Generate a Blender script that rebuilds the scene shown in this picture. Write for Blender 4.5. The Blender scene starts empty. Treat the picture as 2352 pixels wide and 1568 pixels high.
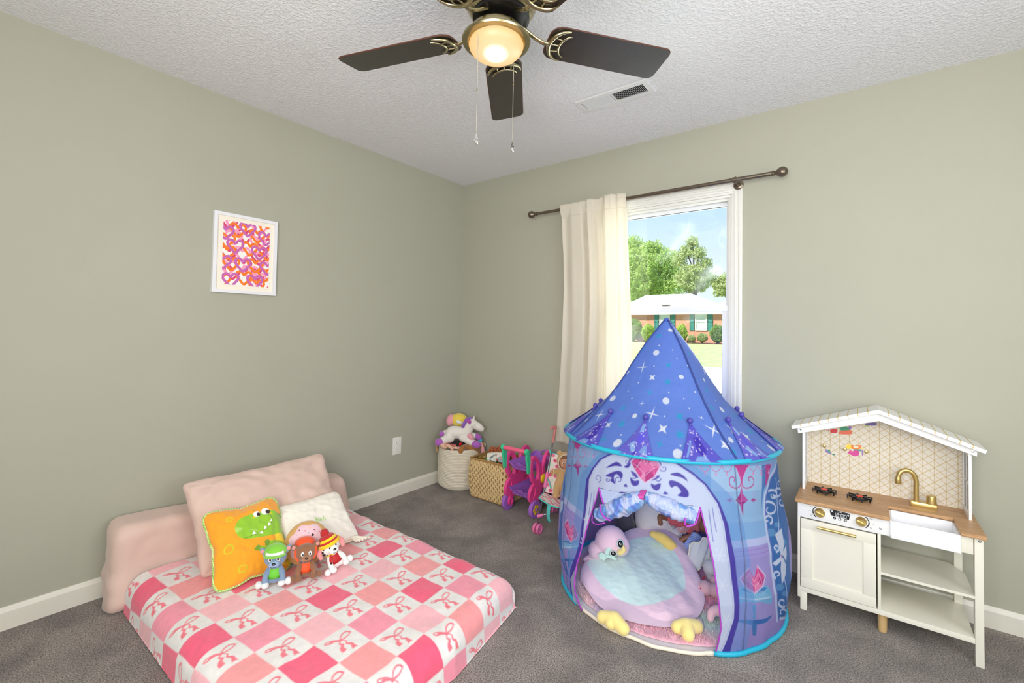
import bpy, bmesh, math, random
import numpy as np
from mathutils import Vector, Matrix, Euler, Quaternion, noise as mnoise
PI = math.pi
rnd = random.Random(7)
S = bpy.context.scene
COL = S.collection
R_ = math.radians

# ------------------------------------------------------------------ camera
CP = np.array([2.69673875, -2.80091708, 1.21660366])
YAW, PITCH, ROLL = .655627283, .0266160712, -.0175325831
FPX, PPX, PPY = 1049.34290, 1176.0, 730.562788
def _rot(a, b, c):
    ca, sa, cb, sb, cc, sc = math.cos(a), math.sin(a), math.cos(b), math.sin(b), math.cos(c), math.sin(c)
    return np.array([[ca, -sa, 0], [sa, ca, 0], [0, 0, 1]]) @ np.array([[1, 0, 0], [0, cb, -sb], [0, sb, cb]]) @ np.array([[cc, 0, sc], [0, 1, 0], [-sc, 0, cc]])
RC = _rot(YAW, PITCH, ROLL)
def ray(u, v): return RC @ np.array([(u - PPX) / FPX, 1, -(v - PPY) / FPX])
def on(u, v, ax, val):
    """the point of the plane (axis ax = val) seen at photo pixel u, v: used to read sizes off the photograph"""
    d = ray(u, v); return Vector(CP + (val - CP[ax]) / d[ax] * d)
cam = bpy.data.cameras.new('camera'); camo = bpy.data.objects.new('camera', cam); COL.objects.link(camo)
cam.sensor_fit = 'HORIZONTAL'; cam.sensor_width = 36; cam.lens = 36 * FPX / 2352
cam.shift_x = 0; cam.shift_y = -(784 - PPY) / 2352
cam.clip_start = .05; cam.clip_end = 300
M = Matrix(RC.tolist()) @ Matrix(((1, 0, 0), (0, 0, -1), (0, 1, 0)))
camo.matrix_world = Matrix.Translation(Vector(CP)) @ M.to_4x4()
S.camera = camo

# ------------------------------------------------------------------ colour / materials
def lin(c): return tuple(((x / 255) / 12.92 if x / 255 <= .04045 else ((x / 255 + .055) / 1.055) ** 2.4) for x in c)
MATS = {}
def mat(name, rgb=(200, 200, 200), rough=.6, metal=0, bump=0, bscale=60, vary=0, vscale=8, spec=.5, vcol=False, sheen=0,
        trans=0, bdetail=4, alpha=1, aniso=(1, 1, 1), bdist=.01, coat=0, emit=None, estr=0, backface=None):
    """procedural material: base colour with noise variation, noise bump, optional printed colour attribute"""
    if name in MATS: return MATS[name]
    m = bpy.data.materials.new(name); m.use_nodes = True; nt = m.node_tree; N = nt.nodes; L = nt.links
    b = N['Principled BSDF']; out = N['Material Output']
    b.inputs['Roughness'].default_value = rough; b.inputs['Metallic'].default_value = metal
    b.inputs['Specular IOR Level'].default_value = spec
    if sheen: b.inputs['Sheen Weight'].default_value = sheen; b.inputs['Sheen Roughness'].default_value = .5
    if coat: b.inputs['Coat Weight'].default_value = coat
    tc = N.new('ShaderNodeTexCoord'); mp = N.new('ShaderNodeMapping'); mp.inputs['Scale'].default_value = aniso
    L.new(tc.outputs['Object'], mp.inputs['Vector'])
    if vcol:
        a = N.new('ShaderNodeAttribute'); a.attribute_name = 'Col'; src = a.outputs['Color']
    else:
        a = N.new('ShaderNodeRGB'); a.outputs[0].default_value = (*lin(rgb), 1); src = a.outputs[0]
    if vary:
        n = N.new('ShaderNodeTexNoise'); n.inputs['Scale'].default_value = vscale; n.inputs['Detail'].default_value = 5
        L.new(mp.outputs[0], n.inputs['Vector'])
        mr = N.new('ShaderNodeMapRange'); mr.inputs[1].default_value = .3; mr.inputs[2].default_value = .7
        mr.inputs[3].default_value = 1 - vary; mr.inputs[4].default_value = 1 + vary
        L.new(n.outputs['Fac'], mr.inputs[0])
        mx = N.new('ShaderNodeVectorMath'); mx.operation = 'SCALE'
        L.new(src, mx.inputs[0]); L.new(mr.outputs[0], mx.inputs['Scale']); src = mx.outputs[0]
    L.new(src, b.inputs['Base Color'])
    if bump:
        n = N.new('ShaderNodeTexNoise'); n.inputs['Scale'].default_value = bscale; n.inputs['Detail'].default_value = bdetail
        L.new(mp.outputs[0], n.inputs['Vector'])
        bp = N.new('ShaderNodeBump'); bp.inputs['Strength'].default_value = bump; bp.inputs['Distance'].default_value = bdist
        L.new(n.outputs['Fac'], bp.inputs['Height']); L.new(bp.outputs[0], b.inputs['Normal'])
    if emit:
        b.inputs['Emission Color'].default_value = (*lin(emit), 1); b.inputs['Emission Strength'].default_value = estr
    sh = b.outputs[0]
    if backface:
        g = N.new('ShaderNodeNewGeometry'); d2 = N.new('ShaderNodeBsdfDiffuse'); d2.inputs[0].default_value = (*lin(backface), 1)
        mx3 = N.new('ShaderNodeMixShader'); L.new(g.outputs['Backfacing'], mx3.inputs[0]); L.new(sh, mx3.inputs[1]); L.new(d2.outputs[0], mx3.inputs[2]); sh = mx3.outputs[0]
    if trans:
        t = N.new('ShaderNodeBsdfTranslucent'); L.new(src, t.inputs['Color'])
        mx2 = N.new('ShaderNodeMixShader'); mx2.inputs[0].default_value = trans
        L.new(sh, mx2.inputs[1]); L.new(t.outputs[0], mx2.inputs[2]); sh = mx2.outputs[0]
    if alpha < 1:
        t = N.new('ShaderNodeBsdfTransparent'); mx2 = N.new('ShaderNodeMixShader'); mx2.inputs[0].default_value = alpha
        L.new(t.outputs[0], mx2.inputs[1]); L.new(sh, mx2.inputs[2]); sh = mx2.outputs[0]
    L.new(sh, out.inputs['Surface'])
    MATS[name] = m; return m

# ------------------------------------------------------------------ mesh builder
def frame_of(d):
    d = Vector(d).normalized(); up = Vector((0, 0, 1)) if abs(d.z) < .95 else Vector((1, 0, 0))
    x = d.cross(up).normalized(); y = x.cross(d).normalized(); return x, y, d
def bez(pts, n=8):
    """Catmull-Rom through pts"""
    P = [Vector(p) for p in pts]; out = []
    for i in range(len(P) - 1):
        p0, p1, p2, p3 = P[max(i - 1, 0)], P[i], P[i + 1], P[min(i + 2, len(P) - 1)]
        for k in range(n):
            t = k / n
            out.append(.5 * ((2 * p1) + (p2 - p0) * t + (2 * p0 - 5 * p1 + 4 * p2 - p3) * t * t + (3 * p1 - p0 - 3 * p2 + p3) * t ** 3))
    out.append(P[-1]); return out
class MB:
    def __init__(s): s.v = []; s.f = []; s.T = Matrix.Identity(4)
    def add(s, vs, fs):
        o = len(s.v); s.v += [tuple(s.T @ Vector(v)) for v in vs]; s.f += [tuple(i + o for i in f) for f in fs]; return s
    def box(s, c, d, rot=None, bev=0):
        """box of centre c, size d; bev chamfers every edge"""
        hx, hy, hz = d[0] / 2, d[1] / 2, d[2] / 2; b = min(bev, hx * .9, hy * .9, hz * .9)
        bm = bmesh.new(); bmesh.ops.create_cube(bm, size=1)
        for v in bm.verts: v.co = Vector((v.co.x * d[0], v.co.y * d[1], v.co.z * d[2]))
        if b > 0: bmesh.ops.bevel(bm, geom=bm.edges[:], offset=b, segments=2, affect='EDGES', profile=.6)
        Rm = (Euler(rot).to_matrix() if rot else Matrix.Identity(3))
        vs = [Rm @ v.co + Vector(c) for v in bm.verts]; bm.verts.index_update()
        fs = [[v.index for v in f.verts] for f in bm.faces]; bm.free(); return s.add(vs, fs)
    def bx(s, x0, x1, y0, y1, z0, z1, bev=0):
        return s.box(((x0 + x1) / 2, (y0 + y1) / 2, (z0 + z1) / 2), (abs(x1 - x0), abs(y1 - y0), abs(z1 - z0)), bev=bev)
    def tube(s, pts, r, n=10, closed=False, caps=True, flat=1):
        """round bar along pts; r a number or a list; flat squeezes its second axis"""
        P = [Vector(p) for p in pts]; m = len(P); rs = r if isinstance(r, (list, tuple)) else [r] * m
        vs = []; fs = []; px = None
        for i in range(m):
            if closed: d = P[(i + 1) % m] - P[i - 1]
            else: d = P[min(i + 1, m - 1)] - P[max(i - 1, 0)]
            if d.length < 1e-9: d = Vector((0, 0, 1))
            d.normalize()
            if px is None: x, y, _ = frame_of(d)
            else:
                x = (px - d * px.dot(d))
                x = x.normalized() if x.length > 1e-6 else frame_of(d)[0]
                y = x.cross(d).normalized()
            px = x
            for k in range(n):
                a = 2 * PI * k / n; vs.append(P[i] + x * (rs[i] * math.cos(a)) + y * (rs[i] * flat * math.sin(a)))
        for i in range(m if closed else m - 1):
            j = (i + 1) % m
            for k in range(n):
                k2 = (k + 1) % n; fs.append((i * n + k, i * n + k2, j * n + k2, j * n + k))
        if caps and not closed: fs.append(tuple(range(n - 1, -1, -1))); fs.append(tuple((m - 1) * n + k for k in range(n)))
        return s.add(vs, fs)
    def lathe(s, prof, c=(0, 0, 0), n=32, ax=(0, 0, 1), arc=None):
        """turn profile [(r, h)] about an axis"""
        x, y, d = frame_of(ax); c = Vector(c); vs = []; fs = []; m = len(prof)
        if tuple(ax) == (0, 0, 1): x, y = Vector((1, 0, 0)), Vector((0, 1, 0))
        for r, h in prof:
            for k in range(n):
                a = 2 * PI * k / n; vs.append(c + d * h + x * (max(r, 1e-5) * math.cos(a)) + y * (max(r, 1e-5) * math.sin(a)))
        for i in range(m - 1):
            for k in range(n):
                k2 = (k + 1) % n; fs.append((i * n + k, i * n + k2, (i + 1) * n + k2, (i + 1) * n + k))
        if prof[0][0] > 1e-4: fs.append(tuple(range(n - 1, -1, -1)))
        if prof[-1][0] > 1e-4: fs.append(tuple((m - 1) * n + k for k in range(n)))
        return s.add(vs, fs)
    def ell(s, c, r, rot=None, nu=20, nv=12):
        if not isinstance(r, (tuple, list)): r = (r, r, r)
        Rm = (rot if isinstance(rot, Matrix) else Euler(rot).to_matrix()) if rot is not None else Matrix.Identity(3)
        vs = []; fs = []; c = Vector(c)
        for i in range(nv + 1):
            t = PI * i / nv
            for k in range(nu):
                a = 2 * PI * k / nu
                vs.append(Rm @ Vector((r[0] * math.sin(t) * math.cos(a), r[1] * math.sin(t) * math.sin(a), r[2] * math.cos(t))) + c)
        for i in range(nv):
            for k in range(nu):
                k2 = (k + 1) % nu; fs.append((i * nu + k, (i + 1) * nu + k, (i + 1) * nu + k2, i * nu + k2))
        return s.add(vs, fs)
    def limb(s, pts, rs, n=14, sub=5):
        """tapered round limb with rounded ends through pts"""
        P = bez(pts, sub); m = len(P); rr = []
        for i in range(m):
            t = i / sub; k = min(int(t), len(rs) - 2); f = t - k; f = f * f * (3 - 2 * f); rr.append(rs[k] * (1 - f) + rs[k + 1] * f)
        d0 = (P[0] - P[1]).normalized(); d1 = (P[-1] - P[-2]).normalized(); A = []; ra = []
        for q in (1, .9, .7, .4): A.append(P[0] + d0 * rr[0] * q); ra.append(rr[0] * math.sqrt(max(1 - q * q, .001)))
        A += P; ra += rr
        for q in (.4, .7, .9, 1): A.append(P[-1] + d1 * rr[-1] * q); ra.append(rr[-1] * math.sqrt(max(1 - q * q, .001)))
        return s.tube(A, ra, n)
    def prism(s, pts, h, org=(0, 0, 0), ux=(1, 0, 0), uy=(0, 0, 1), mid=True):
        """2-D outline pts extruded by h along ux x uy"""
        ux, uy, o = Vector(ux), Vector(uy), Vector(org); nz = ux.cross(uy).normalized(); n = len(pts)
        a = sum(pts[i][0] * pts[(i + 1) % n][1] - pts[(i + 1) % n][0] * pts[i][1] for i in range(n))
        if a < 0: pts = pts[::-1]
        z0 = -h / 2 if mid else 0
        vs = [o + ux * p[0] + uy * p[1] + nz * z0 for p in pts] + [o + ux * p[0] + uy * p[1] + nz * (z0 + h) for p in pts]
        bm = bmesh.new(); bv = [bm.verts.new(v) for v in vs]
        f0 = bm.faces.new(bv[:n][::-1]); f1 = bm.faces.new(bv[n:])
        for i in range(n): bm.faces.new((bv[i], bv[(i + 1) % n], bv[n + (i + 1) % n], bv[n + i]))
        bmesh.ops.triangulate(bm, faces=[f0, f1]); bm.verts.index_update()
        fs = [[v.index for v in f.verts] for f in bm.faces]; bm.free(); return s.add(vs, fs)
    def ring(s, outer, inner, h, org=(0, 0, 0), ux=(1, 0, 0), uy=(0, 0, 1)):
        """flat loop between two outlines with the same number of points, extruded by h"""
        ux, uy, o = Vector(ux), Vector(uy), Vector(org); nz = ux.cross(uy).normalized(); n = len(outer)
        vs = []
        for z in (-h / 2, h / 2):
            for loop in (outer, inner): vs += [o + ux * p[0] + uy * p[1] + nz * z for p in loop]
        fs = []
        for i in range(n):
            j = (i + 1) % n
            fs += [(i, n + i, n + j, j), (2 * n + i, 2 * n + j, 3 * n + j, 3 * n + i), (i, j, 2 * n + j, 2 * n + i), (n + i, 3 * n + i, 3 * n + j, n + j)]
        return s.add(vs, fs)
    def frame(s, x0, x1, z0, z1, w, y0, y1, bev=.002):
        """rectangular frame in the XZ plane, four bars of width w"""
        s.bx(x0, x1, y0, y1, z1 - w, z1, bev); s.bx(x0, x1, y0, y1, z0, z0 + w, bev)
        s.bx(x0, x0 + w, y0, y1, z0 + w, z1 - w, bev); s.bx(x1 - w, x1, y0, y1, z0 + w, z1 - w, bev); return s
    def grid(s, nu, nv, fn, keep=None):
        vs = [fn(i / nu, j / nv) for j in range(nv + 1) for i in range(nu + 1)]
        fs = [(j * (nu + 1) + i, j * (nu + 1) + i + 1, (j + 1) * (nu + 1) + i + 1, (j + 1) * (nu + 1) + i)
              for j in range(nv) for i in range(nu) if keep is None or keep((i + .5) / nu, (j + .5) / nv)]
        return s.add(vs, fs)
def build(name, mb, m, parent=None, smooth=True, loc=None, rot=None, world=False, mods=None, label=None, angle=None, col=None):
    """link the builder's geometry as ONE mesh object; world=True: coordinates are the room's, parent sits unrotated"""
    me = bpy.data.meshes.new(name); vs = mb.v
    off = Vector((0, 0, 0))
    if world and parent is not None: off = world_loc(parent)
    elif world and loc is not None: off = Vector(loc)
    if off.length: vs = [(a - off.x, b - off.y, c - off.z) for a, b, c in vs]
    me.from_pydata(vs, [], mb.f); me.materials.append(m)
    o = bpy.data.objects.new(name, me); COL.objects.link(o)
    if parent is not None: o.parent = parent
    if loc is not None: o.location = loc
    if rot is not None: o.rotation_euler = rot
    if smooth:
        me.polygons.foreach_set('use_smooth', [True] * len(me.polygons))
        if angle is not None: me.set_sharp_from_angle(angle=R_(angle))
    if col is not None:
        a = me.color_attributes.new('Col', 'FLOAT_COLOR', 'POINT')
        c4 = np.ones((len(vs), 4), np.float32); c4[:, :3] = col; a.data.foreach_set('color', c4.ravel())
    for kw in (mods or []):
        kw = dict(kw); md = o.modifiers.new(kw['type'].lower(), kw.pop('type'))
        for k, v in kw.items(): setattr(md, k, v)
    if label: o['label'] = label
    return o
def world_loc(o):
    v = Vector(o.location); p = o.parent
    while p is not None: v = v + Vector(p.location); p = p.parent
    return v
def thing(name, label, cat, loc=(0, 0, 0), rot=None, group=None):
    o = bpy.data.objects.new(name, None); COL.objects.link(o); o.location = loc; o.empty_display_size = .05
    if rot is not None: o.rotation_euler = rot
    return tag(o, label, cat, group)
def tag(o, label, cat, group=None, kind=None):
    o['label'] = label; o['category'] = cat
    if group: o['group'] = group
    if kind: o['kind'] = kind
    return o
def struct(o, label=None):
    o['kind'] = 'structure'
    if label: o['label'] = label
    return o
def dup(root, loc=None, rot=None, label=None, parent=None):
    r = root.copy(); COL.objects.link(r)
    if loc is not None: r.location = loc
    if rot is not None: r.rotation_euler = rot
    if label: r['label'] = label
    if parent is not None: r.parent = parent
    for ch in list(root.children): dup(ch, parent=r)
    return r
BLOB = lambda v=.004, it=6: [dict(type='REMESH', mode='VOXEL', voxel_size=v, use_smooth_shade=True), dict(type='SMOOTH', factor=.5, iterations=it)]

# ------------------------------------------------------------------ printing on fine meshes (numpy)
class Paint:
    """prints flat shapes into the colour of mesh points with surface coordinates U, V"""
    def __init__(s, U, V, base, aa=.001):
        s.U = np.asarray(U, float); s.V = np.asarray(V, float); s.aa = aa
        s.C = np.zeros((len(s.U), 3)); s.C[:] = lin(base)
    def _sel(s, x0, x1, y0, y1):
        a = s.aa * 2; return np.nonzero((s.U > x0 - a) & (s.U < x1 + a) & (s.V > y0 - a) & (s.V < y1 + a))[0]
    def _mix(s, ix, d, col, op=1):
        a = np.clip(.5 - d / s.aa, 0, 1)[:, None] * op; s.C[ix] = s.C[ix] * (1 - a) + np.array(lin(col)) * a
    def _segd(s, u, v, a, b):
        dx, dy = b[0] - a[0], b[1] - a[1]; l = dx * dx + dy * dy + 1e-18
        t = np.clip(((u - a[0]) * dx + (v - a[1]) * dy) / l, 0, 1); return np.hypot(u - a[0] - t * dx, v - a[1] - t * dy)
    def poly(s, pts, col, op=1):
        P = np.array(pts); ix = s._sel(P[:, 0].min(), P[:, 0].max(), P[:, 1].min(), P[:, 1].max())
        if not len(ix): return
        u, v = s.U[ix], s.V[ix]; d = np.full(len(ix), 1e9); ins = np.zeros(len(ix), bool); n = len(P)
        for i in range(n):
            a, b = P[i], P[(i + 1) % n]; d = np.minimum(d, s._segd(u, v, a, b))
            c = ((a[1] > v) != (b[1] > v)); xi = (b[0] - a[0]) * (v - a[1]) / ((b[1] - a[1]) or 1e-18) + a[0]; ins ^= c & (u < xi)
        s._mix(ix, np.where(ins, -d, d), col, op)
    def line(s, pts, w, col, op=1, closed=False):
        P = np.array(pts); m = (max(w) if isinstance(w, (list, tuple)) else w)
        ix = s._sel(P[:, 0].min() - m, P[:, 0].max() + m, P[:, 1].min() - m, P[:, 1].max() + m)
        if not len(ix): return
        u, v = s.U[ix], s.V[ix]; d = np.full(len(ix), 1e9); n = len(P)
        for i in range(n if closed else n - 1):
            wi = (w[i] if isinstance(w, (list, tuple)) else w); d = np.minimum(d, s._segd(u, v, P[i], P[(i + 1) % n]) - wi / 2)
        s._mix(ix, d, col, op)
    def ell(s, cx, cy, rx, ry, col, rot=0, op=1, ringw=0):
        m = max(rx, ry) + ringw; ix = s._sel(cx - m, cx + m, cy - m, cy + m)
        if not len(ix): return
        u, v = s.U[ix] - cx, s.V[ix] - cy; c, q = math.cos(rot), math.sin(rot); x = (u * c + v * q) / rx; y = (-u * q + v * c) / ry
        d = (np.hypot(x, y) - 1) * min(rx, ry)
        if ringw: d = np.abs(d) - ringw / 2
        s._mix(ix, d, col, op)
    def star(s, cx, cy, r, col, n=4, inner=.25, rot=0, ax=1, op=1):
        p = []
        for k in range(2 * n):
            a = rot + PI * k / n; q = r if k % 2 == 0 else r * inner; p.append((cx + q * math.sin(a) * ax, cy + q * math.cos(a)))
        s.poly(p, col, op)
def cr2(pts, n=6, closed=False):
    """smooth 2-D curve through pts"""
    P = list(pts); P = [P[-1]] + P + [P[0], P[1]] if closed else [P[0]] + P + [P[-1]]; out = []
    for i in range(1, len(P) - 2):
        for k in range(n):
            t = k / n; q = []
            for c in (0, 1):
                p0, p1, p2, p3 = P[i - 1][c], P[i][c], P[i + 1][c], P[i + 2][c]
                q.append(.5 * (2 * p1 + (p2 - p0) * t + (2 * p0 - 5 * p1 + 4 * p2 - p3) * t * t + (3 * p1 - p0 - 3 * p2 + p3) * t ** 3))
            out.append(tuple(q))
    if not closed: out.append(tuple(pts[-1]))
    return out
def nz(x, y=0, z=0): return mnoise.noise(Vector((x, y, z)))
# ------------------------------------------------------------------ the room
H = 2.44; XR = 3.95; YF = -3.75; TH = .14
m_wall = mat('sage wall paint', (175, 174, 157), rough=.62, bump=.06, bscale=90, bdist=.004, vary=.012, vscale=3)
m_white = mat('white trim paint', (232, 231, 224), rough=.38, bump=.03, bscale=40, bdist=.002)
m_base = mat('baseboard paint', (226, 222, 208), rough=.4, vary=.02, vscale=6)
def ceiling_mat():
    m = mat('knockdown ceiling', (238, 238, 241), rough=.85, vary=.012, vscale=120)
    nt = m.node_tree; N = nt.nodes; L = nt.links; b = N['Principled BSDF']
    tc = N.new('ShaderNodeTexCoord'); n1 = N.new('ShaderNodeTexNoise'); n1.inputs['Scale'].default_value = 75; n1.inputs['Detail'].default_value = 3; n1.inputs['Distortion'].default_value = .6
    L.new(tc.outputs['Object'], n1.inputs['Vector'])
    cr = N.new('ShaderNodeValToRGB'); cr.color_ramp.elements[0].position = .42; cr.color_ramp.elements[1].position = .64
    L.new(n1.outputs['Fac'], cr.inputs[0])
    bp = N.new('ShaderNodeBump'); bp.inputs['Strength'].default_value = .38; bp.inputs['Distance'].default_value = .006
    L.new(cr.outputs[0], bp.inputs['Height']); L.new(bp.outputs[0], b.inputs['Normal']); return m
def carpet_mat():
    m = mat('grey cut-pile carpet', (120, 112, 106), rough=1, spec=.1, sheen=.25)
    nt = m.node_tree; N = nt.nodes; L = nt.links; b = N['Principled BSDF']
    tc = N.new('ShaderNodeTexCoord'); o = tc.outputs['Object']
    def noi(sc, det, dist=0):
        n = N.new('ShaderNodeTexNoise'); n.inputs['Scale'].default_value = sc; n.inputs['Detail'].default_value = det; n.inputs['Distortion'].default_value = dist
        L.new(o, n.inputs['Vector']); return n.outputs['Fac']
    def ramp(f, p0, c0, p1, c1):
        r = N.new('ShaderNodeValToRGB'); e = r.color_ramp.elements; e[0].position = p0; e[0].color = (*lin(c0), 1); e[1].position = p1; e[1].color = (*lin(c1), 1); L.new(f, r.inputs[0]); return r.outputs[0]
    big = ramp(noi(5, 6, .5), .36, (158, 149, 143), .62, (194, 184, 175))
    fine = ramp(noi(210, 5), .36, (104, 98, 95), .64, (255, 252, 248))
    mx = N.new('ShaderNodeMix'); mx.data_type = 'RGBA'; mx.blend_type = 'MULTIPLY'; mx.inputs[0].default_value = .9
    L.new(big, mx.inputs[6]); L.new(fine, mx.inputs[7]); L.new(mx.outputs[2], b.inputs['Base Color'])
    n3 = noi(260, 5); n4 = noi(24, 3); ad = N.new('ShaderNodeMath'); ad.operation = 'MULTIPLY_ADD'; L.new(n4, ad.inputs[0]); ad.inputs[1].default_value = .8; L.new(n3, ad.inputs[2])
    bp = N.new('ShaderNodeBump'); bp.inputs['Strength'].default_value = .9; bp.inputs['Distance'].default_value = .008
    L.new(ad.outputs[0], bp.inputs['Height']); L.new(bp.outputs[0], b.inputs['Normal']); return m
m_ceil = ceiling_mat(); m_carpet = carpet_mat()
struct(build('floor', MB().bx(-TH, XR + TH, YF - TH, TH, -.12, 0), m_carpet, smooth=False))
struct(build('ceiling', MB().bx(-TH, XR + TH, YF - TH, TH, H, H + .12), m_ceil, smooth=False))
struct(build('wall_left', MB().bx(-TH, 0, YF - TH, TH, 0, H), m_wall, smooth=False))
# window opening in the back wall; added windows in two unseen walls, for fill light
WX0, WX1, WZ0, WZ1 = 1.318, 2.107, .66, 2.012
def wall_with_hole(name, ax, lo, hi, t0, t1, h0, h1, z0, z1):
    mb = MB()
    def q(a0, a1, c0, c1):
        if ax == 'x': mb.bx(a0, a1, t0, t1, c0, c1)
        else: mb.bx(t0, t1, a0, a1, c0, c1)
    q(lo, h0, 0, H); q(h1, hi, 0, H); q(h0, h1, 0, z0); q(h0, h1, z1, H)
    struct(build(name, mb, m_wall, smooth=False))
wall_with_hole('wall_back', 'x', 0, XR + TH, 0, TH, WX0, WX1, WZ0, WZ1)
wall_with_hole('wall_right', 'y', YF, 0, XR, XR + TH, -2.75, -1.15, .7, 2.05)
wall_with_hole('wall_front', 'x', 0, XR + TH, YF - TH, YF, 1.9, 3.7, .7, 2.1)
# baseboards with an eased top edge
BBP = [(0, 0), (.012, 0), (.012, .07), (.0105, .074), (.006, .084), (.004, .089), (0, .089)]
struct(build('baseboard_left', MB().prism(BBP, -YF - .0, org=(0, YF / 2, 0), ux=(1, 0, 0), uy=(0, 0, 1)), m_base, smooth=False))
struct(build('baseboard_back', MB().prism(BBP, XR, org=(XR / 2, 0, 0), ux=(0, -1, 0), uy=(0, 0, 1)), m_base, smooth=False))

# ---- window
m_vinyl = mat('white window vinyl', (236, 238, 240), rough=.3)
m_glass = None
def glass_mat(name, tint=(.97, .985, .98), milk=.0):
    m = bpy.data.materials.new(name); m.use_nodes = True; nt = m.node_tree; N = nt.nodes; L = nt.links
    out = N['Material Output']; N.remove(N['Principled BSDF'])
    t = N.new('ShaderNodeBsdfTransparent'); t.inputs[0].default_value = (*tint, 1)
    g = N.new('ShaderNodeBsdfGlossy'); g.inputs['Roughness'].default_value = .02
    fr = N.new('ShaderNodeFresnel'); fr.inputs[0].default_value = 1.45
    mx = N.new('ShaderNodeMixShader'); L.new(fr.outputs[0], mx.inputs[0]); L.new(t.outputs[0], mx.inputs[1]); L.new(g.outputs[0], mx.inputs[2]); sh = mx.outputs[0]
    if milk:   # milky haze of a reflection, painted into the pane in patches
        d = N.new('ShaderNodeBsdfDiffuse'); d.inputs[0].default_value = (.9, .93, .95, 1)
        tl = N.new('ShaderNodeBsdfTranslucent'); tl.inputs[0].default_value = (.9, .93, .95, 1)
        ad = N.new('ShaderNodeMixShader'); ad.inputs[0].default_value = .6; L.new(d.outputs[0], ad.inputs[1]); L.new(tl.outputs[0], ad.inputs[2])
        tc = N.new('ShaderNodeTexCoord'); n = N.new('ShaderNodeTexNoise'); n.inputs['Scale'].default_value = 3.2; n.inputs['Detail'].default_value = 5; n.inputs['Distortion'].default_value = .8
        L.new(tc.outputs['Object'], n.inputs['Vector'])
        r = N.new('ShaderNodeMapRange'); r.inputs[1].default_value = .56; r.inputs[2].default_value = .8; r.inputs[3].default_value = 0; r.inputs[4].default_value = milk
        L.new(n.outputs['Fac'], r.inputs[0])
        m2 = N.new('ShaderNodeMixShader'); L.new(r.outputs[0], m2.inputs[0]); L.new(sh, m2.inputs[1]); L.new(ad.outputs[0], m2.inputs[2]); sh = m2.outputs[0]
    L.new(sh, out.inputs['Surface']); return m
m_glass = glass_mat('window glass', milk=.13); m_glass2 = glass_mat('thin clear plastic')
win = bpy.data.objects.new('window_1', None); COL.objects.link(win); win.location = ((WX0 + WX1) / 2, 0, WZ0); struct(win, 'white double-hung window behind the castle tent')
# moulded casing: stepped bars
cs = MB(); cw = .058
for (a, b, d) in ((0, .012, .012), (.012, .04, .018), (.04, .058, .024)):   # from the opening outwards
    x0, x1, z0, z1 = WX0 - b, WX1 + b, WZ0 - b, WZ1 + b; w = b - a
    cs.bx(x1 - w, x1, -d, 0, z0 + w, z1 - w, .001); cs.bx(x0, x0 + w, -d, 0, z0 + w, z1 - w, .001)
    cs.bx(x0, x1, -d, 0, z1 - w, z1, .0015); cs.bx(x0, x1, -d, 0, z0, z0 + w, .0015)
for x in (WX1 + .022, WX1 + .034): cs.tube([(x, -.018, WZ0), (x, -.018, WZ1 + .02)], .004, 8)
cs.tube([(WX0 - .02, -.018, WZ1 + .026), (WX1 + .02, -.018, WZ1 + .026)], .004, 8)
build('casing', cs, m_white, win, world=True, angle=30)
jb = MB().frame(WX0, WX1, WZ0, WZ1, .014, .0, TH, .001); jb.frame(WX0 + .014, WX1 - .014, WZ0 + .014, WZ1 - .014, .012, .02, .03, .001)
build('jamb', jb, m_white, win, world=True, angle=30)
us = MB().frame(WX0 + .014, WX1 - .014, 1.335, WZ1 - .014, .03, .066, .098, .002); us.frame(WX0 + .03, WX1 - .03, 1.35, WZ1 - .03, .014, .07, .094, .002)
build('upper_sash', us, m_vinyl, win, world=True, angle=30)
ls = MB().frame(WX0 + .016, WX1 - .016, WZ0 + .014, 1.385, .038, .032, .064, .002); ls.frame(WX0 + .05, WX1 - .05, WZ0 + .05, 1.352, .008, .038, .058, .002)
build('lower_sash', ls, m_vinyl, win, world=True, angle=30)
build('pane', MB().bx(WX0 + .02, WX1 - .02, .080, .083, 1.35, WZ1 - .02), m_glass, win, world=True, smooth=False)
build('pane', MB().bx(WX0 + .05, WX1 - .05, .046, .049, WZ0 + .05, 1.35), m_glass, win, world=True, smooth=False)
m_chrome = mat('satin nickel', (190, 188, 182), rough=.25, metal=1)
lk = on(1532, 702, 1, .045); lt = MB().box((lk.x, .045, 1.389), (.055, .022, .008), bev=.002); lt.box((lk.x + .012, .038, 1.396), (.03, .012, .008), rot=(0, 0, .3), bev=.002)
build('sash_lock', lt, m_chrome, win, world=True, angle=30)
for nm, ax, t0, t1, h0, h1, z0, z1 in (('added_window_right', 'y', XR, XR + TH, -2.75, -1.15, .7, 2.05), ('added_window_front', 'x', YF - TH, YF, 1.9, 3.7, .7, 2.1)):  # added windows, out of view, made up to carry the fill lamps
    mb = MB()
    for k in range(3):
        a = h0 + (h1 - h0) * k / 2
        (mb.bx(a - .025, a + .025, t0 + .05, t1 - .04, z0, z1) if ax == 'x' else mb.bx(t0 + .05, t1 - .04, a - .025, a + .025, z0, z1))
    for z in (z0, (z0 + z1) / 2, z1):
        (mb.bx(h0, h1, t0 + .05, t1 - .04, z - .02, z + .02) if ax == 'x' else mb.bx(t0 + .05, t1 - .04, h0, h1, z - .02, z + .02))
    struct(build(nm, mb, m_white, smooth=False))

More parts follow.
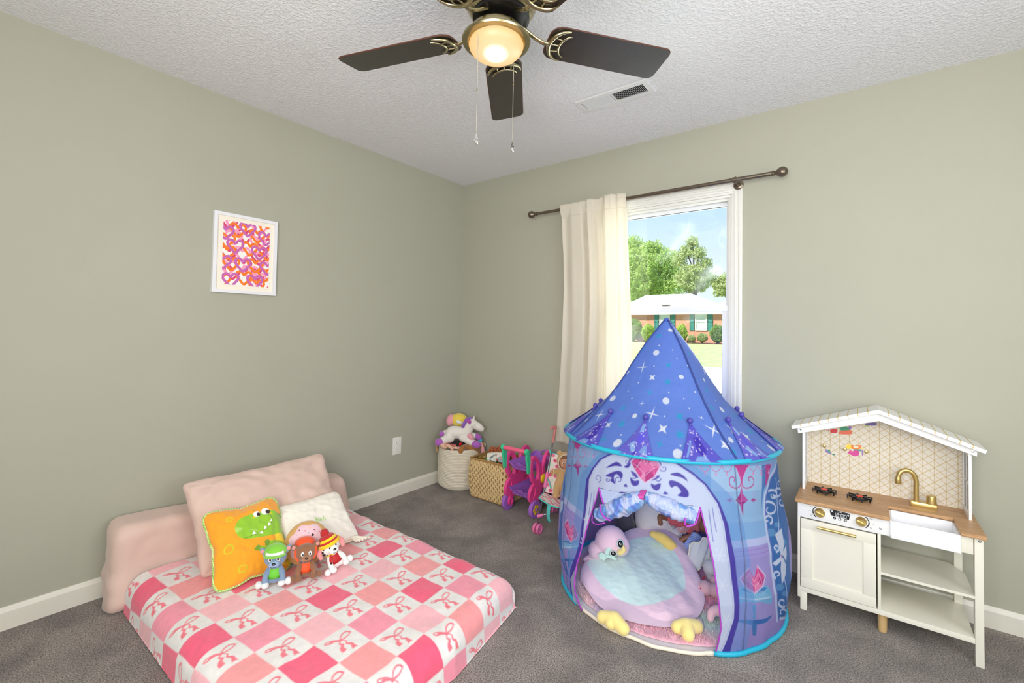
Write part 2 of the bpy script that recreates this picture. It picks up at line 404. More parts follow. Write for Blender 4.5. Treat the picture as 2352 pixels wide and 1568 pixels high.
# ---- wall outlet on the left wall
m_plate = mat('white outlet plastic', (236, 233, 226), rough=.35); m_dark = mat('black plastic', (22, 22, 24), rough=.45)
oy, oz = -.646, .363
ot = thing('wall_outlet', 'white duplex wall outlet low on the sage left wall', 'outlet', (0, oy, oz))
build('cover_plate', MB().box((.003, oy, oz), (.006, .075, .123), bev=.0025), m_plate, ot, world=True, angle=40)
m_recep = mat('white socket plastic', (240, 238, 230), rough=.3)
for dz in (.0205, -.0205):
    r = build('receptacle', MB().lathe([(.0, .0075), (.0165, .0075), (.0172, .006), (.0172, .004)][::-1], (0, oy, oz + dz), 20, (1, 0, 0)), m_recep, ot, world=True, angle=40)
    sl = MB().box((.0077, oy - .0065, oz + dz + .004), (.001, .0022, .009)); sl.box((.0077, oy + .0065, oz + dz + .004), (.001, .0022, .008)); sl.ell((.0077, oy, oz + dz - .009), (.0008, .0025, .0028), nu=10, nv=6)
    build('slot', sl, m_dark, r, world=True)

# ---- ceiling vent
m_vent = mat('white vent enamel', (228, 228, 228), rough=.4)
vx0, vx1, vy0, vy1 = 1.478, 1.868, -.702, -.567
vt = thing('ceiling_vent', 'white slotted air vent flush in the textured ceiling', 'vent', ((vx0 + vx1) / 2, (vy0 + vy1) / 2, H - .002))
fr = MB(); w = .026
fr.bx(vx0, vx1, vy0, vy0 + w, H - .008, H); fr.bx(vx0, vx1, vy1 - w, vy1, H - .008, H); fr.bx(vx0, vx0 + w, vy0 + w, vy1 - w, H - .008, H); fr.bx(vx1 - w, vx1, vy0 + w, vy1 - w, H - .008, H)
mx_ = (vx0 + vx1) / 2; fr.bx(mx_ - .004, mx_ + .004, vy0 + w, vy1 - w, H - .007, H)
build('frame', fr, m_vent, vt, world=True, angle=30)
build('duct_opening', MB().bx(vx0 + w, vx1 - w, vy0 + w, vy1 - w, H - .0012, H - .0002), m_dark, vt, world=True, smooth=False)
for k in range(40):
    x = vx0 + w + .004 + (vx1 - vx0 - 2 * w - .008) * (k + .5) / 40
    if abs(x - mx_) < .006: continue
    a = -.8 if x < mx_ else .8
    build('slat', MB().box((x, (vy0 + vy1) / 2, H - .005), (.0074 if x < mx_ else .0086, vy1 - vy0 - 2 * w, .0007), rot=(0, a, 0)), m_vent, vt, world=True, smooth=False)
build('damper_lever', MB().box((vx1 - w + .008, (vy0 + vy1) / 2 + .01, H - .009), (.012, .004, .005), bev=.001), m_vent, vt, world=True)
# ------------------------------------------------------------------ the yard beyond the window
gz = lambda y: max(0, min((y - 5) * .0184, .66))
def ground(name, x0, x1, y0, y1, m, dz=0, n=24):
    return struct(build(name, MB().grid(n, n, lambda u, v: (x0 + (x1 - x0) * u, y0 + (y1 - y0) * v, gz(y0 + (y1 - y0) * v) + dz)), m))
m_grass = mat('summer lawn', (186, 200, 128), rough=.95, vary=.22, vscale=2.5, bump=.6, bscale=14, bdist=.05)
m_conc = mat('pale street concrete', (212, 208, 200), rough=.9, vary=.05, vscale=1.5)
m_mulch = mat('brown mulch', (120, 88, 72), rough=1, vary=.25, vscale=12)
gl = ground('lawn', -60, 40, .2, 80, m_grass, -.15, 60)
st_ = struct(build('street', MB().grid(20, 8, lambda u, v: (-60 + 100 * u, 7.8 + 6.5 * v, gz(7.8 + 6.5 * v) - .12)), m_conc))
ml = struct(build('flower_bed', MB().grid(10, 3, lambda u, v: (-14 + 12 * u, 35.2 + 1.9 * v, gz(35.2 + 1.9 * v) - .12)), m_mulch))
def brick_mat():
    m = mat('red orange brick', (200, 130, 100), rough=.9); nt = m.node_tree; N = nt.nodes; L = nt.links
    tc = N.new('ShaderNodeTexCoord'); mp = N.new('ShaderNodeMapping'); mp.inputs['Rotation'].default_value = (PI / 2, 0, 0)
    br = N.new('ShaderNodeTexBrick'); br.inputs['Scale'].default_value = 3.2; br.inputs['Color1'].default_value = (*lin((222, 158, 122)), 1); br.inputs['Color2'].default_value = (*lin((202, 136, 106)), 1)
    br.inputs['Mortar'].default_value = (*lin((206, 180, 160)), 1); br.inputs['Mortar Size'].default_value = .014
    L.new(tc.outputs['Object'], mp.inputs[0]); L.new(mp.outputs[0], br.inputs['Vector']); L.new(br.outputs['Color'], N['Principled BSDF'].inputs['Base Color']); return m
m_brick = brick_mat(); m_roof = mat('pale grey shingles', (232, 232, 236), rough=.9, vary=.03, vscale=3); m_shut = mat('teal green shutters', (62, 134, 120), rough=.6)
m_hpane = mat('house window blinds', (206, 222, 212), rough=.25); m_eave = mat('house eave paint', (228, 224, 206), rough=.6)
HY = 37.2
def hp(u, v, y=HY): return on(u, v, 1, y)
hb = thing('brick_house', 'orange brick house with pale hip roof seen across the street', 'house', (-8, HY, .45))
xL, xR = hp(1405, 740).x, hp(1740, 740).x; ez = hp(1600, 715).z; gz0 = hp(1600, 786).z
build('brick_wall', MB().bx(xL, xR, HY, HY + 9, gz0 - .3, ez), m_brick, hb, world=True, smooth=False)
r0, r1 = hp(1484, 678, HY + 5), hp(1588, 674, HY + 5); rz = (r0.z + r1.z) / 2
eo = .5; rf = MB(); ev = [(hp(1405, 705).x, HY - eo, ez), (hp(1668, 712, HY).x + .3, HY - eo, ez), (hp(1668, 712, HY).x + .3, HY + 10, ez), (hp(1405, 705).x, HY + 10, ez)]
rv = [(r0.x, HY + 5, rz), (r1.x, HY + 5, rz)]
rf.add(ev + rv, [(0, 1, 5, 4), (1, 2, 5), (2, 3, 4, 5), (3, 0, 4), (3, 2, 1, 0)])
build('roof', rf, m_roof, hb, world=True, smooth=False)
g0 = hp(1645, 703, HY + 6); g1 = hp(1700, 682, HY + 6); g2 = hp(1800, 703, HY + 6)
build('roof', MB().add([(g0.x, HY + 1, g0.z - .35), (g1.x, HY + 6, g1.z), (g2.x, HY + 1, g2.z - .3), (g0.x, HY + 11, g0.z - .35), (g2.x, HY + 11, g2.z - .3), (g1.x, HY + 6.1, g1.z)], [(0, 2, 1), (0, 1, 5, 3), (2, 4, 5, 1), (3, 5, 4)]), m_roof, hb, world=True, smooth=False)
build('eave_board', MB().bx(xL, xR, HY - .45, HY - .3, ez - .16, ez + .03), m_eave, hb, world=True, smooth=False)
for (a, b, t, bt) in ((1597, 1624, 719, 759), (1515, 1539, 719, 759)):
    p, q = hp(a, t), hp(b, bt); w = MB().frame(p.x, q.x, q.z, p.z, .11, HY - .08, HY, 0); w.bx(p.x, q.x, HY - .07, HY, (p.z + q.z) / 2 - .05, (p.z + q.z) / 2 + .05)
    wo = build('window', w, m_eave, hb, world=True, smooth=False)
    build('pane', MB().bx(p.x, q.x, HY - .04, HY - .01, q.z, p.z), m_hpane, wo, world=True, smooth=False)
    sw = (q.x - p.x) * .42
    for x0 in (p.x - sw - .05, q.x + .05):
        s_ = MB().frame(x0, x0 + sw, q.z, p.z, .07, HY - .07, HY, 0); s_.bx(x0 + .05, x0 + sw - .05, HY - .05, HY, q.z, p.z); s_.bx(x0, x0 + sw, HY - .07, HY, (p.z + q.z) / 2 - .05, (p.z + q.z) / 2 + .05)
        build('shutter', s_, m_shut, hb, world=True, smooth=False)
def leaves(c, r, n, size, seed, hollow=.35, lump=.35):
    """a leafy crown: n small leaf blades over a lumpy ellipsoid"""
    g = random.Random(seed); vs = []; fs = []; c = Vector(c)
    while len(fs) < n:
        d = Vector((g.gauss(0, 1), g.gauss(0, 1), g.gauss(0, 1))).normalized()
        k = 1 + lump * mnoise.noise(d * 2.1 + Vector((seed, 0, 0))) + .5 * lump * mnoise.noise(d * 5 + Vector((0, seed, 0)))
        q = c + Vector((d.x * r[0], d.y * r[1], d.z * r[2])) * k * (1 - hollow * g.random() ** 2)
        a = Vector((g.gauss(0, 1), g.gauss(0, 1), g.gauss(0, 1))).normalized(); b = a.orthogonal().normalized(); s_ = size * g.uniform(.6, 1.3); o = len(vs)
        vs += [q - a * s_, q + b * s_ * .5, q + a * s_, q - b * s_ * .5]; fs.append((o, o + 1, o + 2, o + 3))
    return vs, fs
def leafmat(n, rgb): return mat(n, rgb, rough=.7, vary=.35, vscale=1.6, trans=.35)
m_leafA, m_leafB, m_leafC = leafmat('fresh tree leaves', (188, 210, 124)), leafmat('dull tree leaves', (192, 202, 142)), leafmat('hedge leaves', (150, 176, 104))
m_leafD = leafmat('bright shrub leaves', (182, 206, 100)); m_bark = mat('grey bark', (104, 92, 80), rough=1, vary=.3, vscale=4)
def tree(px, py, Y, rpx, kz, m, n, size, seed, label, extra=()):
    p = on(px, py, 1, Y); k = (Y + 2.8) / FPX; r = rpx * k * .82
    t = thing('leafy_tree', label, 'tree', (p.x, Y, gz(36)), group='trees behind the brick house')
    mb = MB(); mb.add(*leaves(p, (r, r, r * kz), n, size, seed))
    for (ex, ey, er) in extra: mb.add(*leaves(on(ex, ey, 1, Y), (er * k, er * k, er * k), int(n * .12), size, seed + ex, .9, .5))
    build('crown', mb, m, t, world=True, smooth=False)
    tk = MB().limb([(p.x, Y, gz(36) - .4), (p.x + .3, Y, p.z * .5), (p.x, Y, p.z)], [.4, .32, .2], 10)
    for (ex, ey, er) in extra: e = on(ex, ey, 1, Y); tk.limb([(p.x, Y, p.z), tuple((Vector(p) + e) / 2 + Vector((.1, 0, .3))), tuple(e)], [.12, .08, .04], 6)
    build('trunk', tk, m_bark, t, world=True)
tree(1478, 632, 62, 82, .95, m_leafA, 26000, .16, 3, 'big bright green tree rising over the left of the house roof', ((1450, 572, 30), (1496, 578, 26), (1530, 600, 30), (1545, 650, 34)))
tree(1592, 640, 50, 42, .9, m_leafB, 6500, .12, 11, 'thin-crowned tree with bare upper twigs over the roof ridge', ((1590, 556, 13), (1576, 578, 16), (1606, 582, 15), (1560, 600, 16), (1622, 606, 13)))
tree(1672, 656, 74, 36, .8, m_leafB, 8000, .15, 23, 'dull green tree at the right edge of the window', ((1632, 640, 16),))
def shrub(px, py, rx, rz, Y, m, n, seed, label):
    p = on(px, py, 1, Y); k = (Y + 2.8) / FPX
    b = thing('garden_shrub', label, 'shrub', (p.x, Y, gz(Y) - .12), group='shrubs along the brick house'); mb = MB(); q = (p.x, Y, gz(Y) + rz * k)
    mb.add(*leaves(q, (rx * k, rx * k * .9, rz * k * 1.05), n * 3, .048, seed, .25, .2))
    build('foliage', mb, m, b, world=True, smooth=False)
    build('stems', MB().limb([(p.x, Y, gz(Y) - .2), (p.x, Y, q[2])], [.1, .05], 8), m_bark, b, world=True)
shrub(1455, 757, 22, 24, 36.0, m_leafC, 2600, 5, 'tall dark hedge at the left corner of the brick house')
shrub(1489, 762, 15, 18, 35.6, m_leafD, 1800, 6, 'round bright shrub between the hedge and the left shutters')
shrub(1566, 764, 12, 18, 36.2, m_leafD, 1500, 8, 'round shrub beside the tent tip')
shrub(1588, 775, 8, 7, 35.8, m_leafB, 600, 9, 'small sparse shrub under the right house window')
shrub(1613, 775, 11, 9, 35.8, m_leafB, 800, 10, 'low spreading shrub under the right shutters')
shrub(1648, 764, 15, 18, 35.9, m_leafC, 1700, 12, 'round dark shrub at the right edge of the window view')
# ------------------------------------------------------------------ ceiling fan with light
FX, FY, FB = 1.703, -1.601, 2.25
m_brass = mat('antique brass', (176, 166, 132), rough=.27, metal=1, vary=.06, vscale=3, aniso=(1, 1, .05))
m_brassd = mat('dark gun metal', (30, 28, 26), rough=.35, metal=.6)
m_blade = mat('espresso blade wood', (46, 38, 32), rough=.3, vary=.18, vscale=9, aniso=(1, 12, 1), coat=.15)
m_bladee = mat('red brown blade edge', (88, 52, 38), rough=.5)
fan = thing('ceiling_fan', 'antique brass ceiling fan with dark brown blades and a lit frosted bowl', 'ceiling fan', (FX, FY, H))
LX, LY = FX - .012, FY - .009
hs = MB().lathe([(.068, H), (.075, H - .01), (.112, H - .03), (.122, H - .06), (.122, H - .105), (.108, H - .13), (.1, H - .137)], (FX, FY, 0), 48)
build('motor_housing', hs, m_brass, fan, world=True, angle=40)
build('flywheel', MB().lathe([(.098, H - .132), (.098, H - .15), (.075, H - .162), (.05, H - .165)], (FX, FY, 0), 40), m_brassd, fan, world=True, angle=40)
build('switch_housing', MB().lathe([(.036, H - .15), (.043, H - .158), (.043, H - .19), (.047, H - .196), (.06, H - .2)], (LX, LY, 0), 40), m_brass, fan, world=True, angle=40)
PT = 2.25
pan = MB().lathe([(.05, PT + .004), (.088, PT + .003), (.092, PT - .002), (.094, PT - .02), (.105, PT - .024), (.1165, PT - .03), (.119, PT - .036), (.116, PT - .041), (.1, PT - .041), (.096, PT - .036), (.09, PT - .032)], (LX, LY, 0), 64)
build('light_pan', pan, m_brass, fan, world=True, angle=35)
# frosted bowl: bulb's hot spot painted as an emission gradient, no lamp inside
def bowl_mat():
    m = bpy.data.materials.new('lit frosted glass'); m.use_nodes = True; nt = m.node_tree; N = nt.nodes; L = nt.links; b = N['Principled BSDF']
    b.inputs['Base Color'].default_value = (*lin((120, 100, 74)), 1); b.inputs['Roughness'].default_value = .45
    tc = N.new('ShaderNodeTexCoord'); ds = N.new('ShaderNodeVectorMath'); ds.operation = 'DISTANCE'; ds.inputs[1].default_value = (.012, -.016, -.035)
    L.new(tc.outputs['Object'], ds.inputs[0])
    cr = N.new('ShaderNodeValToRGB'); e = cr.color_ramp.elements
    e[0].position = .27; e[0].color = (9, 7.5, 5.5, 1); e[1].position = .98; e[1].color = (.78, .4, .1, 1)
    k = e.new(.38); k.color = (2.2, 1.7, 1.05, 1); k = e.new(.5); k.color = (.86, .6, .33, 1); k = e.new(.85); k.color = (.78, .48, .2, 1)
    sc = N.new('ShaderNodeMath'); sc.operation = 'MULTIPLY'; sc.inputs[1].default_value = 10; L.new(ds.outputs['Value'], sc.inputs[0])
    L.new(sc.outputs[0], cr.inputs[0]); L.new(cr.outputs[0], b.inputs['Emission Color']); b.inputs['Emission Strength'].default_value = .95
    return m
bw = MB().lathe([(.086, 0), (.091, -.004), (.0945, -.012)] + [(.0945 * math.cos(a), -.012 - .052 * math.sin(a)) for a in [PI / 2 * k / 16 for k in range(1, 17)]], (0, 0, 0), 64)
bo = build('glass_bowl', bw, bowl_mat(), fan); bo.location = (LX - FX, LY - FY, PT - .036 - H)
# blades
def blade(az):
    dn = Matrix.Rotation(az, 4, 'Z'); pitch = Matrix.Rotation(R_(-11), 4, 'X')
    T = Matrix.Translation((FX, FY, FB)) @ dn @ pitch; r0, r1, hw, c = .172, .636, .074, .026
    out = []
    for (cx, cy, a0) in ((r1 - c, hw - c, 0), (r0 + .04, hw - .04 - .004, 90), (r0 + .04, -hw + .04 + .004, 180), (r1 - c, -hw + c, 270)):
        rr = c if cx > .4 else .04
        for k in range(7): a = R_(a0 + 15 * k); out.append((cx + rr * math.cos(a) + (.006 * (1 - (cy / hw) ** 2) if cx > .4 else 0), cy + rr * math.sin(a)))
    mb = MB(); mb.T = T; mb.prism(out, .0055, ux=(1, 0, 0), uy=(0, 1, 0))
    bl = build('blade', mb, m_blade, fan, world=True, smooth=False)
    eb = MB(); eb.T = T; eb.tube([(x, y, 0) for x, y in out], .0031, 6, closed=True)
    build('edge_band', eb, m_bladee, bl, world=True)
    ir = MB(); ir.T = T; z = -.0085
    arc = []; rs = []
    for k in range(25):
        a = R_(95 + 170 * k / 24); t = k / 24; arc.append((.243 + .064 * math.cos(a), .066 * math.sin(a), z)); rs.append(.0028 + .0062 * math.sin(PI * t))
    ir.tube(arc, rs, 10)
    arc2 = []
    for k in range(17): a = R_(105 + 150 * k / 16); arc2.append((.262 + .046 * math.cos(a), .05 * math.sin(a), z))
    ir.tube(arc2, [.0025 + .0028 * math.sin(PI * k / 16) for k in range(17)], 8)
    ir.tube([(.183, 0, z), (.218, 0, z)], .0035, 8); ir.tube([(.19, .03, z), (.226, .024, z)], .003, 8); ir.tube([(.19, -.03, z), (.226, -.024, z)], .003, 8)
    ir.tube(bez([(.184, 0, z), (.16, 0, z - .002), (.13, 0, .002), (.105, 0, .018), (.08, 0, .036), (.06, 0, .042)], 5), .0085, 12, flat=.7)
    ir.box((.07, 0, .04), (.03, .03, .006), bev=.002)
    build('blade_iron', ir, m_brass, fan, world=True, angle=50)
for k in range(5): blade(R_(53.9 + 72 * k))
# pull chains with crystal drops
m_crys = bpy.data.materials.new('clear crystal'); m_crys.use_nodes = True
_b = m_crys.node_tree.nodes['Principled BSDF']; _b.inputs['Transmission Weight'].default_value = 1; _b.inputs['Roughness'].default_value = .03; _b.inputs['IOR'].default_value = 1.5
m_chain = mat('bead chain nickel', (186, 180, 166), rough=.3, metal=1)
for (u, v, zp, v1) in ((1099, 49, 2.236, 303), (1180, 141, 2.213, 324)):
    p = on(u, v, 2, zp); z = zp
    q = lambda z_: (RC.T @ (np.array([p.x, p.y, z_]) - CP)); py = lambda z_: PPY - FPX * q(z_)[2] / q(z_)[1]
    ze = zp
    while py(ze) < v1: ze -= .001
    pts = []; rs = []; nb = int((zp - ze) / .0034)
    for k in range(nb):
        zz = zp - k * .0034
        for f, r in ((0, .0004), (.25, .0014), (.5, .0016), (.75, .0014)): pts.append((p.x, p.y, zz - f * .0034)); rs.append(r)
    c_ = build('pull_chain', MB().tube(pts, rs, 6), m_chain, fan, world=True)
    mid = zp - (zp - ze) * .62 if v < 100 else zp - (zp - ze) * .28
    cn = MB().lathe([(.001, .006), (.0022, .004), (.0022, -.004), (.001, -.006)], (p.x, p.y, mid), 10); 
    build('connector', cn, m_brass, c_, world=True)
    dr = MB().lathe([(.0008, 0), (.0022, -.004), (.005, -.013), (.0078, -.022), (.008, -.027), (.006, -.033), (.003, -.036), (.0005, -.037)], (p.x, p.y, ze - .004), 10)
    build('crystal_drop', dr, m_crys, c_, world=True, smooth=False)
# ------------------------------------------------------------------ curtain rod + curtain
m_rod = mat('brushed bronze rod', (124, 112, 98), rough=.32, metal=.9)
RY, RZ = -.09, 2.064
rod = thing('curtain_rod', 'brushed bronze curtain rod with ball finials above the window', 'curtain rod', ((.8 + 2.34) / 2, RY, RZ))
jx = on(1491, 446, 1, RY).x
build('rod', MB().tube([(.815, RY, RZ), (jx, RY, RZ)], .0102, 18), m_rod, rod, world=True, angle=40)
build('rod', MB().tube([(jx - .002, RY, RZ), (2.325, RY, RZ)], .0118, 18), m_rod, rod, world=True, angle=40)
for sx, x0 in ((-1, .822), (1, 2.318)):
    pr = [(.0125, 0), (.0145, .002), (.0155, .006), (.014, .01), (.0095, .013), (.009, .017), (.013, .02), (.0155, .023)] + [(.0265 * math.sin(a), .047 - .027 * math.cos(a)) for a in [R_(38 + 142 * k / 14) for k in range(15)]]
    build('finial', MB().lathe(pr, (x0, RY, RZ), 28, (sx, 0, 0)), m_rod, rod, world=True, angle=45)
for bx_ in (on(1687, 415, 1, RY).x,):
    bk = MB().lathe([(.026, 0), (.026, .004), (.02, .008), (.013, .009), (.012, .013)], (bx_ + .008, 0 if bx_ < 1.2 else -.024, RZ - .012), 24, (0, -1, 0)); bk.tube([(bx_ + .008, -.012, RZ - .012), (bx_ + .006, -.06, RZ - .014), (bx_, RY, RZ - .013)], .0055, 10)
    bk.lathe([(.0132, -.011), (.0152, -.009), (.0152, .009), (.0132, .011)], (bx_, RY, RZ), 24, (1, 0, 0)); bk.tube([(bx_ + .004, RY, RZ + .011), (bx_ + .004, RY, RZ + .019)], .003, 8)
    build('bracket', bk, m_rod, rod, world=True, angle=40)
m_curt = mat('cream curtain cotton', (246, 240, 226), rough=.9, trans=.42, bump=.12, bscale=160, bdist=.002, sheen=.2)
def edge(z, tab):
    for (z0, a), (z1, b) in zip(tab, tab[1:]):
        if z <= z0 and z >= z1: t = (z0 - z) / (z0 - z1); return a + (b - a) * t
    return tab[-1][1] if z < tab[-1][0] else tab[0][1]
LE = [(2.1, 1.022), (2.0, 1.034), (1.75, 1.052), (1.5, 1.06), (1.1, 1.05), (.7, 1.028), (.45, 1.016)]
RE = [(2.1, 1.508), (1.8, 1.52), (1.2, 1.552), (.8, 1.562), (.45, 1.56)]
FOLD = [(0, .0), (.06, .006), (.2, -.012), (.33, -.012), (.38, .018), (.45, -.028), (.52, -.022), (.55, .012), (.6, .022), (.68, -.012), (.72, -.034), (.8, -.03), (.86, -.012), (.9, -.02), (.96, -.012), (1, .01)]
def foldy(u):
    for (a, p), (b, q) in zip(FOLD, FOLD[1:]):
        if u <= b: t = (u - a) / (b - a); t = t * t * (3 - 2 * t); return (p + (q - p) * t) * 1.3
    return FOLD[-1][1]
ZT, ZB = 2.094, .455
def curt(u, v):
    z = ZT + (ZB - ZT) * v; w = u + .012 * math.sin(v * 5 + u * 7) * min(v * 4, 1)
    pocket = math.exp(-((z - RZ) / .03) ** 2)
    y = RY - .004 + foldy(min(max(w, 0), 1)) * (.85 + .25 * v) + .006 * nz(u * 6, v * 5, 2) * min(v * 3, 1)
    y = y * (1 - pocket * .35) + (RY - .0115) * pocket * .35
    if z > RZ + .012: y = y * .8 + (RY - .006) * .2
    x = edge(z, LE) + (edge(z, RE) - edge(z, LE)) * u
    z2 = z + (.008 * nz(u * 9, 3) + .009 * (u > .62) * (1 - abs(u - .8) * 3) if v < .02 else 0)
    if abs(z - RZ) < .03: y = min(y, RY - .0125)
    elif z > RZ - .1: y = min(y, RY - .0125 + .03 * max(0, (RZ - .03 - z) / .07))
    return (x, min(y, -.034), z2)
cu = thing('curtain', 'cream cotton curtain panel hanging half over the window', 'curtain', (1.28, RY, RZ))
build('panel', MB().grid(150, 120, curt), m_curt, cu, world=True, mods=[dict(type='SOLIDIFY', thickness=.0016, offset=0)])
def hem(z):
    pts = [curt(k / 150, (ZT - z) / (ZT - ZB)) for k in range(151)]; return [(x, y - .0016, z_) for x, y, z_ in pts]
for z in (.53, 2.005): build('hem_stitching', MB().tube(hem(z), .0008, 4), mat('cream thread', (226, 216, 198), rough=.9), cu, world=True)
# ------------------------------------------------------------------ framed art
ay0, ay1, az0, az1 = -1.877, -1.553, 1.391, 1.816
art = thing('framed_print', 'white framed print of overlapping pink and orange hearts', 'picture', (.01, (ay0 + ay1) / 2, (az0 + az1) / 2))
m_fr = mat('white picture frame', (238, 238, 242), rough=.35)
fr = MB(); w = .017
for (a, b, c, d) in ((ay0, ay1, az1 - w, az1), (ay0, ay1, az0, az0 + w), (ay0, ay0 + w, az0 + w, az1 - w), (ay1 - w, ay1, az0 + w, az1 - w)): fr.bx(.001, .022, a, b, c, d)
build('frame', fr, m_fr, art, world=True, angle=30)
build('mat_board', MB().bx(.003, .0125, ay0 + w, ay1 - w, az0 + w, az1 - w), mat('cream mat board', (248, 240, 224), rough=.9), art, world=True, smooth=False)
py0, py1, pz0, pz1 = -1.8305, -1.592, 1.4355, 1.777
NU, NV = 300, 430
g = MB().grid(NU, NV, lambda u, v: (.0132, py0 + (py1 - py0) * u, pz0 + (pz1 - pz0) * v)); A = np.array(g.v)
pt = Paint(A[:, 1], A[:, 2], (248, 244, 238), .0009)
def pc(x, y):   # crop pixel of the print -> its plane
    L_ = np.array([355, 290]) * 1.0; TL, TR, BR, BL = (355, 290), (1048, 415), (1025, 1300), (325, 1255)
    s, t = .5, .5
    for _ in range(20):
        px = (1 - t) * ((1 - s) * TL[0] + s * TR[0]) + t * ((1 - s) * BL[0] + s * BR[0]); qy = (1 - t) * ((1 - s) * TL[1] + s * TR[1]) + t * ((1 - s) * BL[1] + s * BR[1])
        s += (x - px) / 700; t += (y - qy) / 930
    return py0 + (py1 - py0) * s, pz1 + (pz0 - pz1) * t
def heart(x, y, w, h, col, sw=.0128, rot=0):
    cx, cy = pc(x, y); k = .238 / 697; w *= k * 1.08; h *= k * 1.06
    P = [(0, .2), (.14, .4), (.32, .46), (.48, .3), (.46, .06), (.24, -.24), (0, -.5), (-.24, -.24), (-.46, .06), (-.48, .3), (-.32, .46), (-.14, .4)]
    c, s_ = math.cos(rot), math.sin(rot)
    pt.line(cr2([(cx + (a * w) * c - (b * h) * s_, cy + (a * w) * s_ + (b * h) * c) for a, b in P], 5, True), sw, col, closed=True)
Rr, Pk, Or, Mg = (222, 66, 118), (252, 160, 194), (252, 126, 16), (204, 102, 182)
for c, L_ in ((Rr, [(430, 330), (670, 540), (430, 800), (880, 870), (640, 980), (480, 1080), (880, 1120), (960, 660), (980, 1240)]),
              (Pk, [(510, 370), (500, 560), (860, 640), (620, 800), (880, 420), (940, 880), (420, 1010), (740, 1080), (860, 1180)]),
              (Or, [(560, 450), (850, 540), (395, 600), (735, 730), (400, 780), (820, 980), (460, 950), (650, 1160), (980, 1110), (1010, 460), (1000, 800), (330, 1200), (840, 1280)]),
              (Mg, [(703, 440), (380, 480), (520, 690), (880, 790), (630, 965), (985, 580), (1010, 1020), (455, 1190), (815, 1215), (345, 920)])):
    for (x, y) in L_: heart(x, y, 215 + 40 * nz(x, y), 195 + 30 * nz(y, x), c, rot=.12 * nz(x * .3, y * .7))
build('print', g, mat('matte print', vcol=True, rough=.55), art, world=True, smooth=False, col=pt.C)
# ------------------------------------------------------------------ floor bed
MT = .142          # blanket height on the mattress
m_sheet = mat('dusty pink cotton', (222, 192, 178), rough=.95, bump=.18, bscale=14, bdist=.012, sheen=.25, vary=.03, vscale=5)
m_foam = mat('white mattress cover', (232, 228, 222), rough=.9, bump=.1, bscale=60)
xf = lambda y: 1.478 + .085 * min(max((-1.16 - y) / .46, 0), 1)
mt_ = build('floor_mattress', MB().bx(.235, 1.44, -2.17, -1.215, .002, .125, .05), m_foam, smooth=True, angle=50)
tag(mt_, 'foam floor mattress hidden under the pink checkered blanket', 'mattress')
YN, YFR = -2.232, -1.165
def prof(s, lo, hi, r=.07):
    """arc length along a cloth laid over a block from lo to hi: returns position, drop"""
    q = PI * r / 2
    def side(d):                        # d: distance past the start of the rounding
        if d <= 0: return d - 0, 0
        if d < q: a = d / r; return r * math.sin(a), r * (1 - math.cos(a))
        e = d - q; return r + .06 * e, r + e
    if s > hi - r: o, dr = side(s - (hi - r)); return hi - r + o, dr
    if s < lo + r: o, dr = side((lo + r) - s); return lo + r - o, dr
    return s, 0
def cloth(sx, sy):
    fx = xf(sy)
    x, dx = prof(sx, -9, fx); y, dy = prof(sy, YN, YFR, .075)
    if sx < .32: x = sx
    d = (dx ** 3 + dy ** 3) ** (1 / 3) if dx > 0 and dy > 0 else max(dx, dy)
    z = MT - d
    z += .008 * nz(sx * 4, sy * 4, 1) + .004 * nz(sx * 12, sy * 9, 4) + .0035 * math.sin((sx * .6 + sy) * 46 + 3 * nz(sx * 5, sy * 5)) * max(0, nz(sx * 3.1, sy * 3.7, 9)) * 2.2
    if dy > .05 and sy > -1.5: y += .015 * nz(sx * 7, 2); x += .01 * nz(sx * 9, 5)
    if sy > -1.28 and sx < .45: z = max(z, .006)
    return (x, y, max(z, .004 + .003 * abs(nz(sx * 30, sy * 30))))
SX0, SX1, SY0, SY1 = .232, 1.69, -2.355, -1.02
NU, NV = 470, 420
g = MB().grid(NU, NV, lambda u, v: cloth(SX0 + (SX1 - SX0) * u, SY0 + (SY1 - SY0) * v))
uu, vv = np.meshgrid(np.linspace(SX0, SX1, NU + 1), np.linspace(SY0, SY1, NV + 1)); uu, vv = uu.ravel(), vv.ravel()
LV = (vv + 2.143 - .079 * (uu - .437)) / (.138 - .011 * (uu - .437)); LU = (uu - .437 + .0115 * LV) / .1335
WH = (236, 231, 226); HOT, PNK, LGT, COR = (246, 92, 124), (250, 150, 168), (252, 186, 192), (250, 158, 158)
KNOWN = {(-1, -1): HOT, (1, -1): PNK, (3, -1): HOT, (5, -1): COR, (7, -1): LGT, (0, 0): COR, (2, 0): LGT, (4, 0): PNK, (6, 0): HOT, (8, 0): PNK, (1, 1): HOT, (3, 1): COR, (5, 1): LGT, (7, 1): COR,
         (2, 2): COR, (4, 2): HOT, (6, 2): PNK, (8, 2): HOT, (3, 3): LGT, (5, 3): COR, (7, 3): LGT, (9, 3): PNK, (4, 4): LGT, (6, 4): HOT, (8, 4): COR, (10, 4): HOT, (3, 5): HOT, (5, 5): COR, (7, 5): PNK, (9, 5): LGT, (1, 5): PNK, (2, 4): COR, (0, 2): HOT, (2, 6): COR, (4, 6): PNK, (6, 6): HOT, (8, 6): LGT}
pt = Paint(LU, LV, WH, .03)
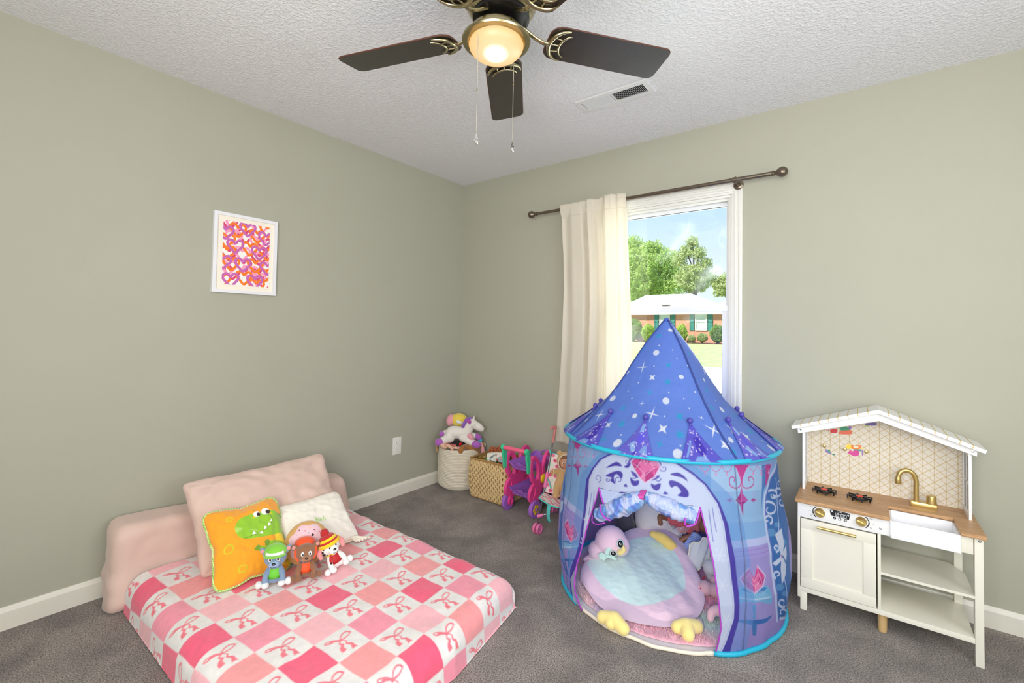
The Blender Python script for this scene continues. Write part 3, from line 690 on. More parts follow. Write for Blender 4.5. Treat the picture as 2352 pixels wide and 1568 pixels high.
for iu in range(-3, 12):
    for iv in range(-3, 10):
        if (iu + iv) % 2 == 0:
            c = KNOWN.get((iu, iv), (HOT, PNK, LGT, COR)[(iu * 5 + iv * 3) % 4]); j = [.02 * nz(iu * 3.3, iv * 2.7, k) for k in range(8)]
            pt.poly([(iu + j[0], iv + j[1]), (iu + 1 + j[2], iv + j[3]), (iu + 1 + j[4], iv + 1 + j[5]), (iu + j[6], iv + 1 + j[7])], c)
        else:
            B = (244, 118, 132); X = lambda b, a: (iu + .39 + b * .88, iv + .5 + a * .88)
            pt.line(cr2([X(0, 0), X(-.16, .16), X(-.2, .34), X(-.08, .42), X(.0, .26), X(.01, .08)], 4, True), [.036 + .03 * (k % 12) / 12 for k in range(24)], B, closed=True)
            pt.line(cr2([X(0, 0), X(-.1, -.14), X(-.13, -.3), X(-.2, -.38), X(-.24, -.3), X(-.16, -.12)], 4, True), .042, B, closed=True); pt.poly([X(.02, 0), X(-.08, -.16), X(-.16, -.32), X(-.2, -.2), X(-.08, -.02)], B)
            pt.ell(*X(0, .0), .045, .05, B)
            pt.line(cr2([X(0, -.01), X(.12, -.1), X(.2, -.06), X(.3, -.17), X(.4, -.19)], 5), [.03 + .0045 * k for k in range(21)], B); pt.poly([X(.3, -.24), X(.47, -.27), X(.41, -.2), X(.46, -.1), X(.32, -.1)], B)
            pt.line(cr2([X(0, .01), X(.14, .1), X(.26, .05), X(.36, .13), X(.5, .1)], 5), [.02 + .004 * k for k in range(21)], B); pt.poly([X(.4, .08), X(.58, .01), X(.55, .1), X(.6, .18), X(.42, .17)], B)
bl = build('checkered_blanket', g, mat('printed fleece', vcol=True, rough=.95, sheen=.35, bump=.3, bscale=70, bdist=.004, vary=.05, vscale=40), col=pt.C)
tag(bl, 'white and pink checkered fleece blanket with ribbon bows over the floor bed', 'blanket')
# bolster along the wall: a long block of dusty pink bedding with a loose hanging hem
BX0, BX1, BY0, BY1, BZ = .016, .215, -2.272, -1.16, .345
def rrect(u, w, h, r):
    """point on a rounded rectangle, u in 0..1, with outward normal"""
    r = max(min(r, w / 2 - 1e-4, h / 2 - 1e-4), 1e-4); L4 = [h - 2 * r, PI * r / 2, w - 2 * r, PI * r / 2] * 2; s = (u % 1) * sum(L4); i = 0
    while i < 7 and s > L4[i]: s -= L4[i]; i += 1
    W, Hh = w / 2, h / 2
    if i % 2 == 0:
        k = i // 2; return [(W, -Hh + r + s, 1, 0), (W - r - s, Hh, 0, 1), (-W, Hh - r - s, -1, 0), (-W + r + s, -Hh, 0, -1)][k]
    k = i // 2; cx, cy = [(W - r, Hh - r), (-W + r, Hh - r), (-W + r, -Hh + r), (W - r, -Hh + r)][k]; a = PI / 2 * k + s / r
    return (cx + r * math.cos(a), cy + r * math.sin(a), math.cos(a), math.sin(a))
def bolster(u, v):
    Ly = BY1 - BY0; R0 = .045; e = .03
    if v < e: q = v / e; y = BY0 + R0 * (1 - math.sin(PI / 2 * max(q * 2 - 1, 0))); ins = R0 * (1 - math.cos(PI / 2 * (1 - max(q * 2 - 1, 0)))) if q > .5 else None; k = q * 2; y = BY0 + R0 * (1 - math.sin(PI / 2 * max(q * 2 - 1, 0))) if q > .5 else BY0 + R0 * 0; y = BY0 + (R0 - R0 * math.cos(PI / 2 * (q * 2 - 1)) if q > .5 else 0)
    elif v > 1 - e: q = (1 - v) / e; k = q * 2; y = BY1 - (R0 - R0 * math.cos(PI / 2 * (q * 2 - 1)) if q > .5 else 0)
    else: q = 1; k = 2; y = BY0 + R0 + (Ly - 2 * R0) * (v - e) / (1 - 2 * e)
    ins = 0 if q == 1 else (R0 * (1 - math.sin(PI / 2 * (q * 2 - 1))) if q > .5 else R0); t = (y - (BY0 + BY1) / 2) / (Ly / 2)
    hh = BZ * (1 - .1 * max(t, 0) + .02 * math.sin(t * 5)) - ins; ww = BX1 - BX0 - 2 * ins
    x, z, nx, nz_ = rrect(u, ww, hh, .045); sc = 1 if q > .5 else max(k, .01); x *= sc; z = z * sc
    z += (hh) / 2; x += (BX0 + BX1) / 2
    lo_ = max(0, 1 - z / .2) ** 1.5; fr = (nx > .2)
    d = .012 * nz(x * 7, y * 6, z * 7) + .007 * nz(y * 14, z * 16, x * 4) + .005 * math.sin(y * 20 - z * 34 + 5 * nz(y * 3, z * 3)) * max(0, nz(y * 4, z * 5, 8)) * 2
    x += nx * d + .024 * (1 + nz(y * 8, 3)) * lo_ * fr; y += (-.016 * lo_ * (1 + nz(x * 18, 1)) * max(0, -t - .7) / .3 if t < -.7 else 0) + (d * (-1 if t < 0 else 1) if q < 1 else 0)
    return (max(x, .014), y, max(z + nz_ * d, .003))
bo_ = build('bolster_cushion', MB().grid(160, 200, bolster), m_sheet)
tag(bo_, 'long dusty pink bolster lying along the left wall behind the pillows', 'bolster')

# ---- pillows
def cushion(name, org, ux, uy, w, h, t, m, parent, n=60, pinch=.06, power=2.6, wr=.006, seed=1, ears=0, paint=None, sag=0, rim=.35, rnd_=14, wav=0):
    """stuffed pillow: front and back skins sharing a seam; returns the mesh object"""
    ux, uy = Vector(ux).normalized(), Vector(uy); uy = (uy - ux * uy.dot(ux)).normalized(); nv_ = ux.cross(uy).normalized(); org = Vector(org)
    mb = MB(); UV = []; rm_ = 2 ** (.5 - 1 / rnd_)
    def outl(a, b):
        m_ = max(abs(a), abs(b))
        if m_ < 1e-6: return 0, 0
        q = math.atan2(b, a); c, s_ = math.cos(q), math.sin(q); ro = (abs(c) ** rnd_ + abs(s_) ** rnd_) ** (-1 / rnd_)
        wob = 1 + wav * math.sin(q * 13 + seed) * m_ ** 4
        ro *= (1 - pinch * (1 - ((ro - 1) / (rm_ - 1)) ** .8)) * wob; return ro * c * m_, ro * s_ * m_
    def side(sg):
        def fn(u, v):
            a, b = 2 * u - 1, 2 * v - 1
            ox, oy = outl(a, b)
            prof_ = max((1 - abs(a) ** power) * (1 - abs(b) ** power), 0) ** rim
            k = wr * (nz(a * 2.4 + seed, b * 2.4, sg) + .6 * nz(a * 6, b * 6 + seed, sg) + .5 * math.sin((a - b) * 16 + seed) * (abs(a * b) ** 1.5))
            d = sg * (t / 2 * prof_) + k * min(prof_ * 1.5, 1)
            X, Y = ox * w / 2, oy * h / 2 - sag * (a * a)
            UV.append((X, Y, sg))
            return org + ux * X + uy * Y + nv_ * d
        return fn
    mb.grid(n, n, side(1)); k = len(mb.f); mb.grid(n, n, side(-1)); mb.f[k:] = [f[::-1] for f in mb.f[k:]]
    UVa = np.array(UV); colr = paint(UVa) if paint else None
    o = build(name, mb, m, parent, world=True, col=colr)
    bm = bmesh.new(); bm.from_mesh(o.data); bmesh.ops.remove_doubles(bm, verts=bm.verts, dist=2e-5); bm.to_mesh(o.data); bm.free()
    per = [(2 * k / n - 1, -1) for k in range(n)] + [(1, 2 * k / n - 1) for k in range(n)] + [(1 - 2 * k / n, 1) for k in range(n)] + [(-1, 1 - 2 * k / n) for k in range(n)]
    seam = []
    for a, b in per:
        ox, oy = outl(a, b); seam.append(org + ux * (ox * w / 2) + uy * (oy * h / 2 - sag * a * a))
    return o, seam, (org, ux, uy, nv_)
p = thing('bed_pillow', 'large dusty pink pillow leaning on the bolster behind the toys', 'pillow', (.36, -1.7, .3))
cushion('pillowcase', (.355, -1.70, .318), (-.02, 1, 0), (-.24, 0, .33), .69, .43, .125, m_sheet, p, n=110, pinch=.05, wr=.012, seed=4, wav=.006, rnd_=24)
# cream pillow with pale piping and lettering
def p_cream(UV):
    q = Paint(UV[:, 0], UV[:, 1], (250, 243, 230), .002)
    G = (166, 222, 100)
    def st(pts, x, s=.0125): x = -.03 + x * .6; q.line([(x + a * s, -.01 + b * s) for a, b in cr2(pts, 5)], .003, G)
    st([(0, -1), (.1, .6), (.2, 1.5), (.45, 1.4), (.15, .2), (.1, -.2), (.5, .6), (.7, .3), (.35, 0), (.8, -.6)], .03)       # k
    st([(0, .6), (.1, -.2), (.3, -.4), (.5, -.1)], .052); q.ell(-.03 + .056 * .6, -.01 + .0145, .0019, .0019, G)                            # i
    st([(0, .7), (.05, -.4), (.1, .2), (.4, .7), (.6, .4), (.62, -.3), (.9, -.2)], .066)                                        # n
    st([(0, -.3), (.4, .5), (.5, 1.2), (.55, .5), (.9, -.1), (.6, -.5), (.2, -.3)], .088, .0145)                                 # s
    st([(0, -.6), (.2, .7), (.5, 1.0), (.7, .5), (.3, .1)], -.035); st([(0, .5), (.2, -.3), (.5, .5), (.7, -.3)], -.012)         # hidden start of the word
    q.C[UV[:, 2] < 0] = lin((250, 243, 230)); return q.C
p = thing('cream_pillow', 'cream pillow with pale piping and small green lettering beside the donut toy', 'pillow', (.52, -1.57, .25))
o, seam, fr_ = cushion('cover', (.545, -1.575, .24), (.04, 1, 0), (-.235, 0, .19), .365, .29, .1, mat('cream printed cotton', vcol=True, rough=.9, bump=.12, bscale=25, bdist=.006, sheen=.2), p, n=130, pinch=.055, wr=.006, seed=9, paint=p_cream, rnd_=12)
m_pipe = mat('pale lemon piping', (244, 236, 196), rough=.8)
build('piping', MB().tube(seam, .0035, 8, closed=True), m_pipe, p, world=True)
fo = MB().grid(24, 12, lambda u, v: (.672 + .03 * v, -1.445 + .05 * (u - .5) * (.5 + 1.1 * v) + .045 * v, .152 + .022 * (1 - v) + .004 * math.sin(u * 26) * v))
build('corner_ruffle', fo, mat('cream ruffle', (246, 236, 216), rough=.9), p, world=True, mods=[dict(type='SOLIDIFY', thickness=.004)])
# dinosaur pillow
DW, DH = .3, .325
DTL, DTR, DBR, DBL = (55, 265), (1130, 90), (1010, 1250), (185, 1490)      # its corners in the photo crop
def dpc(x, y):
    s = t = .5
    for _ in range(25):
        a = (1 - t) * ((1 - s) * DTL[0] + s * DTR[0]) + t * ((1 - s) * DBL[0] + s * DBR[0]); b = (1 - t) * ((1 - s) * DTL[1] + s * DTR[1]) + t * ((1 - s) * DBL[1] + s * DBR[1])
        s += (x - a) / 1000; t += (y - b) / 1200
    return ((s - .5) * DW * .98, (.5 - t) * DH * .98)
def p_dino(UV):
    q = Paint(UV[:, 0], UV[:, 1], (250, 164, 26), .0016); D = dpc; P = lambda L_, c, n=5: q.poly(cr2([D(*a) for a in L_], n, True), c)
    GR, DG, YE = (146, 198, 44), (120, 160, 40), (250, 214, 40)
    P([(1040, 395), (1090, 400), (1085, 440), (1060, 450)], DG, 2)
    P([(1000, 640), (1085, 620), (1060, 900), (960, 1000), (940, 800)], GR)
    q.poly([D(*a) for a in [(890, 750), (990, 735), (1040, 800), (1060, 1100), (1020, 1245), (815, 1255), (820, 1100), (850, 1040), (880, 900)]], YE)
    q.line([D(855, 985), D(960, 985)], .0012, (200, 150, 30)); q.line([D(820, 1100), D(930, 1080)], .0012, (180, 140, 30)); q.line(cr2([D(820, 1235), D(920, 1200), D(1030, 1130)], 4), .0012, (110, 90, 20))
    for L_ in ([(800, 870), (950, 880), (960, 970), (760, 965), (740, 930)], [(660, 955), (850, 990), (850, 1060), (830, 1110), (690, 1060), (640, 1020)]): P(L_, GR)
    for L_ in ([(770, 850), (805, 870), (790, 910), (760, 950), (722, 940), (735, 910), (725, 890)], [(640, 925), (665, 940), (665, 970), (640, 1015), (600, 1000), (595, 975), (615, 955)]): P(L_, DG, 3)
    P([(405, 640), (420, 560), (480, 470), (600, 410), (760, 375), (900, 350), (1010, 370), (1070, 460), (1085, 560), (1080, 650), (1010, 720), (860, 780), (700, 805), (540, 805), (450, 770)], GR)
    P([(405, 640), (425, 600), (500, 630), (430, 680)], (176, 214, 100)); P([(570, 660), (640, 660), (715, 705), (660, 700)], (166, 210, 84))
    q.line(cr2([D(495, 800), D(640, 750), D(790, 675), (D(880, 590)), D(915, 510), D(905, 450)], 5), .0017, (70, 90, 20))
    for a, b, c in (((600, 750), (630, 695), (665, 738)), ((690, 730), (745, 700), (740, 755)), ((765, 685), (780, 628), (815, 655)), ((830, 640), (845, 575), (880, 600)), ((865, 560), (905, 512), (908, 550))): q.poly([D(*a), D(*b), D(*c)], (252, 250, 244))
    for (x, y, r, ix, iy) in ((725, 408, 46, 748, 415), (858, 370, 58, 890, 380)):
        cx, cy = D(x, y); k = DW / 1000; q.ell(cx, cy, r * k, r * k * .95, (252, 250, 246)); cx, cy = D(ix, iy); q.ell(cx, cy, r * .56 * k, r * .6 * k, (52, 32, 26))
    for (x, y) in ((678, 458), (920, 412)): q.ell(*D(x, y), .004, .0036, (250, 196, 20))
    q.line(cr2([D(680, 370), D(695, 345), D(722, 340)], 4), .0014, (110, 120, 30)); q.line(cr2([D(870, 298), D(892, 296), D(905, 312)], 4), .0014, (110, 120, 30))
    for (x, y, rx, ry, a) in ((355, 445, 36, 28, .2), (310, 925, 52, 60, -.5), (437, 1253, 48, 42, 0), (1100, 310, 24, 34, .3)): k = DW / 1000; q.ell(*D(x, y), rx * k, ry * k, (196, 206, 30), a, ringw=.0032)
    q.C[UV[:, 2] < 0] = lin((248, 160, 26)); return q.C
p = thing('dinosaur_cushion', 'orange plush cushion with a grinning green dinosaur and checked green trim', 'cushion', (.53, -1.885, .27))
o, seam, fr_ = cushion('cover', (.555, -1.885, .272), (.085, 1, 0), (-.205, 0, .235), DW * 1.04, DH * 1.06, .105, mat('orange plush', vcol=True, rough=.85, sheen=.5, bump=.2, bscale=55, bdist=.005), p, n=210, pinch=.13, wr=.008, seed=2, paint=p_dino, rim=.42, rnd_=6.5, wav=.012)
def gingham():
    m = mat('green gingham trim', (150, 200, 70), rough=.8); nt = m.node_tree; N = nt.nodes; L = nt.links
    tc = N.new('ShaderNodeTexCoord'); ck = N.new('ShaderNodeTexChecker'); ck.inputs['Scale'].default_value = 190; ck.inputs[1].default_value = (*lin((128, 190, 60)), 1); ck.inputs[2].default_value = (*lin((224, 236, 170)), 1)
    L.new(tc.outputs['Object'], ck.inputs['Vector']); L.new(ck.outputs[0], N['Principled BSDF'].inputs['Base Color']); return m
build('trim', MB().tube(seam, .0065, 8, closed=True, flat=.8), gingham(), p, world=True)
# donut plush
def plush(n, rgb=(200, 200, 200), b=.25): return mat(n, rgb, rough=.92, sheen=.45, bump=b, bscale=110, bdist=.003, vary=.035, vscale=18)
dn = thing('donut_plush', 'round pink-iced donut plush with sprinkles propped between the toys', 'plush toy', (.688, -1.69, .235))
zd = Vector((.86, -.34, .42)).normalized(); dq = zd.to_track_quat('Z', 'Y'); dn.rotation_euler = dq.to_euler()
m_dough = plush('tan dough plush', (216, 166, 96)); DR = .093
build('body', MB().ell((0, 0, 0), (DR, DR, .05), nu=48, nv=28), m_dough, dn)
ic = []
for k in range(72): a = 2 * PI * k / 72; r = .077 + .0045 * math.sin(a * 7 + .6) + .003 * math.sin(a * 4); ic.append((r * math.cos(a), r * math.sin(a)))
dz = lambda x, y: .05 * math.sqrt(max(1 - (x * x + y * y) / DR ** 2, 0))
icm = MB().grid(72, 14, lambda u, v: (lambda a, r: (r * v * math.cos(a), r * v * math.sin(a), dz(r * v * math.cos(a), r * v * math.sin(a)) + .0022 - .0026 * (v > .99)))(2 * PI * u, .077 + .0045 * math.sin(2 * PI * u * 7 + .6)))
icing = build('icing', icm, plush('pink icing plush', (240, 198, 206)), dn)
loc_ = lambda px_, py_: dq.inverted() @ (Vector(on(px_, py_, 0, .715)) - Vector((.688, -1.69, .235)))
SPR = [((688, 1214), 30, (60, 36, 30)), ((702, 1217), 130, (216, 60, 90)), ((723, 1214), 140, (60, 36, 30)), ((668, 1226), 80, (60, 36, 30)), ((681, 1226), 120, (140, 200, 214)), ((709, 1222), 60, (140, 200, 214)), ((678, 1214), 90, (244, 200, 120)), ((713, 1209), 10, (244, 200, 120)), ((724, 1204), 40, (150, 204, 220)), ((694, 1228), 20, (244, 196, 130)), ((735, 1219), 60, (216, 60, 90)), ((662, 1243), 100, (244, 200, 120)), ((724, 1278), 40, (60, 36, 30))]
for (pp, a, c) in SPR:
    q = loc_(*pp); x, y = q.x * .93, q.y * .93; d = R_(a); l = .0035
    if math.hypot(x, y) > .08: continue
    build('sprinkle', MB().limb([(x - l * math.cos(d), y - l * math.sin(d), dz(x, y) + .0022), (x + l * math.cos(d), y + l * math.sin(d), dz(x, y) + .0022)], [.0014, .0014], 8, 1), mat('sprinkle %d %d %d' % c, c, rough=.7), dn)
m_eye = mat('glossy black eye', (12, 10, 10), rough=.08, coat=.6)
q = loc_(718, 1227); build('eye', MB().ell((q.x * .93, q.y * .93, dz(q.x, q.y) + .001), (.0062, .0062, .004)), m_eye, dn)
q2 = loc_(668, 1250); build('eye', MB().ell((q2.x * .8, q2.y * .8, dz(q2.x, q2.y) + .003), (.006, .006, .004)), m_eye, dn)

# ---- three sitting plush animals, plain generic clothes
def plushie(name, label, loc, yaw, tilt, fur, paw, inner, hat, vest, ear='round', scale=1.0, spots=None, floppy=False, lean=0):
    t = thing(name, label, 'plush toy', loc, (tilt, lean, yaw)); t.scale = (scale,) * 3
    mf, mp = plush(fur[0], fur[1]), plush(paw[0], paw[1])
    b = MB().ell((0, .004, .045), (.034, .03, .046)).ell((0, .002, .118), (.05, .045, .044)).limb([(0, 0, .07), (0, 0, .1)], [.026, .026])
    b.ell((0, -.036, .104), (.026, .02, .02))
    for s in (-1, 1):
        b.limb([(s * .024, -.008, .068), (s * .036, -.03, .045), (s * .034, -.04, .016)], [.014, .013, .012])
        b.limb([(s * .02, -.004, .02), (s * .045, -.018, .014), (s * .058, -.03, .012)], [.017, .014, .012])
        if not floppy: b.limb([(s * .044, .004, .142), (s * .058, .006, .156)], [.014, .011])
    b.limb([(0, .03, .02), (0, .045, .03)], [.012, .01])
    body = build('body', b, mf, t, mods=BLOB(.0032, 8))
    for s in (-1, 1):
        build('paw', MB().ell((s * .034, -.043, .0135), (.0165, .018, .0135)), mp, t)
        build('paw', MB().ell((s * .062, -.036, .0165), (.015, .018, .0165)), mp, t)
        if floppy: build('ear', MB().limb([(s * .043, .0, .14), (s * .06, -.004, .118), (s * .061, -.008, .092)], [.008, .014, .011], 12), mat(inner[0], inner[1], rough=.9, sheen=.4), t)
        else: build('ear_lining', MB().ell((s * .056, -.005, .153), (.009, .004, .009)), mat(inner[0], inner[1], rough=.9, sheen=.4), t)
        e = build('eye', MB().ell((s * .0175, -.0425, .125), (.0085, .0035, .011), rot=(-.15, 0, s * .35)), mat('white felt eye', (246, 244, 240), rough=.6), t)
        build('pupil', MB().ell((s * .0165, -.0455, .1235), (.0048, .0025, .0062), rot=(-.15, 0, s * .35)), m_eye, e)
    build('muzzle', MB().ell((0, -.047, .101), (.0225, .013, .0165)), plush(fur[0] + ' muzzle', tuple(min(255, int(c * 1.13 + 10)) for c in fur[1])), t)
    build('nose', MB().ell((0, -.0605, .1085), (.0085, .006, .0062)), m_eye, t)
    mo = MB().tube(bez([(-.013, -.0572, .0965), (-.006, -.0605, .0915), (0, -.0612, .0945), (.006, -.0605, .0915), (.013, -.0572, .0965)], 4), .0011, 6)
    build('mouth', mo, m_eye, t)
    vm = MB().lathe([(.0345, .03), (.0375, .045), (.0365, .062), (.029, .078), (.024, .084)], (0, .003, 0), 32)
    vo = build('vest', vm, mat(vest[0], vest[1], rough=.6, bump=.1, bscale=200), t, mods=[dict(type='SOLIDIFY', thickness=.003)]); vo.scale = (1, .92, 1)
    hat(t)
    if spots:
        for (x, y, z, r) in spots:
            d = Vector((x, y - .002, z - .118)); build('spot', MB().ell((x, y, z), (r, r * .6, r), rot=d.to_track_quat('Y', 'Z').to_matrix()), mat('black felt spot', (36, 30, 30), rough=.9), t)
    return t
m_hgreen, m_hwhite = plush('lime felt', (132, 206, 60), .1), plush('white felt', (240, 240, 236), .1)
def hat_cap(t):
    dome = MB().lathe([(.0505, 0), (.0505, .008), (.046, .022), (.034, .034), (.018, .041), (.0002, .0435)], (0, .002, .136), 36)
    h = build('cap', dome, m_hgreen, t); h.scale = (1, .93, 1); h.rotation_euler = (0, 0, 0)
    build('cap_front', MB().grid(16, 8, lambda u, v: (.0515 * math.sin(R_(-52 + 104 * u)) * (1 - .12 * v * v), .002 - .0482 * math.cos(R_(-52 + 104 * u)) * (1 - .16 * v * v), .138 + .02 * v)), m_hwhite, t, mods=[dict(type='SOLIDIFY', thickness=.003)])
    build('cap_brim', MB().grid(20, 4, lambda u, v: ((.0505 + .008 * v) * math.sin(R_(-58 + 116 * u)), .002 - (.047 + .018 * v) * math.cos(R_(-58 + 116 * u)), .138 - .004 * v)), m_hgreen, t, mods=[dict(type='SOLIDIFY', thickness=.0025)])
m_hor = plush('orange felt', (244, 84, 32), .1)
def hat_hood(t):
    h = build('hood', MB().lathe([(.0495, -.012), (.0525, .004), (.0505, .018), (.042, .033), (.026, .043), (.0002, .047)], (0, .006, .132), 36), m_hor, t, mods=[dict(type='SOLIDIFY', thickness=.003)])
    h.rotation_euler = (-.22, 0, 0); h.location = (0, .026, .006)
    for s in (-1, 1): build('hood_strap', MB().limb([(s * .0485, -.008, .135), (s * .048, -.012, .112), (s * .036, -.016, .09)], [.007, .006, .005], 10), m_hor, t)
    build('collar', MB().tube([(.027 * math.cos(a), .002 + .026 * math.sin(a), .08) for a in [2 * PI * k / 28 for k in range(28)]], .0032, 8, closed=True), mat('blue collar', (44, 86, 170), rough=.5), t)
m_hred, m_hyel = plush('red knit', (196, 34, 34), .4), plush('yellow knit', (250, 214, 26), .4)
def hat_bobble(t):
    h = build('knit_hat', MB().lathe([(.05, 0), (.0515, .008)], (0, .002, .134), 36), m_hyel, t)
    for i, (z0, z1, m) in enumerate(((.006, .02, m_hred), (.018, .032, m_hyel), (.03, .044, m_hred))):
        r = lambda z: .052 * math.sqrt(max(1 - (z / .05) ** 2, 0.02)); build('knit_band', MB().lathe([(r(z0) * .98, z0), (r((z0 + z1) / 2) * 1.03, (z0 + z1) / 2), (r(z1) * .98, z1)] + ([(.0002, z1 + .003)] if i == 2 else []), (0, .003, .136), 36), m, t)
    g_ = random.Random(3); fz = MB()
    for k in range(420):
        a = g_.uniform(0, 2 * PI); z = .134 + g_.uniform(-.006, .011); d = Vector((math.cos(a), math.sin(a) * .93, g_.uniform(-.4, .4))); c = Vector((.05 * math.cos(a), .002 + .0465 * math.sin(a), z)); fz.tube([c, c + d * .009], [.0016, .0006], 4)
    fz.lathe([(.048, -.008), (.053, 0), (.053, .008), (.048, .014)], (0, .002, .134), 36)
    build('fleece_cuff', fz, m_hyel, t)
    bo2 = MB()
    for k in range(260): d = Vector((g_.gauss(0, 1), g_.gauss(0, 1), g_.gauss(0, 1))).normalized(); bo2.tube([Vector((0, .006, .19)) + d * .012, Vector((0, .006, .19)) + d * .0225], [.002, .0012], 4)
    bo2.ell((0, .006, .19), .019); build('bobble', bo2, m_hred, t)
    sc_ = MB().tube([(.029 * math.cos(a), .002 + .028 * math.sin(a), .082) for a in [2 * PI * k / 28 for k in range(28)]], .006, 8, closed=True); build('scarf', sc_, m_hyel, t)
    build('scarf_end', MB().limb([(-.02, -.028, .08), (-.03, -.034, .06), (-.032, -.034, .04)], [.006, .0065, .006], 10), m_hred, t)
plushie('plush_bear', 'grey-blue plush animal in a green and white cap sitting before the dinosaur cushion', (.752, -1.862, .149), R_(58), R_(-4), ('slate blue plush', (128, 152, 182)), ('white paw plush', (234, 234, 232)), ('pink ear felt', (226, 150, 152)), hat_cap, ('green vest', (112, 206, 56)), scale=.88)
plushie('plush_bear', 'brown plush animal in an orange hood and vest sitting before the donut toy', (.805, -1.758, .149), R_(66), R_(-6), ('cocoa plush', (146, 100, 70)), ('cocoa paw plush', (142, 96, 66)), ('pale pink felt', (216, 150, 140)), hat_hood, ('orange vest', (246, 88, 36)), scale=.84)
plushie('plush_puppy', 'white spotted plush animal in a red and yellow bobble hat leaning beside the donut toy', (.84, -1.628, .150), R_(84), R_(-14), ('white puppy plush', (242, 238, 234)), ('white puppy paw', (244, 240, 236)), ('rose ear felt', (240, 150, 150)), hat_bobble, ('red vest', (190, 30, 34)), scale=.85, floppy=True, lean=R_(-16),
        spots=[(-.046, -.014, .112, .006), (-.045, -.02, .099, .007), (-.041, -.024, .124, .004), (-.035, -.033, .092, .004), (-.034, -.045, .05, .006)])
# ------------------------------------------------------------------ play kitchen
KF = -.365
m_kw = mat('cream kitchen lacquer', (234, 230, 214), rough=.35); m_kw2 = mat('white kitchen lacquer', (240, 240, 238), rough=.3)
def wood_mat():
    m = mat('light oak laminate', (190, 148, 104), rough=.42); nt = m.node_tree; N = nt.nodes; L = nt.links
    tc = N.new('ShaderNodeTexCoord'); mp = N.new('ShaderNodeMapping'); mp.inputs['Scale'].default_value = (6, 90, 90); n = N.new('ShaderNodeTexNoise'); n.inputs['Scale'].default_value = 1; n.inputs['Detail'].default_value = 6; n.inputs['Distortion'].default_value = .8
    r = N.new('ShaderNodeValToRGB'); e = r.color_ramp.elements; e[0].position = .32; e[0].color = (*lin((168, 124, 84)), 1); e[1].position = .66; e[1].color = (*lin((206, 164, 118)), 1)
    L.new(tc.outputs['Object'], mp.inputs[0]); L.new(mp.outputs[0], n.inputs['Vector']); L.new(n.outputs['Fac'], r.inputs[0]); L.new(r.outputs[0], N['Principled BSDF'].inputs['Base Color']); return m
m_oak = wood_mat(); m_gold = mat('brushed gold', (214, 186, 118), rough=.32, metal=.85); m_blk = mat('black grate', (24, 24, 26), rough=.4); m_screw = mat('steel screw', (170, 170, 170), rough=.3, metal=1)
m_red = mat('red burner cap', (238, 62, 36), rough=.4)
K = thing('play_kitchen', 'white and cream toy kitchen with wooden counter and gabled roof by the right wall', 'toy kitchen', (2.755, -.21, 0))
def kp(name, mb, m, parent=None, **kw): kw.setdefault('angle', 35); return build(name, mb, m, parent or K, world=True, **kw)
kp('leg', MB().bx(3.025, 3.049, KF, KF + .03, 0, .477, .0015), m_kw); kp('leg', MB().bx(2.471, 2.496, KF + .002, KF + .03, 0, .08, .0015), m_kw)
kp('leg', MB().bx(3.0, 3.026, -.088, -.06, 0, .477, .0015), m_kw); kp('leg', MB().bx(2.466, 2.492, -.088, -.06, 0, .477, .0015), m_kw)
kp('peg_leg', MB().lathe([(.014, 0), (.0155, .01), (.0165, .078)], (2.757, -.325, 0), 20), mat('pale pine peg', (206, 172, 118), rough=.6))
kp('side_panel', MB().bx(2.461, 2.471, KF, -.06, .053, .474, .001), m_kw)
kp('bottom_shelf', MB().bx(2.471, 3.025, KF + .001, -.062, .08, .1, .001), m_kw); kp('middle_shelf', MB().add([(2.752, KF + .001, .245), (3.025, KF + .001, .245), (3.025, -.16, .245), (2.985, -.075, .245), (2.752, -.075, .245)] + [(2.752, KF + .001, .255), (3.025, KF + .001, .255), (3.025, -.16, .255), (2.985, -.075, .255), (2.752, -.075, .255)], [(4, 3, 2, 1, 0), (5, 6, 7, 8, 9), (0, 1, 6, 5), (1, 2, 7, 6), (2, 3, 8, 7), (3, 4, 9, 8), (4, 0, 5, 9)]), m_kw, smooth=False)
kp('divider', MB().bx(2.741, 2.752, KF, -.062, .1, .406, .001), m_kw)
dr = kp('door', MB().frame(2.474, 2.737, .103, .402, .042, KF - .003, KF + .01, .001).bx(2.51, 2.70, KF + .003, KF + .009, .14, .37), m_kw)
hd = MB().tube([(2.536, KF - .016, .3805), (2.671, KF - .016, .3795)], .0058, 16)
for x in (2.552, 2.655): hd.tube([(x, KF - .002, .38), (x, KF - .016, .38)], .004, 10)
kp('handle', hd, m_gold, dr)
kp('control_panel', MB().bx(2.463, 2.784, KF - .001, KF + .011, .407, .475, .001), m_kw2); kp('apron', MB().bx(2.987, 3.022, KF - .001, KF + .011, .408, .475, .001), m_kw)
# counter with the sink cut-out
ct = [(2.452, -.388), (2.781, -.388), (2.781, -.222), (2.985, -.222), (2.985, -.388), (3.056, -.388), (3.056, -.058), (2.452, -.058)]
kp('countertop', MB().prism(ct, .016, org=(0, 0, .482), ux=(1, 0, 0), uy=(0, 1, 0)), m_oak, mods=[dict(type='BEVEL', width=.0035, segments=2, limit_method='ANGLE')])
m_sink = mat('white sink plastic', (246, 246, 248), rough=.18)
sk = MB().bx(2.784, 2.988, -.378, -.368, .405, .474, .003); sk.bx(2.781, 2.788, -.372, -.222, .41, .474); sk.bx(2.979, 2.986, -.372, -.222, .41, .474); sk.bx(2.781, 2.986, -.228, -.221, .41, .474); sk.bx(2.781, 2.986, -.372, -.222, .405, .412)
kp('sink', sk, m_sink)
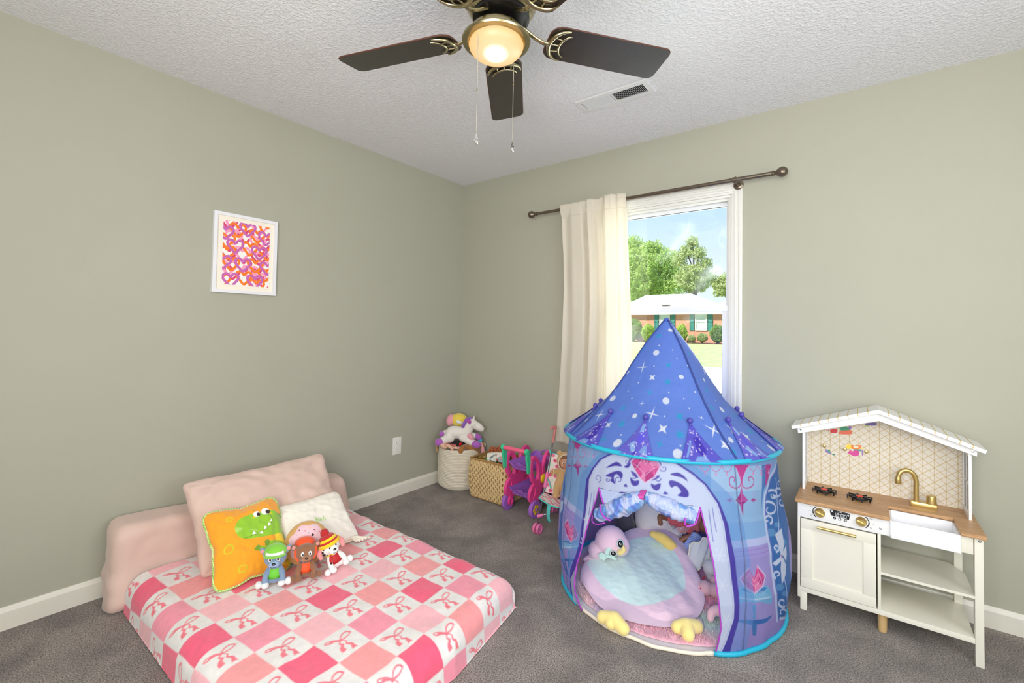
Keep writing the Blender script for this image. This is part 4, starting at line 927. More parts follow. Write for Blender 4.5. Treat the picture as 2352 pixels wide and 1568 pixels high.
# faucet
fa = kp('faucet', MB().box((2.9, -.15, .5), (.088, .03, .024), bev=.009), m_gold)
sp = bez([(2.876, -.15, .505), (2.876, -.15, .56), (2.876, -.15, .60), (2.866, -.152, .627), (2.845, -.156, .638), (2.824, -.16, .626), (2.816, -.162, .6)], 8)
kp('spout', MB().tube(sp, .0095, 18), m_gold, fa); kp('spout_tip', MB().lathe([(.0105, 0), (.0112, -.004), (.0125, -.024), (.011, -.028), (.008, -.026)], (2.816, -.162, .604), 20), m_gold, fa)
kp('tap_knob', MB().lathe([(.0185, 0), (.0185, .004), (.017, .006), (.0165, .03), (.0155, .034), (.012, .036), (.002, .0362)], (2.925, -.15, .51), 24), m_gold, fa)
# burners
for cx, cy in ((2.552, -.213), (2.682, -.218)):
    b = MB()
    for k in range(8):
        a = PI * k / 4 + .2; c, s = math.cos(a), math.sin(a); b.box((cx + .03 * c, cy + .03 * s, .505), (.034, .0045, .005), rot=(0, 0, a), bev=.001); b.box((cx + .044 * c, cy + .044 * s, .498), (.0045, .0045, .017), rot=(0, 0, a))
    b.lathe([(.026, .498), (.034, .498), (.034, .5045), (.026, .5045)], (cx, cy, 0), 32); b.lathe([(.01, .49), (.02, .492), (.02, .499), (.01, .5)], (cx, cy, 0), 24)
    g = kp('burner_grate', b, m_blk); kp('burner_cap', MB().lathe([(.0135, .499), (.0145, .502), (.0135, .507), (.008, .5085), (.001, .509)], (cx, cy, 0), 24), m_red, g)
# controls
for x, sd in ((2.5445, -1), (2.6885, 1)):
    kb = MB().lathe([(.0195, 0), (.0195, .004), (.0175, .006), (.0165, .0155), (.0145, .018), (.001, .0182)], (x, KF - .001, .4425), 32, (0, -1, 0)); kb.box((x, KF - .0195, .4425), (.032, .006, .007), rot=(0, .35, 0), bev=.002)
    kp('control_knob', kb, m_gold)
    mk = MB()
    for k in range(9):
        a = R_(-52 + 13 * k); mk.box((x + sd * .0255 * math.cos(a), KF - .0013, .4425 + .0255 * math.sin(a)), (.0045, .0008, .0047), rot=(0, -a * sd, 0))
    for k, w in enumerate((.011, .009, .008)):
        a = R_(38 - 38 * k); mk.box((x + sd * (.0305 * math.cos(a) + .008), KF - .0013, .4425 + .03 * math.sin(a)), (w, .0006, .0011))
    kp('dial_marks', mk, m_blk, smooth=False)
dp = kp('clock_display', MB().prism([(2.58, .464), (2.583, .4425), (2.647, .438), (2.651, .4605), (2.644, .4645), (2.616, .466), (2.588, .467)], .0012, org=(0, KF - .0014, 0)), m_blk, smooth=False)
m_lcd = mat('white clock digits', (240, 244, 246), rough=.4)
seg = {'1': 'bc', '2': 'abged', '0': 'abcdef'}
def digit(mb, ch, x, z, w=.0075, h=.0135, t=.0016):
    y = KF - .0024; P = {'a': (x, z + h / 2, 1), 'g': (x, z, 1), 'd': (x, z - h / 2, 1), 'b': (x + w / 2, z + h / 4, 0), 'c': (x + w / 2, z - h / 4, 0), 'f': (x - w / 2, z + h / 4, 0), 'e': (x - w / 2, z - h / 4, 0)}
    for s in seg[ch]: a, b, hz = P[s]; mb.box((a, y, b), (w * .95 if hz else t, .0006, t if hz else h / 2 * .92))
dg = MB()
for ch, x in zip('1200', (2.596, 2.6075, 2.6235, 2.6345)): digit(dg, ch, x, .4495 - (x - 2.61) * .05)
for z in (.446, .4525): dg.box((2.6155, KF - .0024, z), (.0018, .0006, .0018))
for k in range(6): dg.box((2.607 + .0032 * k, KF - .0024, .4615), (.002, .0006, .0022))
dg.lathe([(.0001, 0), (.003, 0), (.003, .0005), (.0001, .0005)], (2.588, KF - .0021, .4605), 14, (0, -1, 0)); dg.lathe([(.0001, 0), (.0035, 0), (.0035, .0005), (.0001, .0005)], (2.6445, KF - .0021, .4555), 14, (0, -1, 0))
kp('clock_digits', dg, m_lcd, dp, smooth=False)
for k, x in enumerate((2.597, 2.6155, 2.634)):
    z = .4335 - .0006 * k; b = kp('push_button', MB().lathe([(.0001, 0), (.0055, 0), (.0055, .0009), (.0001, .0009)][::-1], (x, KF - .0012, z), 24, (0, -1, 0)), m_blk)
    a = MB(); y = KF - .0024
    if k == 1: a.lathe([(.0022, 0), (.0032, 0), (.0032, .0004), (.0022, .0004)], (x, y, z), 20, (0, -1, 0)); a.box((x, y, z + .0006), (.0007, .0006, .0024))
    else:
        s = 1 if k == 0 else -1; a.prism([(x - .0024, z + .0002 * s), (x, z + .0034 * s), (x + .0024, z + .0002 * s)], .0006, org=(0, y, 0)); a.box((x, y, z - .0016 * s), (.0018, .0006, .003))
    kp('button_symbol', a, m_lcd, b, smooth=False)
for (x, z) in ((2.752, .431), (3.039, .462)):
    s = MB().lathe([(.0045, 0), (.0045, .001), (.003, .002), (.0005, .0022)], (x, KF - .001, z), 14, (0, -1, 0)); kp('screw', s, m_screw)
# upper house: window sides, papered back, roof
for x in (2.4655, 3.0305):
    s = MB(); x1 = x + .0095
    s.bx(x, x1, -.212, -.197, .489, .765, .001); s.bx(x, x1, -.078, -.066, .489, .765, .001); s.bx(x, x1, -.2, -.07, .489, .515, .001); s.bx(x, x1, -.2, -.07, .74, .765, .001); s.bx(x + .002, x1 - .002, -.2, -.07, .624, .634); s.bx(x + .002, x1 - .002, -.14, -.132, .51, .745)
    o = kp('side_window', s, m_kw2); kp('window_pane', MB().bx(x + .004, x + .0055, -.2, -.07, .51, .745), m_glass2, o, smooth=False)
zt = lambda x: .868 - abs(x - 2.747) * .335
NX, NZ = 420, 290
g = MB().grid(NX, NZ, lambda u, v: (2.462 + .58 * u, -.0655, .489 + (zt(2.462 + .58 * u) - .489) * v)); A = np.array(g.v)
pt = Paint(A[:, 0], A[:, 2], (226, 219, 205), .0014); GO = (196, 168, 104); cw_, rh = .0375, .063; W = .0022
for i in range(17):
    x = 2.455 + i * cw_; pt.line([(x, .48), (x, .9)], .002, GO)
    for j in range(-2, 9):
        z = .49 + j * rh + (rh / 2 if i % 2 else 0)
        for s in (1, -1):
            pt.line([(x, z), (x + cw_, z + s * rh / 2)], W, GO)
            pt.line([(x + cw_ * .5, z + s * rh * .25), (x, z + s * rh * .5)], .0017, GO); pt.line([(x + cw_ * .5, z + s * rh * .25), (x + cw_, z)], .0017, GO)
def stick(px, py): q = on(px, py, 1, -.0655); return (q.x, q.z)
def blob(L_, c, n=5): pt.poly(cr2([stick(1820 + a / 5.6, 960 + b / 5.6) for a, b in L_], n, True), c)
for L_, c in (([(440, 400), (500, 440), (490, 462), (420, 432)], (150, 128, 190)), ([(455, 405), (480, 410), (490, 440), (465, 440)], (74, 160, 110)), ([(500, 462), (548, 462), (540, 478)], (40, 130, 110)),
              ([(690, 350), (750, 340), (760, 390), (700, 390)], (244, 214, 70)), ([(755, 345), (800, 355), (840, 345), (885, 355), (870, 395), (770, 395)], (238, 130, 50)), ([(790, 362), (820, 360), (850, 366), (840, 382), (790, 382)], (246, 230, 200)),
              ([(790, 400), (880, 405), (870, 425), (800, 420)], (40, 150, 140)), ([(710, 445), (750, 410), (765, 430), (800, 415), (855, 425), (850, 480), (790, 490), (740, 462)], (214, 70, 150)), ([(890, 410), (908, 415), (906, 485), (896, 480)], (160, 130, 200)), ([(885, 385), (915, 385), (905, 402)], (236, 220, 90)),
              ([(490, 150), (570, 140), (575, 185), (500, 190)], (214, 60, 70)), ([(455, 150), (468, 150), (466, 172)], (214, 90, 110)), ([(615, 165), (740, 150), (760, 205), (610, 205)], (226, 110, 80)), ([(625, 120), (700, 110), (745, 150), (620, 158)], (60, 150, 110)), ([(720, 108), (760, 108), (755, 135), (725, 130)], (150, 100, 190)),
              ([(930, 72), (1000, 60), (1080, 60), (1070, 95), (960, 92)], (110, 90, 170)), ([(900, 85), (985, 98), (960, 108)], (160, 190, 80))): blob(L_, c)
kp('papered_back', g, mat('gold lined paper', vcol=True, rough=.5), smooth=False, col=pt.C)
kp('back_board', MB().prism([(2.462, .489), (3.042, .489), (3.042, zt(3.042)), (2.747, zt(2.747)), (2.462, zt(2.462))], .006, org=(0, -.0615, 0)), m_kw2, smooth=False)
for (u, v) in ((1894, 1023), (1941, 1030), (1990, 1036)):
    q = on(u, v, 1, -.07); kp('peg_hook', MB().lathe([(.004, 0), (.004, .012), (.0075, .014), (.0078, .018), (.006, .021), (.001, .022)], (q.x, -.066, q.z), 18, (0, -1, 0)), m_gold)
gab = [(2.449, .75), (2.7485, .849), (3.053, .749), (3.0555, .777), (2.7475, .884), (2.4455, .779)]
fs_ = kp('gable_fascia', MB().prism(gab, .011, org=(0, -.2235, 0)), m_kw2, mods=[dict(type='BEVEL', width=.0012, segments=2, limit_method='ANGLE')])
for (x, z) in ((2.461, .77), (3.041, .768)): kp('screw', MB().lathe([(.004, 0), (.004, .001), (.0005, .0018)], (x, -.229, z), 14, (0, -1, 0)), m_screw)
m_shn = mat('gold shingle line', (214, 186, 120), rough=.5)
for sx, xe, ze in ((-1, 2.424, .785), (1, 3.078, .7815)):
    a, b = Vector((2.7475, 0, .9)), Vector((xe, 0, ze)); d = (b - a).normalized(); n = Vector((-d.z, 0, d.x)) if sx > 0 else Vector((d.z, 0, -d.x))
    if n.z < 0: n = -n
    a2, b2 = a - n * .014, b - n * .014; y0, y1 = -.252, -.058
    rb = MB().add([(a.x, y0, a.z), (b.x, y0, b.z), (b2.x, y0, b2.z), (2.7475, y0, a2.z - .003), (a.x, y1, a.z), (b.x, y1, b.z), (b2.x, y1, b2.z), (2.7475, y1, a2.z - .003)], [(0, 1, 2, 3), (7, 6, 5, 4), (0, 4, 5, 1), (1, 5, 6, 2), (2, 6, 7, 3), (3, 7, 4, 0)])
    ro = kp('roof_slope', rb, m_kw2, smooth=False); ln = MB()
    for k in range(1, 9): q = a + (b - a) * (k / 9) + n * .0003; ln.box((q.x, (y0 + y1) / 2, q.z), (.0035, y1 - y0, .0012), rot=(0, -math.atan2(d.z, d.x), 0)); q2 = q - n * .007; ln.box((q2.x, y0 - .0003, q2.z), (.0028, .0012, .0135), rot=(0, -math.atan2(d.z, d.x), 0))
    kp('shingle_lines', ln, m_shn, ro, smooth=False)
# ------------------------------------------------------------------ toys in the corner
def pl(u, v, base, off=0):
    """point seen at photo pixel (u, v) on the upright plane through base that faces the room, moved off towards the camera"""
    d = ray(u, v); n = np.array([CP[0] - base[0], CP[1] - base[1], 0]); n /= np.linalg.norm(n); t = ((np.array(base) - CP) @ n + off) / (d @ n); return Vector(CP + t * d)
def pk(base):   # metres per photo pixel there
    f = RC[:, 1]; return float((np.array(base) - CP) @ f) / FPX
m_rope = mat('cream cotton rope', (226, 216, 196), rough=.95, bump=.3, bscale=160, bdist=.003, vary=.04, vscale=30, sheen=.2)
RB = (.183, -.172, 0); RR = .165; NC = 27; pr = []
for k in range(NC):
    z0 = .306 * k / NC; h = .306 / NC; r = RR + .006 * math.sin(PI * (k + .5) / NC) - (.03 * (1 - k / 3) ** 2 if k < 3 else 0)
    for q in range(5): a = PI * q / 4; pr.append((r - .0032 + .0038 * math.sin(a), z0 + h * (.5 - .5 * math.cos(a))))
pr = [(.001, .002), (RR - .04, .002)] + pr + [(RR - .012, .306), (RR - .013, .02), (.001, .015)]
rb = thing('rope_basket', 'round cream coiled-rope basket heaped with soft toys in the corner', 'basket', RB)
build('basket_body', MB().lathe(pr, (0, 0, 0), 96), m_rope, rb)
for s in (-1, 1):
    d = Vector((.70, .71, 0)) * s; hd = [tuple(d * RR + Vector((-d.y, d.x, 0)) * .045 * c + d * (.012 + .01 * math.sin(a)) + Vector((0, 0, .27 + .055 * math.sin(a)))) for a, c in [(PI * k / 12, math.cos(PI * k / 12)) for k in range(13)]]
    build('handle', MB().tube(hd, .007, 10), mat('tan jute cord', (190, 150, 104), rough=.95, bump=.3, bscale=200), rb)
BT = (.19, -.18, .33); kx = pk(BT)
def up(x, y): return (990 + x / 13.07, 940 + y / 13.07)
def U(x, y, off=0): return pl(*up(x, y), BT, off)
wp = plush('white unicorn plush', (236, 230, 220)); vp = plush('violet plush', (176, 98, 190)); pp_ = plush('soft pink plush', (238, 164, 176)); yp = plush('yellow quilted plush', (238, 212, 84))
un = thing('unicorn_plush', 'white unicorn plush with violet hooves and mane sprawled over the rope basket', 'plush toy', tuple(U(800, 700)))
ub = MB().limb([U(520, 800, .03), U(640, 690, .035), U(850, 690, .04), U(1050, 680, .045), U(1120, 600, .05)], [.036, .05, .047, .044, .038])
ub.limb([U(1080, 640, .05), U(1150, 480, .055), U(1220, 430, .06)], [.036, .034, .03]); ub.ell(U(1240, 420, .06), (.04, .036, .037)); ub.limb([U(1260, 440, .06), U(1420, 520, .065), U(1510, 580, .066)], [.034, .031, .024])
ub.limb([U(560, 850, .05), U(430, 900, .075), U(300, 960, .085)], [.04, .032, .027]); ub.limb([U(520, 720, .0), U(440, 690, -.01), U(370, 730, -.01)], [.03, .022, .018]); ub.limb([U(960, 840, .06), U(1110, 930, .085), U(1300, 1020, .1)], [.034, .028, .026]); ub.limb([U(1100, 760, .02), U(1260, 790, .03), U(1360, 800, .035)], [.03, .026, .023])
build('body', ub, wp, un, world=True, mods=BLOB(.0045, 7))
for (a, b, o) in (((300, 960), (225, 985), .088), ((1300, 1030), (1385, 1060), .104), ((1370, 800), (1440, 850), .037), ((370, 730), (325, 740), -.01)):
    build('hoof', MB().limb([U(*a, o), U(*b, o + .004)], [.0275, .0285] if o > .05 else [.023, .022]), vp, un, world=True)
build('horn', MB().limb([U(1275, 310, .06), U(1300, 190, .06)], [.0085, .003]), mat('pale shiny horn', (234, 226, 208), rough=.5), un, world=True)
build('ear', MB().limb([U(1085, 330, .085), U(1150, 370, .095), U(1165, 430, .09)], [.008, .015, .006], 12), mat('magenta ear felt', (186, 74, 178), rough=.9, sheen=.4), un, world=True)
mn = MB()
for k in range(5): mn.limb([U(1230 - 20 * k, 265 + 6 * k, .05 - .01 * k), U(1080 - 10 * k, 300 + 25 * k, .06 - .006 * k), U(1010 - 12 * k, 420 + 22 * k, .06), U(960 - 8 * k, 520 + 4 * k, .05)], [.009, .014, .014, .006], 10)
build('mane', mn, plush('violet mane yarn', (146, 92, 184), .5), un, world=True)
build('eye', MB().ell(U(1325, 470, .098), .0042), mat('blue bead eye', (40, 70, 90), rough=.1), un, world=True)
build('mouth_bead', MB().limb([U(1560, 590, .06), U(1570, 640, .06)], [.007, .006]), mat('cream plush tip', (226, 204, 160), rough=.9), un, world=True)
ys = thing('round_plush', 'yellow quilted and pink plush lying behind the unicorn on the rope basket', 'plush toy', tuple(U(830, 330)))
build('body', MB().ell(U(845, 320, -.055), (.068, .05, .055), rot=(0, .1, .6)), yp, ys, world=True); build('end', MB().ell(U(590, 325, -.06), (.034, .04, .047), rot=(0, .2, .6)), pp_, ys, world=True)
tg = MB().add([U(770, 315, .0), U(960, 375, .004), U(945, 460, .004), U(745, 395, .0)], [(0, 1, 2, 3)]); build('care_tag', tg, mat('white satin tag', (240, 238, 236), rough=.5), ys, world=True, mods=[dict(type='SOLIDIFY', thickness=.001)])
bp = thing('dark_plush', 'black plush toy with a red patch tucked under the unicorn', 'plush toy', tuple(U(790, 990)))
build('body', MB().ell(U(790, 985, .01), (.075, .06, .03), rot=(0, .05, .75)), plush('black plush', (22, 20, 22)), bp, world=True); build('patch', MB().ell(U(880, 1040, .075), (.01, .006, .014), rot=(0, .5, .75)), mat('red felt', (220, 24, 24), rough=.8), bp, world=True)
skin = mat('doll vinyl skin', (228, 186, 156), rough=.5); brn = plush('brown plush fur', (156, 106, 52), .5)
dl = thing('small_doll', 'small doll in a pink gingham dress lying on the rope basket rim', 'doll', tuple(U(560, 1110)))
build('body', MB().limb([U(340, 1080, .105), U(420, 1110, .11)], [.018, .02]).limb([U(500, 1080, .12), U(570, 1120, .13), U(635, 1190, .135)], [.013, .012, .008]).limb([U(640, 1130, .115), U(740, 1150, .125), U(820, 1170, .13)], [.012, .011, .007]), skin, dl, world=True)
build('dress', MB().grid(30, 10, lambda u, v: tuple(U(400 + 360 * u, 1010 + 40 * u + (75 + 15 * math.sin(u * 19)) * v, .085 + .045 * v + .006 * math.sin(u * 25)))), mat('pink gingham cloth', (206, 106, 112), rough=.9, vary=.25, vscale=120), dl, world=True, mods=[dict(type='SOLIDIFY', thickness=.002)])
for (x, y) in ((645, 1205), (830, 1160)): build('shoe', MB().ell(U(x, y, .135), (.009, .008, .011)), mat('pink doll shoe', (230, 150, 160), rough=.5), dl, world=True)
br_ = thing('brown_plush', 'brown furry plush hanging its arms over the rope basket', 'plush toy', tuple(U(1150, 1150)))
build('body', MB().limb([U(900, 1220, .14), U(960, 1130, .13), U(1060, 1150, .1)], [.022, .018, .02]).limb([U(1060, 1130, .09), U(1240, 1160, .09), U(1400, 1130, .07)], [.026, .03, .03]).limb([U(1400, 1130, .06), U(1380, 1260, .06), U(1370, 1440, .045)], [.028, .026, .024]), brn, br_, world=True, mods=BLOB(.005, 4))
build('paw_pad', MB().ell(U(890, 1245, .155), (.019, .015, .021), rot=(.2, 0, .75)), plush('tan paw pad', (168, 108, 44)), br_, world=True)
pd = thing('pink_plush', 'pink long-limbed plush with a teal cuff dangling off the rope basket', 'plush toy', tuple(U(1530, 1100)))
build('arm', MB().limb([U(1480, 950, .05), U(1520, 1080, .055), U(1550, 1220, .06), U(1560, 1310, .06)], [.011, .012, .015, .018]), pp_, pd, world=True); build('arm', MB().limb([U(1160, 790, .1), U(1215, 860, .1)], [.019, .017]), pp_, pd, world=True)
build('cuff', MB().limb([U(1455, 945, .052), U(1500, 930, .052)], [.012, .012], 10), mat('teal ribbon', (56, 172, 190), rough=.6), pd, world=True)
cd = MB().add([U(1560, 990, .0), U(1650, 1030, .0), U(1610, 1180, .0), U(1540, 1150, .0)], [(0, 1, 2, 3)]); co_ = build('toy_card', cd, mat('white toy card', (232, 228, 216), rough=.5), mods=[dict(type='SOLIDIFY', thickness=.002)]); tag(co_, 'small white card sticking up behind the pink plush arm', 'card')

# ---- seagrass basket: woven sides with alternating strands
SB = (.575, -.165); bw, bd, bh = .335, .29, .284
sg = thing('seagrass_basket', 'rectangular woven seagrass basket of soft toys beside the rope basket', 'basket', (SB[0], SB[1], 0))
def ring_pt(t):   # rounded rectangle, t in 0..1, starting front left
    r = .03; w, d = bw / 2, bd / 2; seg_ = [(2 * w - 2 * r), (PI * r / 2), (2 * d - 2 * r), (PI * r / 2)] * 2; L_ = sum(seg_); s = (t % 1) * L_; i = 0
    while s > seg_[i] and i < 7: s -= seg_[i]; i += 1
    c = [(w - r, -d + r), (w - r, d - r), (-w + r, d - r), (-w + r, -d + r)]
    if i % 2 == 0:
        k = i // 2; return [(-w + r + s, -d, 0, -1), (w, -d + r + s, 1, 0), (w - r - s, d, 0, 1), (-w, d - r - s, -1, 0)][k] + (t * L_,)
    k = i // 2; a = [-PI / 2, 0, PI / 2, PI][k] + s / r; cx, cy = c[k]; return (cx + r * math.cos(a), cy + r * math.sin(a), math.cos(a), math.sin(a), t * L_)
NU, NV = 760, 150; per, rowh = .036, .0098; cols = []; rim_z = lambda s: bh + .006 * math.sin(s * 9)
def weave(u, v):
    x, y, nx, ny, s = ring_pt(u); z = v * (bh - .004); row = int(z / rowh); fz = z / rowh - row
    f = ((s + (per / 2 if (row // 2) % 2 else 0) + .004 * nz(row * 3.7, s * 9)) / per) % 1
    bulge = .014 * math.sin(PI * v) - .012 * (1 - v) ** 3
    strand = math.sin(PI * fz) ** .6; gap = max(0, 1 - abs(f - .5) / .13); over = math.cos(2 * PI * f) * .5 + .5
    d = .0045 * strand * (.55 + .45 * (1 - gap)) - .004 * gap; n = nz(s * 30, z * 240, row)
    c = np.array(lin((232, 200, 146))) * (1 + .22 * n) * (.86 + .14 * strand); dk = np.array(lin((112, 80, 38)))
    g_ = min(gap * 1.3, 1); c = c * (1 - g_) + dk * g_
    if fz < .14: c = c * .86
    if z < .008 or z > bh - .012: c = np.array(lin((176, 138, 84))) * (1 + .3 * n)
    cols.append(c); return (x + nx * (bulge + d), y + ny * (bulge + d), .004 + z)
g = MB().grid(NU, NV, weave); build('woven_side', g, mat('woven seagrass', vcol=True, rough=.85), sg, col=np.array(cols))
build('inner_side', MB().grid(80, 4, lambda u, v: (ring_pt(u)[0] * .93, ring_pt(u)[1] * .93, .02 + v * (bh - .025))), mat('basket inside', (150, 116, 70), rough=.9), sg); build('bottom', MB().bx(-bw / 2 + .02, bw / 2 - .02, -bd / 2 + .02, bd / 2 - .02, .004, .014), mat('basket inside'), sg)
rm = MB()
for k in range(2): rm.tube([(ring_pt(q / 160)[0], ring_pt(q / 160)[1], rim_z(ring_pt(q / 160)[4]) - .004 + .003 * math.sin(q * .9 + PI * k)) for q in range(160)], .0052, 8, closed=True)
build('braided_rim', rm, mat('twisted seagrass rim', (178, 138, 82), rough=.85, vary=.3, vscale=90), sg)
SBT = (.575, -.2, .3)
def B(x, y, off=0): return pl(1090 + x / 19.6, 1000 + y / 19.6, SBT, off)
hr = MB(); g_ = random.Random(5)
for k in range(70):
    a = B(700 + 560 * g_.random(), 800 + 40 * g_.random(), -.06 + .07 * g_.random()); b = a + Vector((g_.uniform(-.012, .012), g_.uniform(-.012, .012), g_.uniform(.02, .034))); c = b + Vector((g_.uniform(-.02, .02), g_.uniform(-.012, .012), g_.uniform(.008, .026))); hr.limb([a, b, c], [.004, .0045, .0025], 6, 3)
hr.ell(B(950, 830, -.03), (.05, .03, .03)); dh = thing('yarn_doll', 'orange-brown curly yarn hair of a doll at the back of the seagrass basket', 'doll', tuple(B(950, 800))); build('hair', hr, plush('ginger yarn', (178, 88, 22), .4), dh, world=True)
gb = thing('gold_plush', 'dark gold shiny plush tucked in the left of the seagrass basket', 'plush toy', tuple(B(450, 950))); build('body', MB().limb([B(300, 1000, .03), B(480, 930, .03), B(680, 820, .0)], [.022, .026, .018]), mat('dark gold lame', (122, 94, 38), rough=.4, vary=.5, vscale=60, metal=.3), gb, world=True, mods=BLOB(.004, 3))
gc = build('green_cloth', MB().limb([B(420, 1120, .04), B(520, 1080, .05), B(620, 1020, .045)], [.008, .01, .006]), mat('green felt', (54, 150, 90), rough=.9)); tag(gc, 'scrap of green cloth showing over the seagrass basket rim', 'cloth')
def gnomeC(V_):
    q = Paint(V_[:, 0], V_[:, 1], (232, 228, 214), 6); P = lambda L_, c: q.poly(cr2(L_, 4, True), c)
    P([(690, 1100), (960, 1200), (1080, 1290), (900, 1280), (720, 1190)], (70, 112, 118)); P([(690, 980), (880, 850), (910, 880), (730, 1040)], (110, 130, 136)); P([(930, 860), (1000, 840), (990, 890), (940, 895)], (140, 80, 84))
    P([(1050, 1000), (1140, 950), (1290, 1000), (1320, 1110), (1250, 1220), (1130, 1180), (1050, 1100)], (170, 192, 198)); P([(1130, 960), (1240, 930), (1290, 980), (1250, 1050), (1150, 1050)], (222, 176, 164)); P([(960, 1060), (1010, 1030), (1070, 1110), (1030, 1160)], (176, 50, 44))
    P([(950, 1120), (1090, 1180), (1250, 1220), (1180, 1260), (1060, 1240), (1080, 1300), (990, 1250)], (24, 84, 52)); P([(1070, 1210), (1250, 1240), (1170, 1330), (1080, 1290)], (204, 20, 24)); P([(1370, 1210), (1420, 1010), (1480, 1000), (1570, 1280)], (242, 240, 234))
    return q.C
V2 = []
def gpil(u, v):
    a, b = 2 * u - 1, 2 * v - 1; x, y = 1020 + a * 560 * (1 - .12 * b * b), 1110 - b * 320 - 60 * (1 - a * a) * (b > 0); V2.append((x, y)); return tuple(B(x, y, .02 + .05 * math.sqrt(max((1 - a ** 4) * (1 - b ** 4), 0))))
g = MB().grid(150, 110, gpil); V2 = np.array(V2)
gp = build('gnome_cushion', g, mat('printed white plush', vcol=True, rough=.9), col=gnomeC(V2), mods=[dict(type='SOLIDIFY', thickness=.03, offset=-1)]); tag(gp, 'white cushion printed with a bearded gnome in the seagrass basket', 'cushion')

# ---- pink and purple toy cart
m_pk = mat('hot pink plastic', (244, 76, 152), rough=.35); m_pu = mat('purple plastic', (168, 108, 206), rough=.38); m_tq = mat('mint green plastic', (66, 206, 152), rough=.35); m_yl = mat('yellow plastic', (236, 196, 24), rough=.35); m_pk2 = mat('coral pink tube', (246, 104, 140), rough=.4)
CA = thing('toy_cart', 'pink and purple two-tier plastic toy cart with green handle posts', 'toy cart', (.89, -.22, 0))
def cp(n, mb, m, p=None, **k): k.setdefault('angle', 50); return build(n, mb, m, p or CA, world=True, **k)
X0, X1 = .79, .985
def oval(cy, cz, ry, rz, n=32, sq=0, tilt=0): return [(cy + ry * math.cos(a) * (1 - sq * math.sin(a)) - rz * math.sin(a) * tilt, cz + rz * math.sin(a)) for a in [2 * PI * k / n for k in range(n)]]
UY, UZ = (0, 1, 0), (0, 0, 1)
for x in (X0, X1):
    s = MB(); h = .022; O = (x, 0, 0)
    s.ring(oval(-.302, .300, .058, .098, tilt=.18), oval(-.302, .305, .034, .07, tilt=.18), h, O, UY, UZ)
    s.ring(oval(-.16, .305, .056, .098, tilt=-.25), oval(-.16, .31, .034, .072, tilt=-.25), h * .97, O, UY, UZ)
    s.ring(oval(-.322, .158, .043, .058, tilt=-.2), oval(-.322, .16, .018, .034, tilt=-.2), h * .94, O, UY, UZ); s.prism(oval(-.322, .16, .024, .04, tilt=-.2), h * .5, O, UY, UZ)
    s.ring(oval(-.14, .16, .045, .058, tilt=.2), oval(-.14, .16, .026, .034, tilt=.2), h * .91, O, UY, UZ)
    s.prism([(-.31, .2), (-.25, .235), (-.2, .235), (-.15, .2), (-.2, .17), (-.265, .16)], h * 0.86, O, UY, UZ); s.prism([(-.3, .13), (-.27, .16), (-.21, .19), (-.235, .13), (-.27, .09), (-.31, .06), (-.33, .075)], h * 0.82, O, UY, UZ); s.prism([(-.2, .18), (-.15, .13), (-.09, .06), (-.07, .075), (-.12, .15), (-.17, .2)], h * 0.78, O, UY, UZ)
    fr_ = cp('side_frame', s, m_pk)
    sx = 1 if x == X1 else -1
    cp('flower_disc', MB().lathe([(.0295, 0), (.0295, .008), (.026, .012), (.018, .013), (.016, .016), (.001, .0165)], (x + sx * .01, -.218, .232), 32, (sx, 0, 0)), m_yl, fr_)
    gr = MB().prism([(-.40, .425), (-.385, .44), (-.366, .43), (-.362, .4), (-.352, .34), (-.36, .296), (-.384, .296), (-.388, .345), (-.402, .39)], .014, (x, 0, 0), UY, UZ); gr.lathe([(.018, -.011), (.02, -.008), (.02, .008), (.018, .011)], (x, -.392, .437), 10, (1, 0, 0))
    cp('handle_post', gr, m_tq, mods=[dict(type='BEVEL', width=.002, segments=2, limit_method='ANGLE')])
    for wy in (-.315, -.075):
        wr = .055 if wy < -.2 else .05; w = cp('wheel', MB().lathe([(.012, -.011), (wr * .72, -.009), (wr * .78, -.013), (wr, -.012), (wr + .002, -.006), (wr + .002, .006), (wr, .012), (wr * .78, .013), (wr * .72, .009), (.012, .011)], (x + sx * .014, wy, wr + .002), 40, (1, 0, 0)), m_pu)
        fl = MB()
        for k in range(5): a = 2 * PI * k / 5 + .6; fl.ell((x + sx * .0245, wy + .021 * math.cos(a), wr + .021 * math.sin(a)), (.003, .0125, .0125))
        f_ = cp('wheel_flower', fl, m_yl, w); cp('hub', MB().lathe([(.0105, 0), (.0105, .006), (.007, .009), (.001, .009)], (x + sx * .024, wy, wr), 20, (sx, 0, 0)), m_pu, w)
        cp('axle_curl', MB().ring(oval(wy, wr + .006, .024, .026), oval(wy, wr + .006, .014, .016), .014, (x - sx * .01, 0, 0), UY, UZ), m_pk, fr_)
cp('handle_bar', MB().tube([(X0, -.392, .437), (X1, -.392, .437)], .0135, 18), m_pk2)
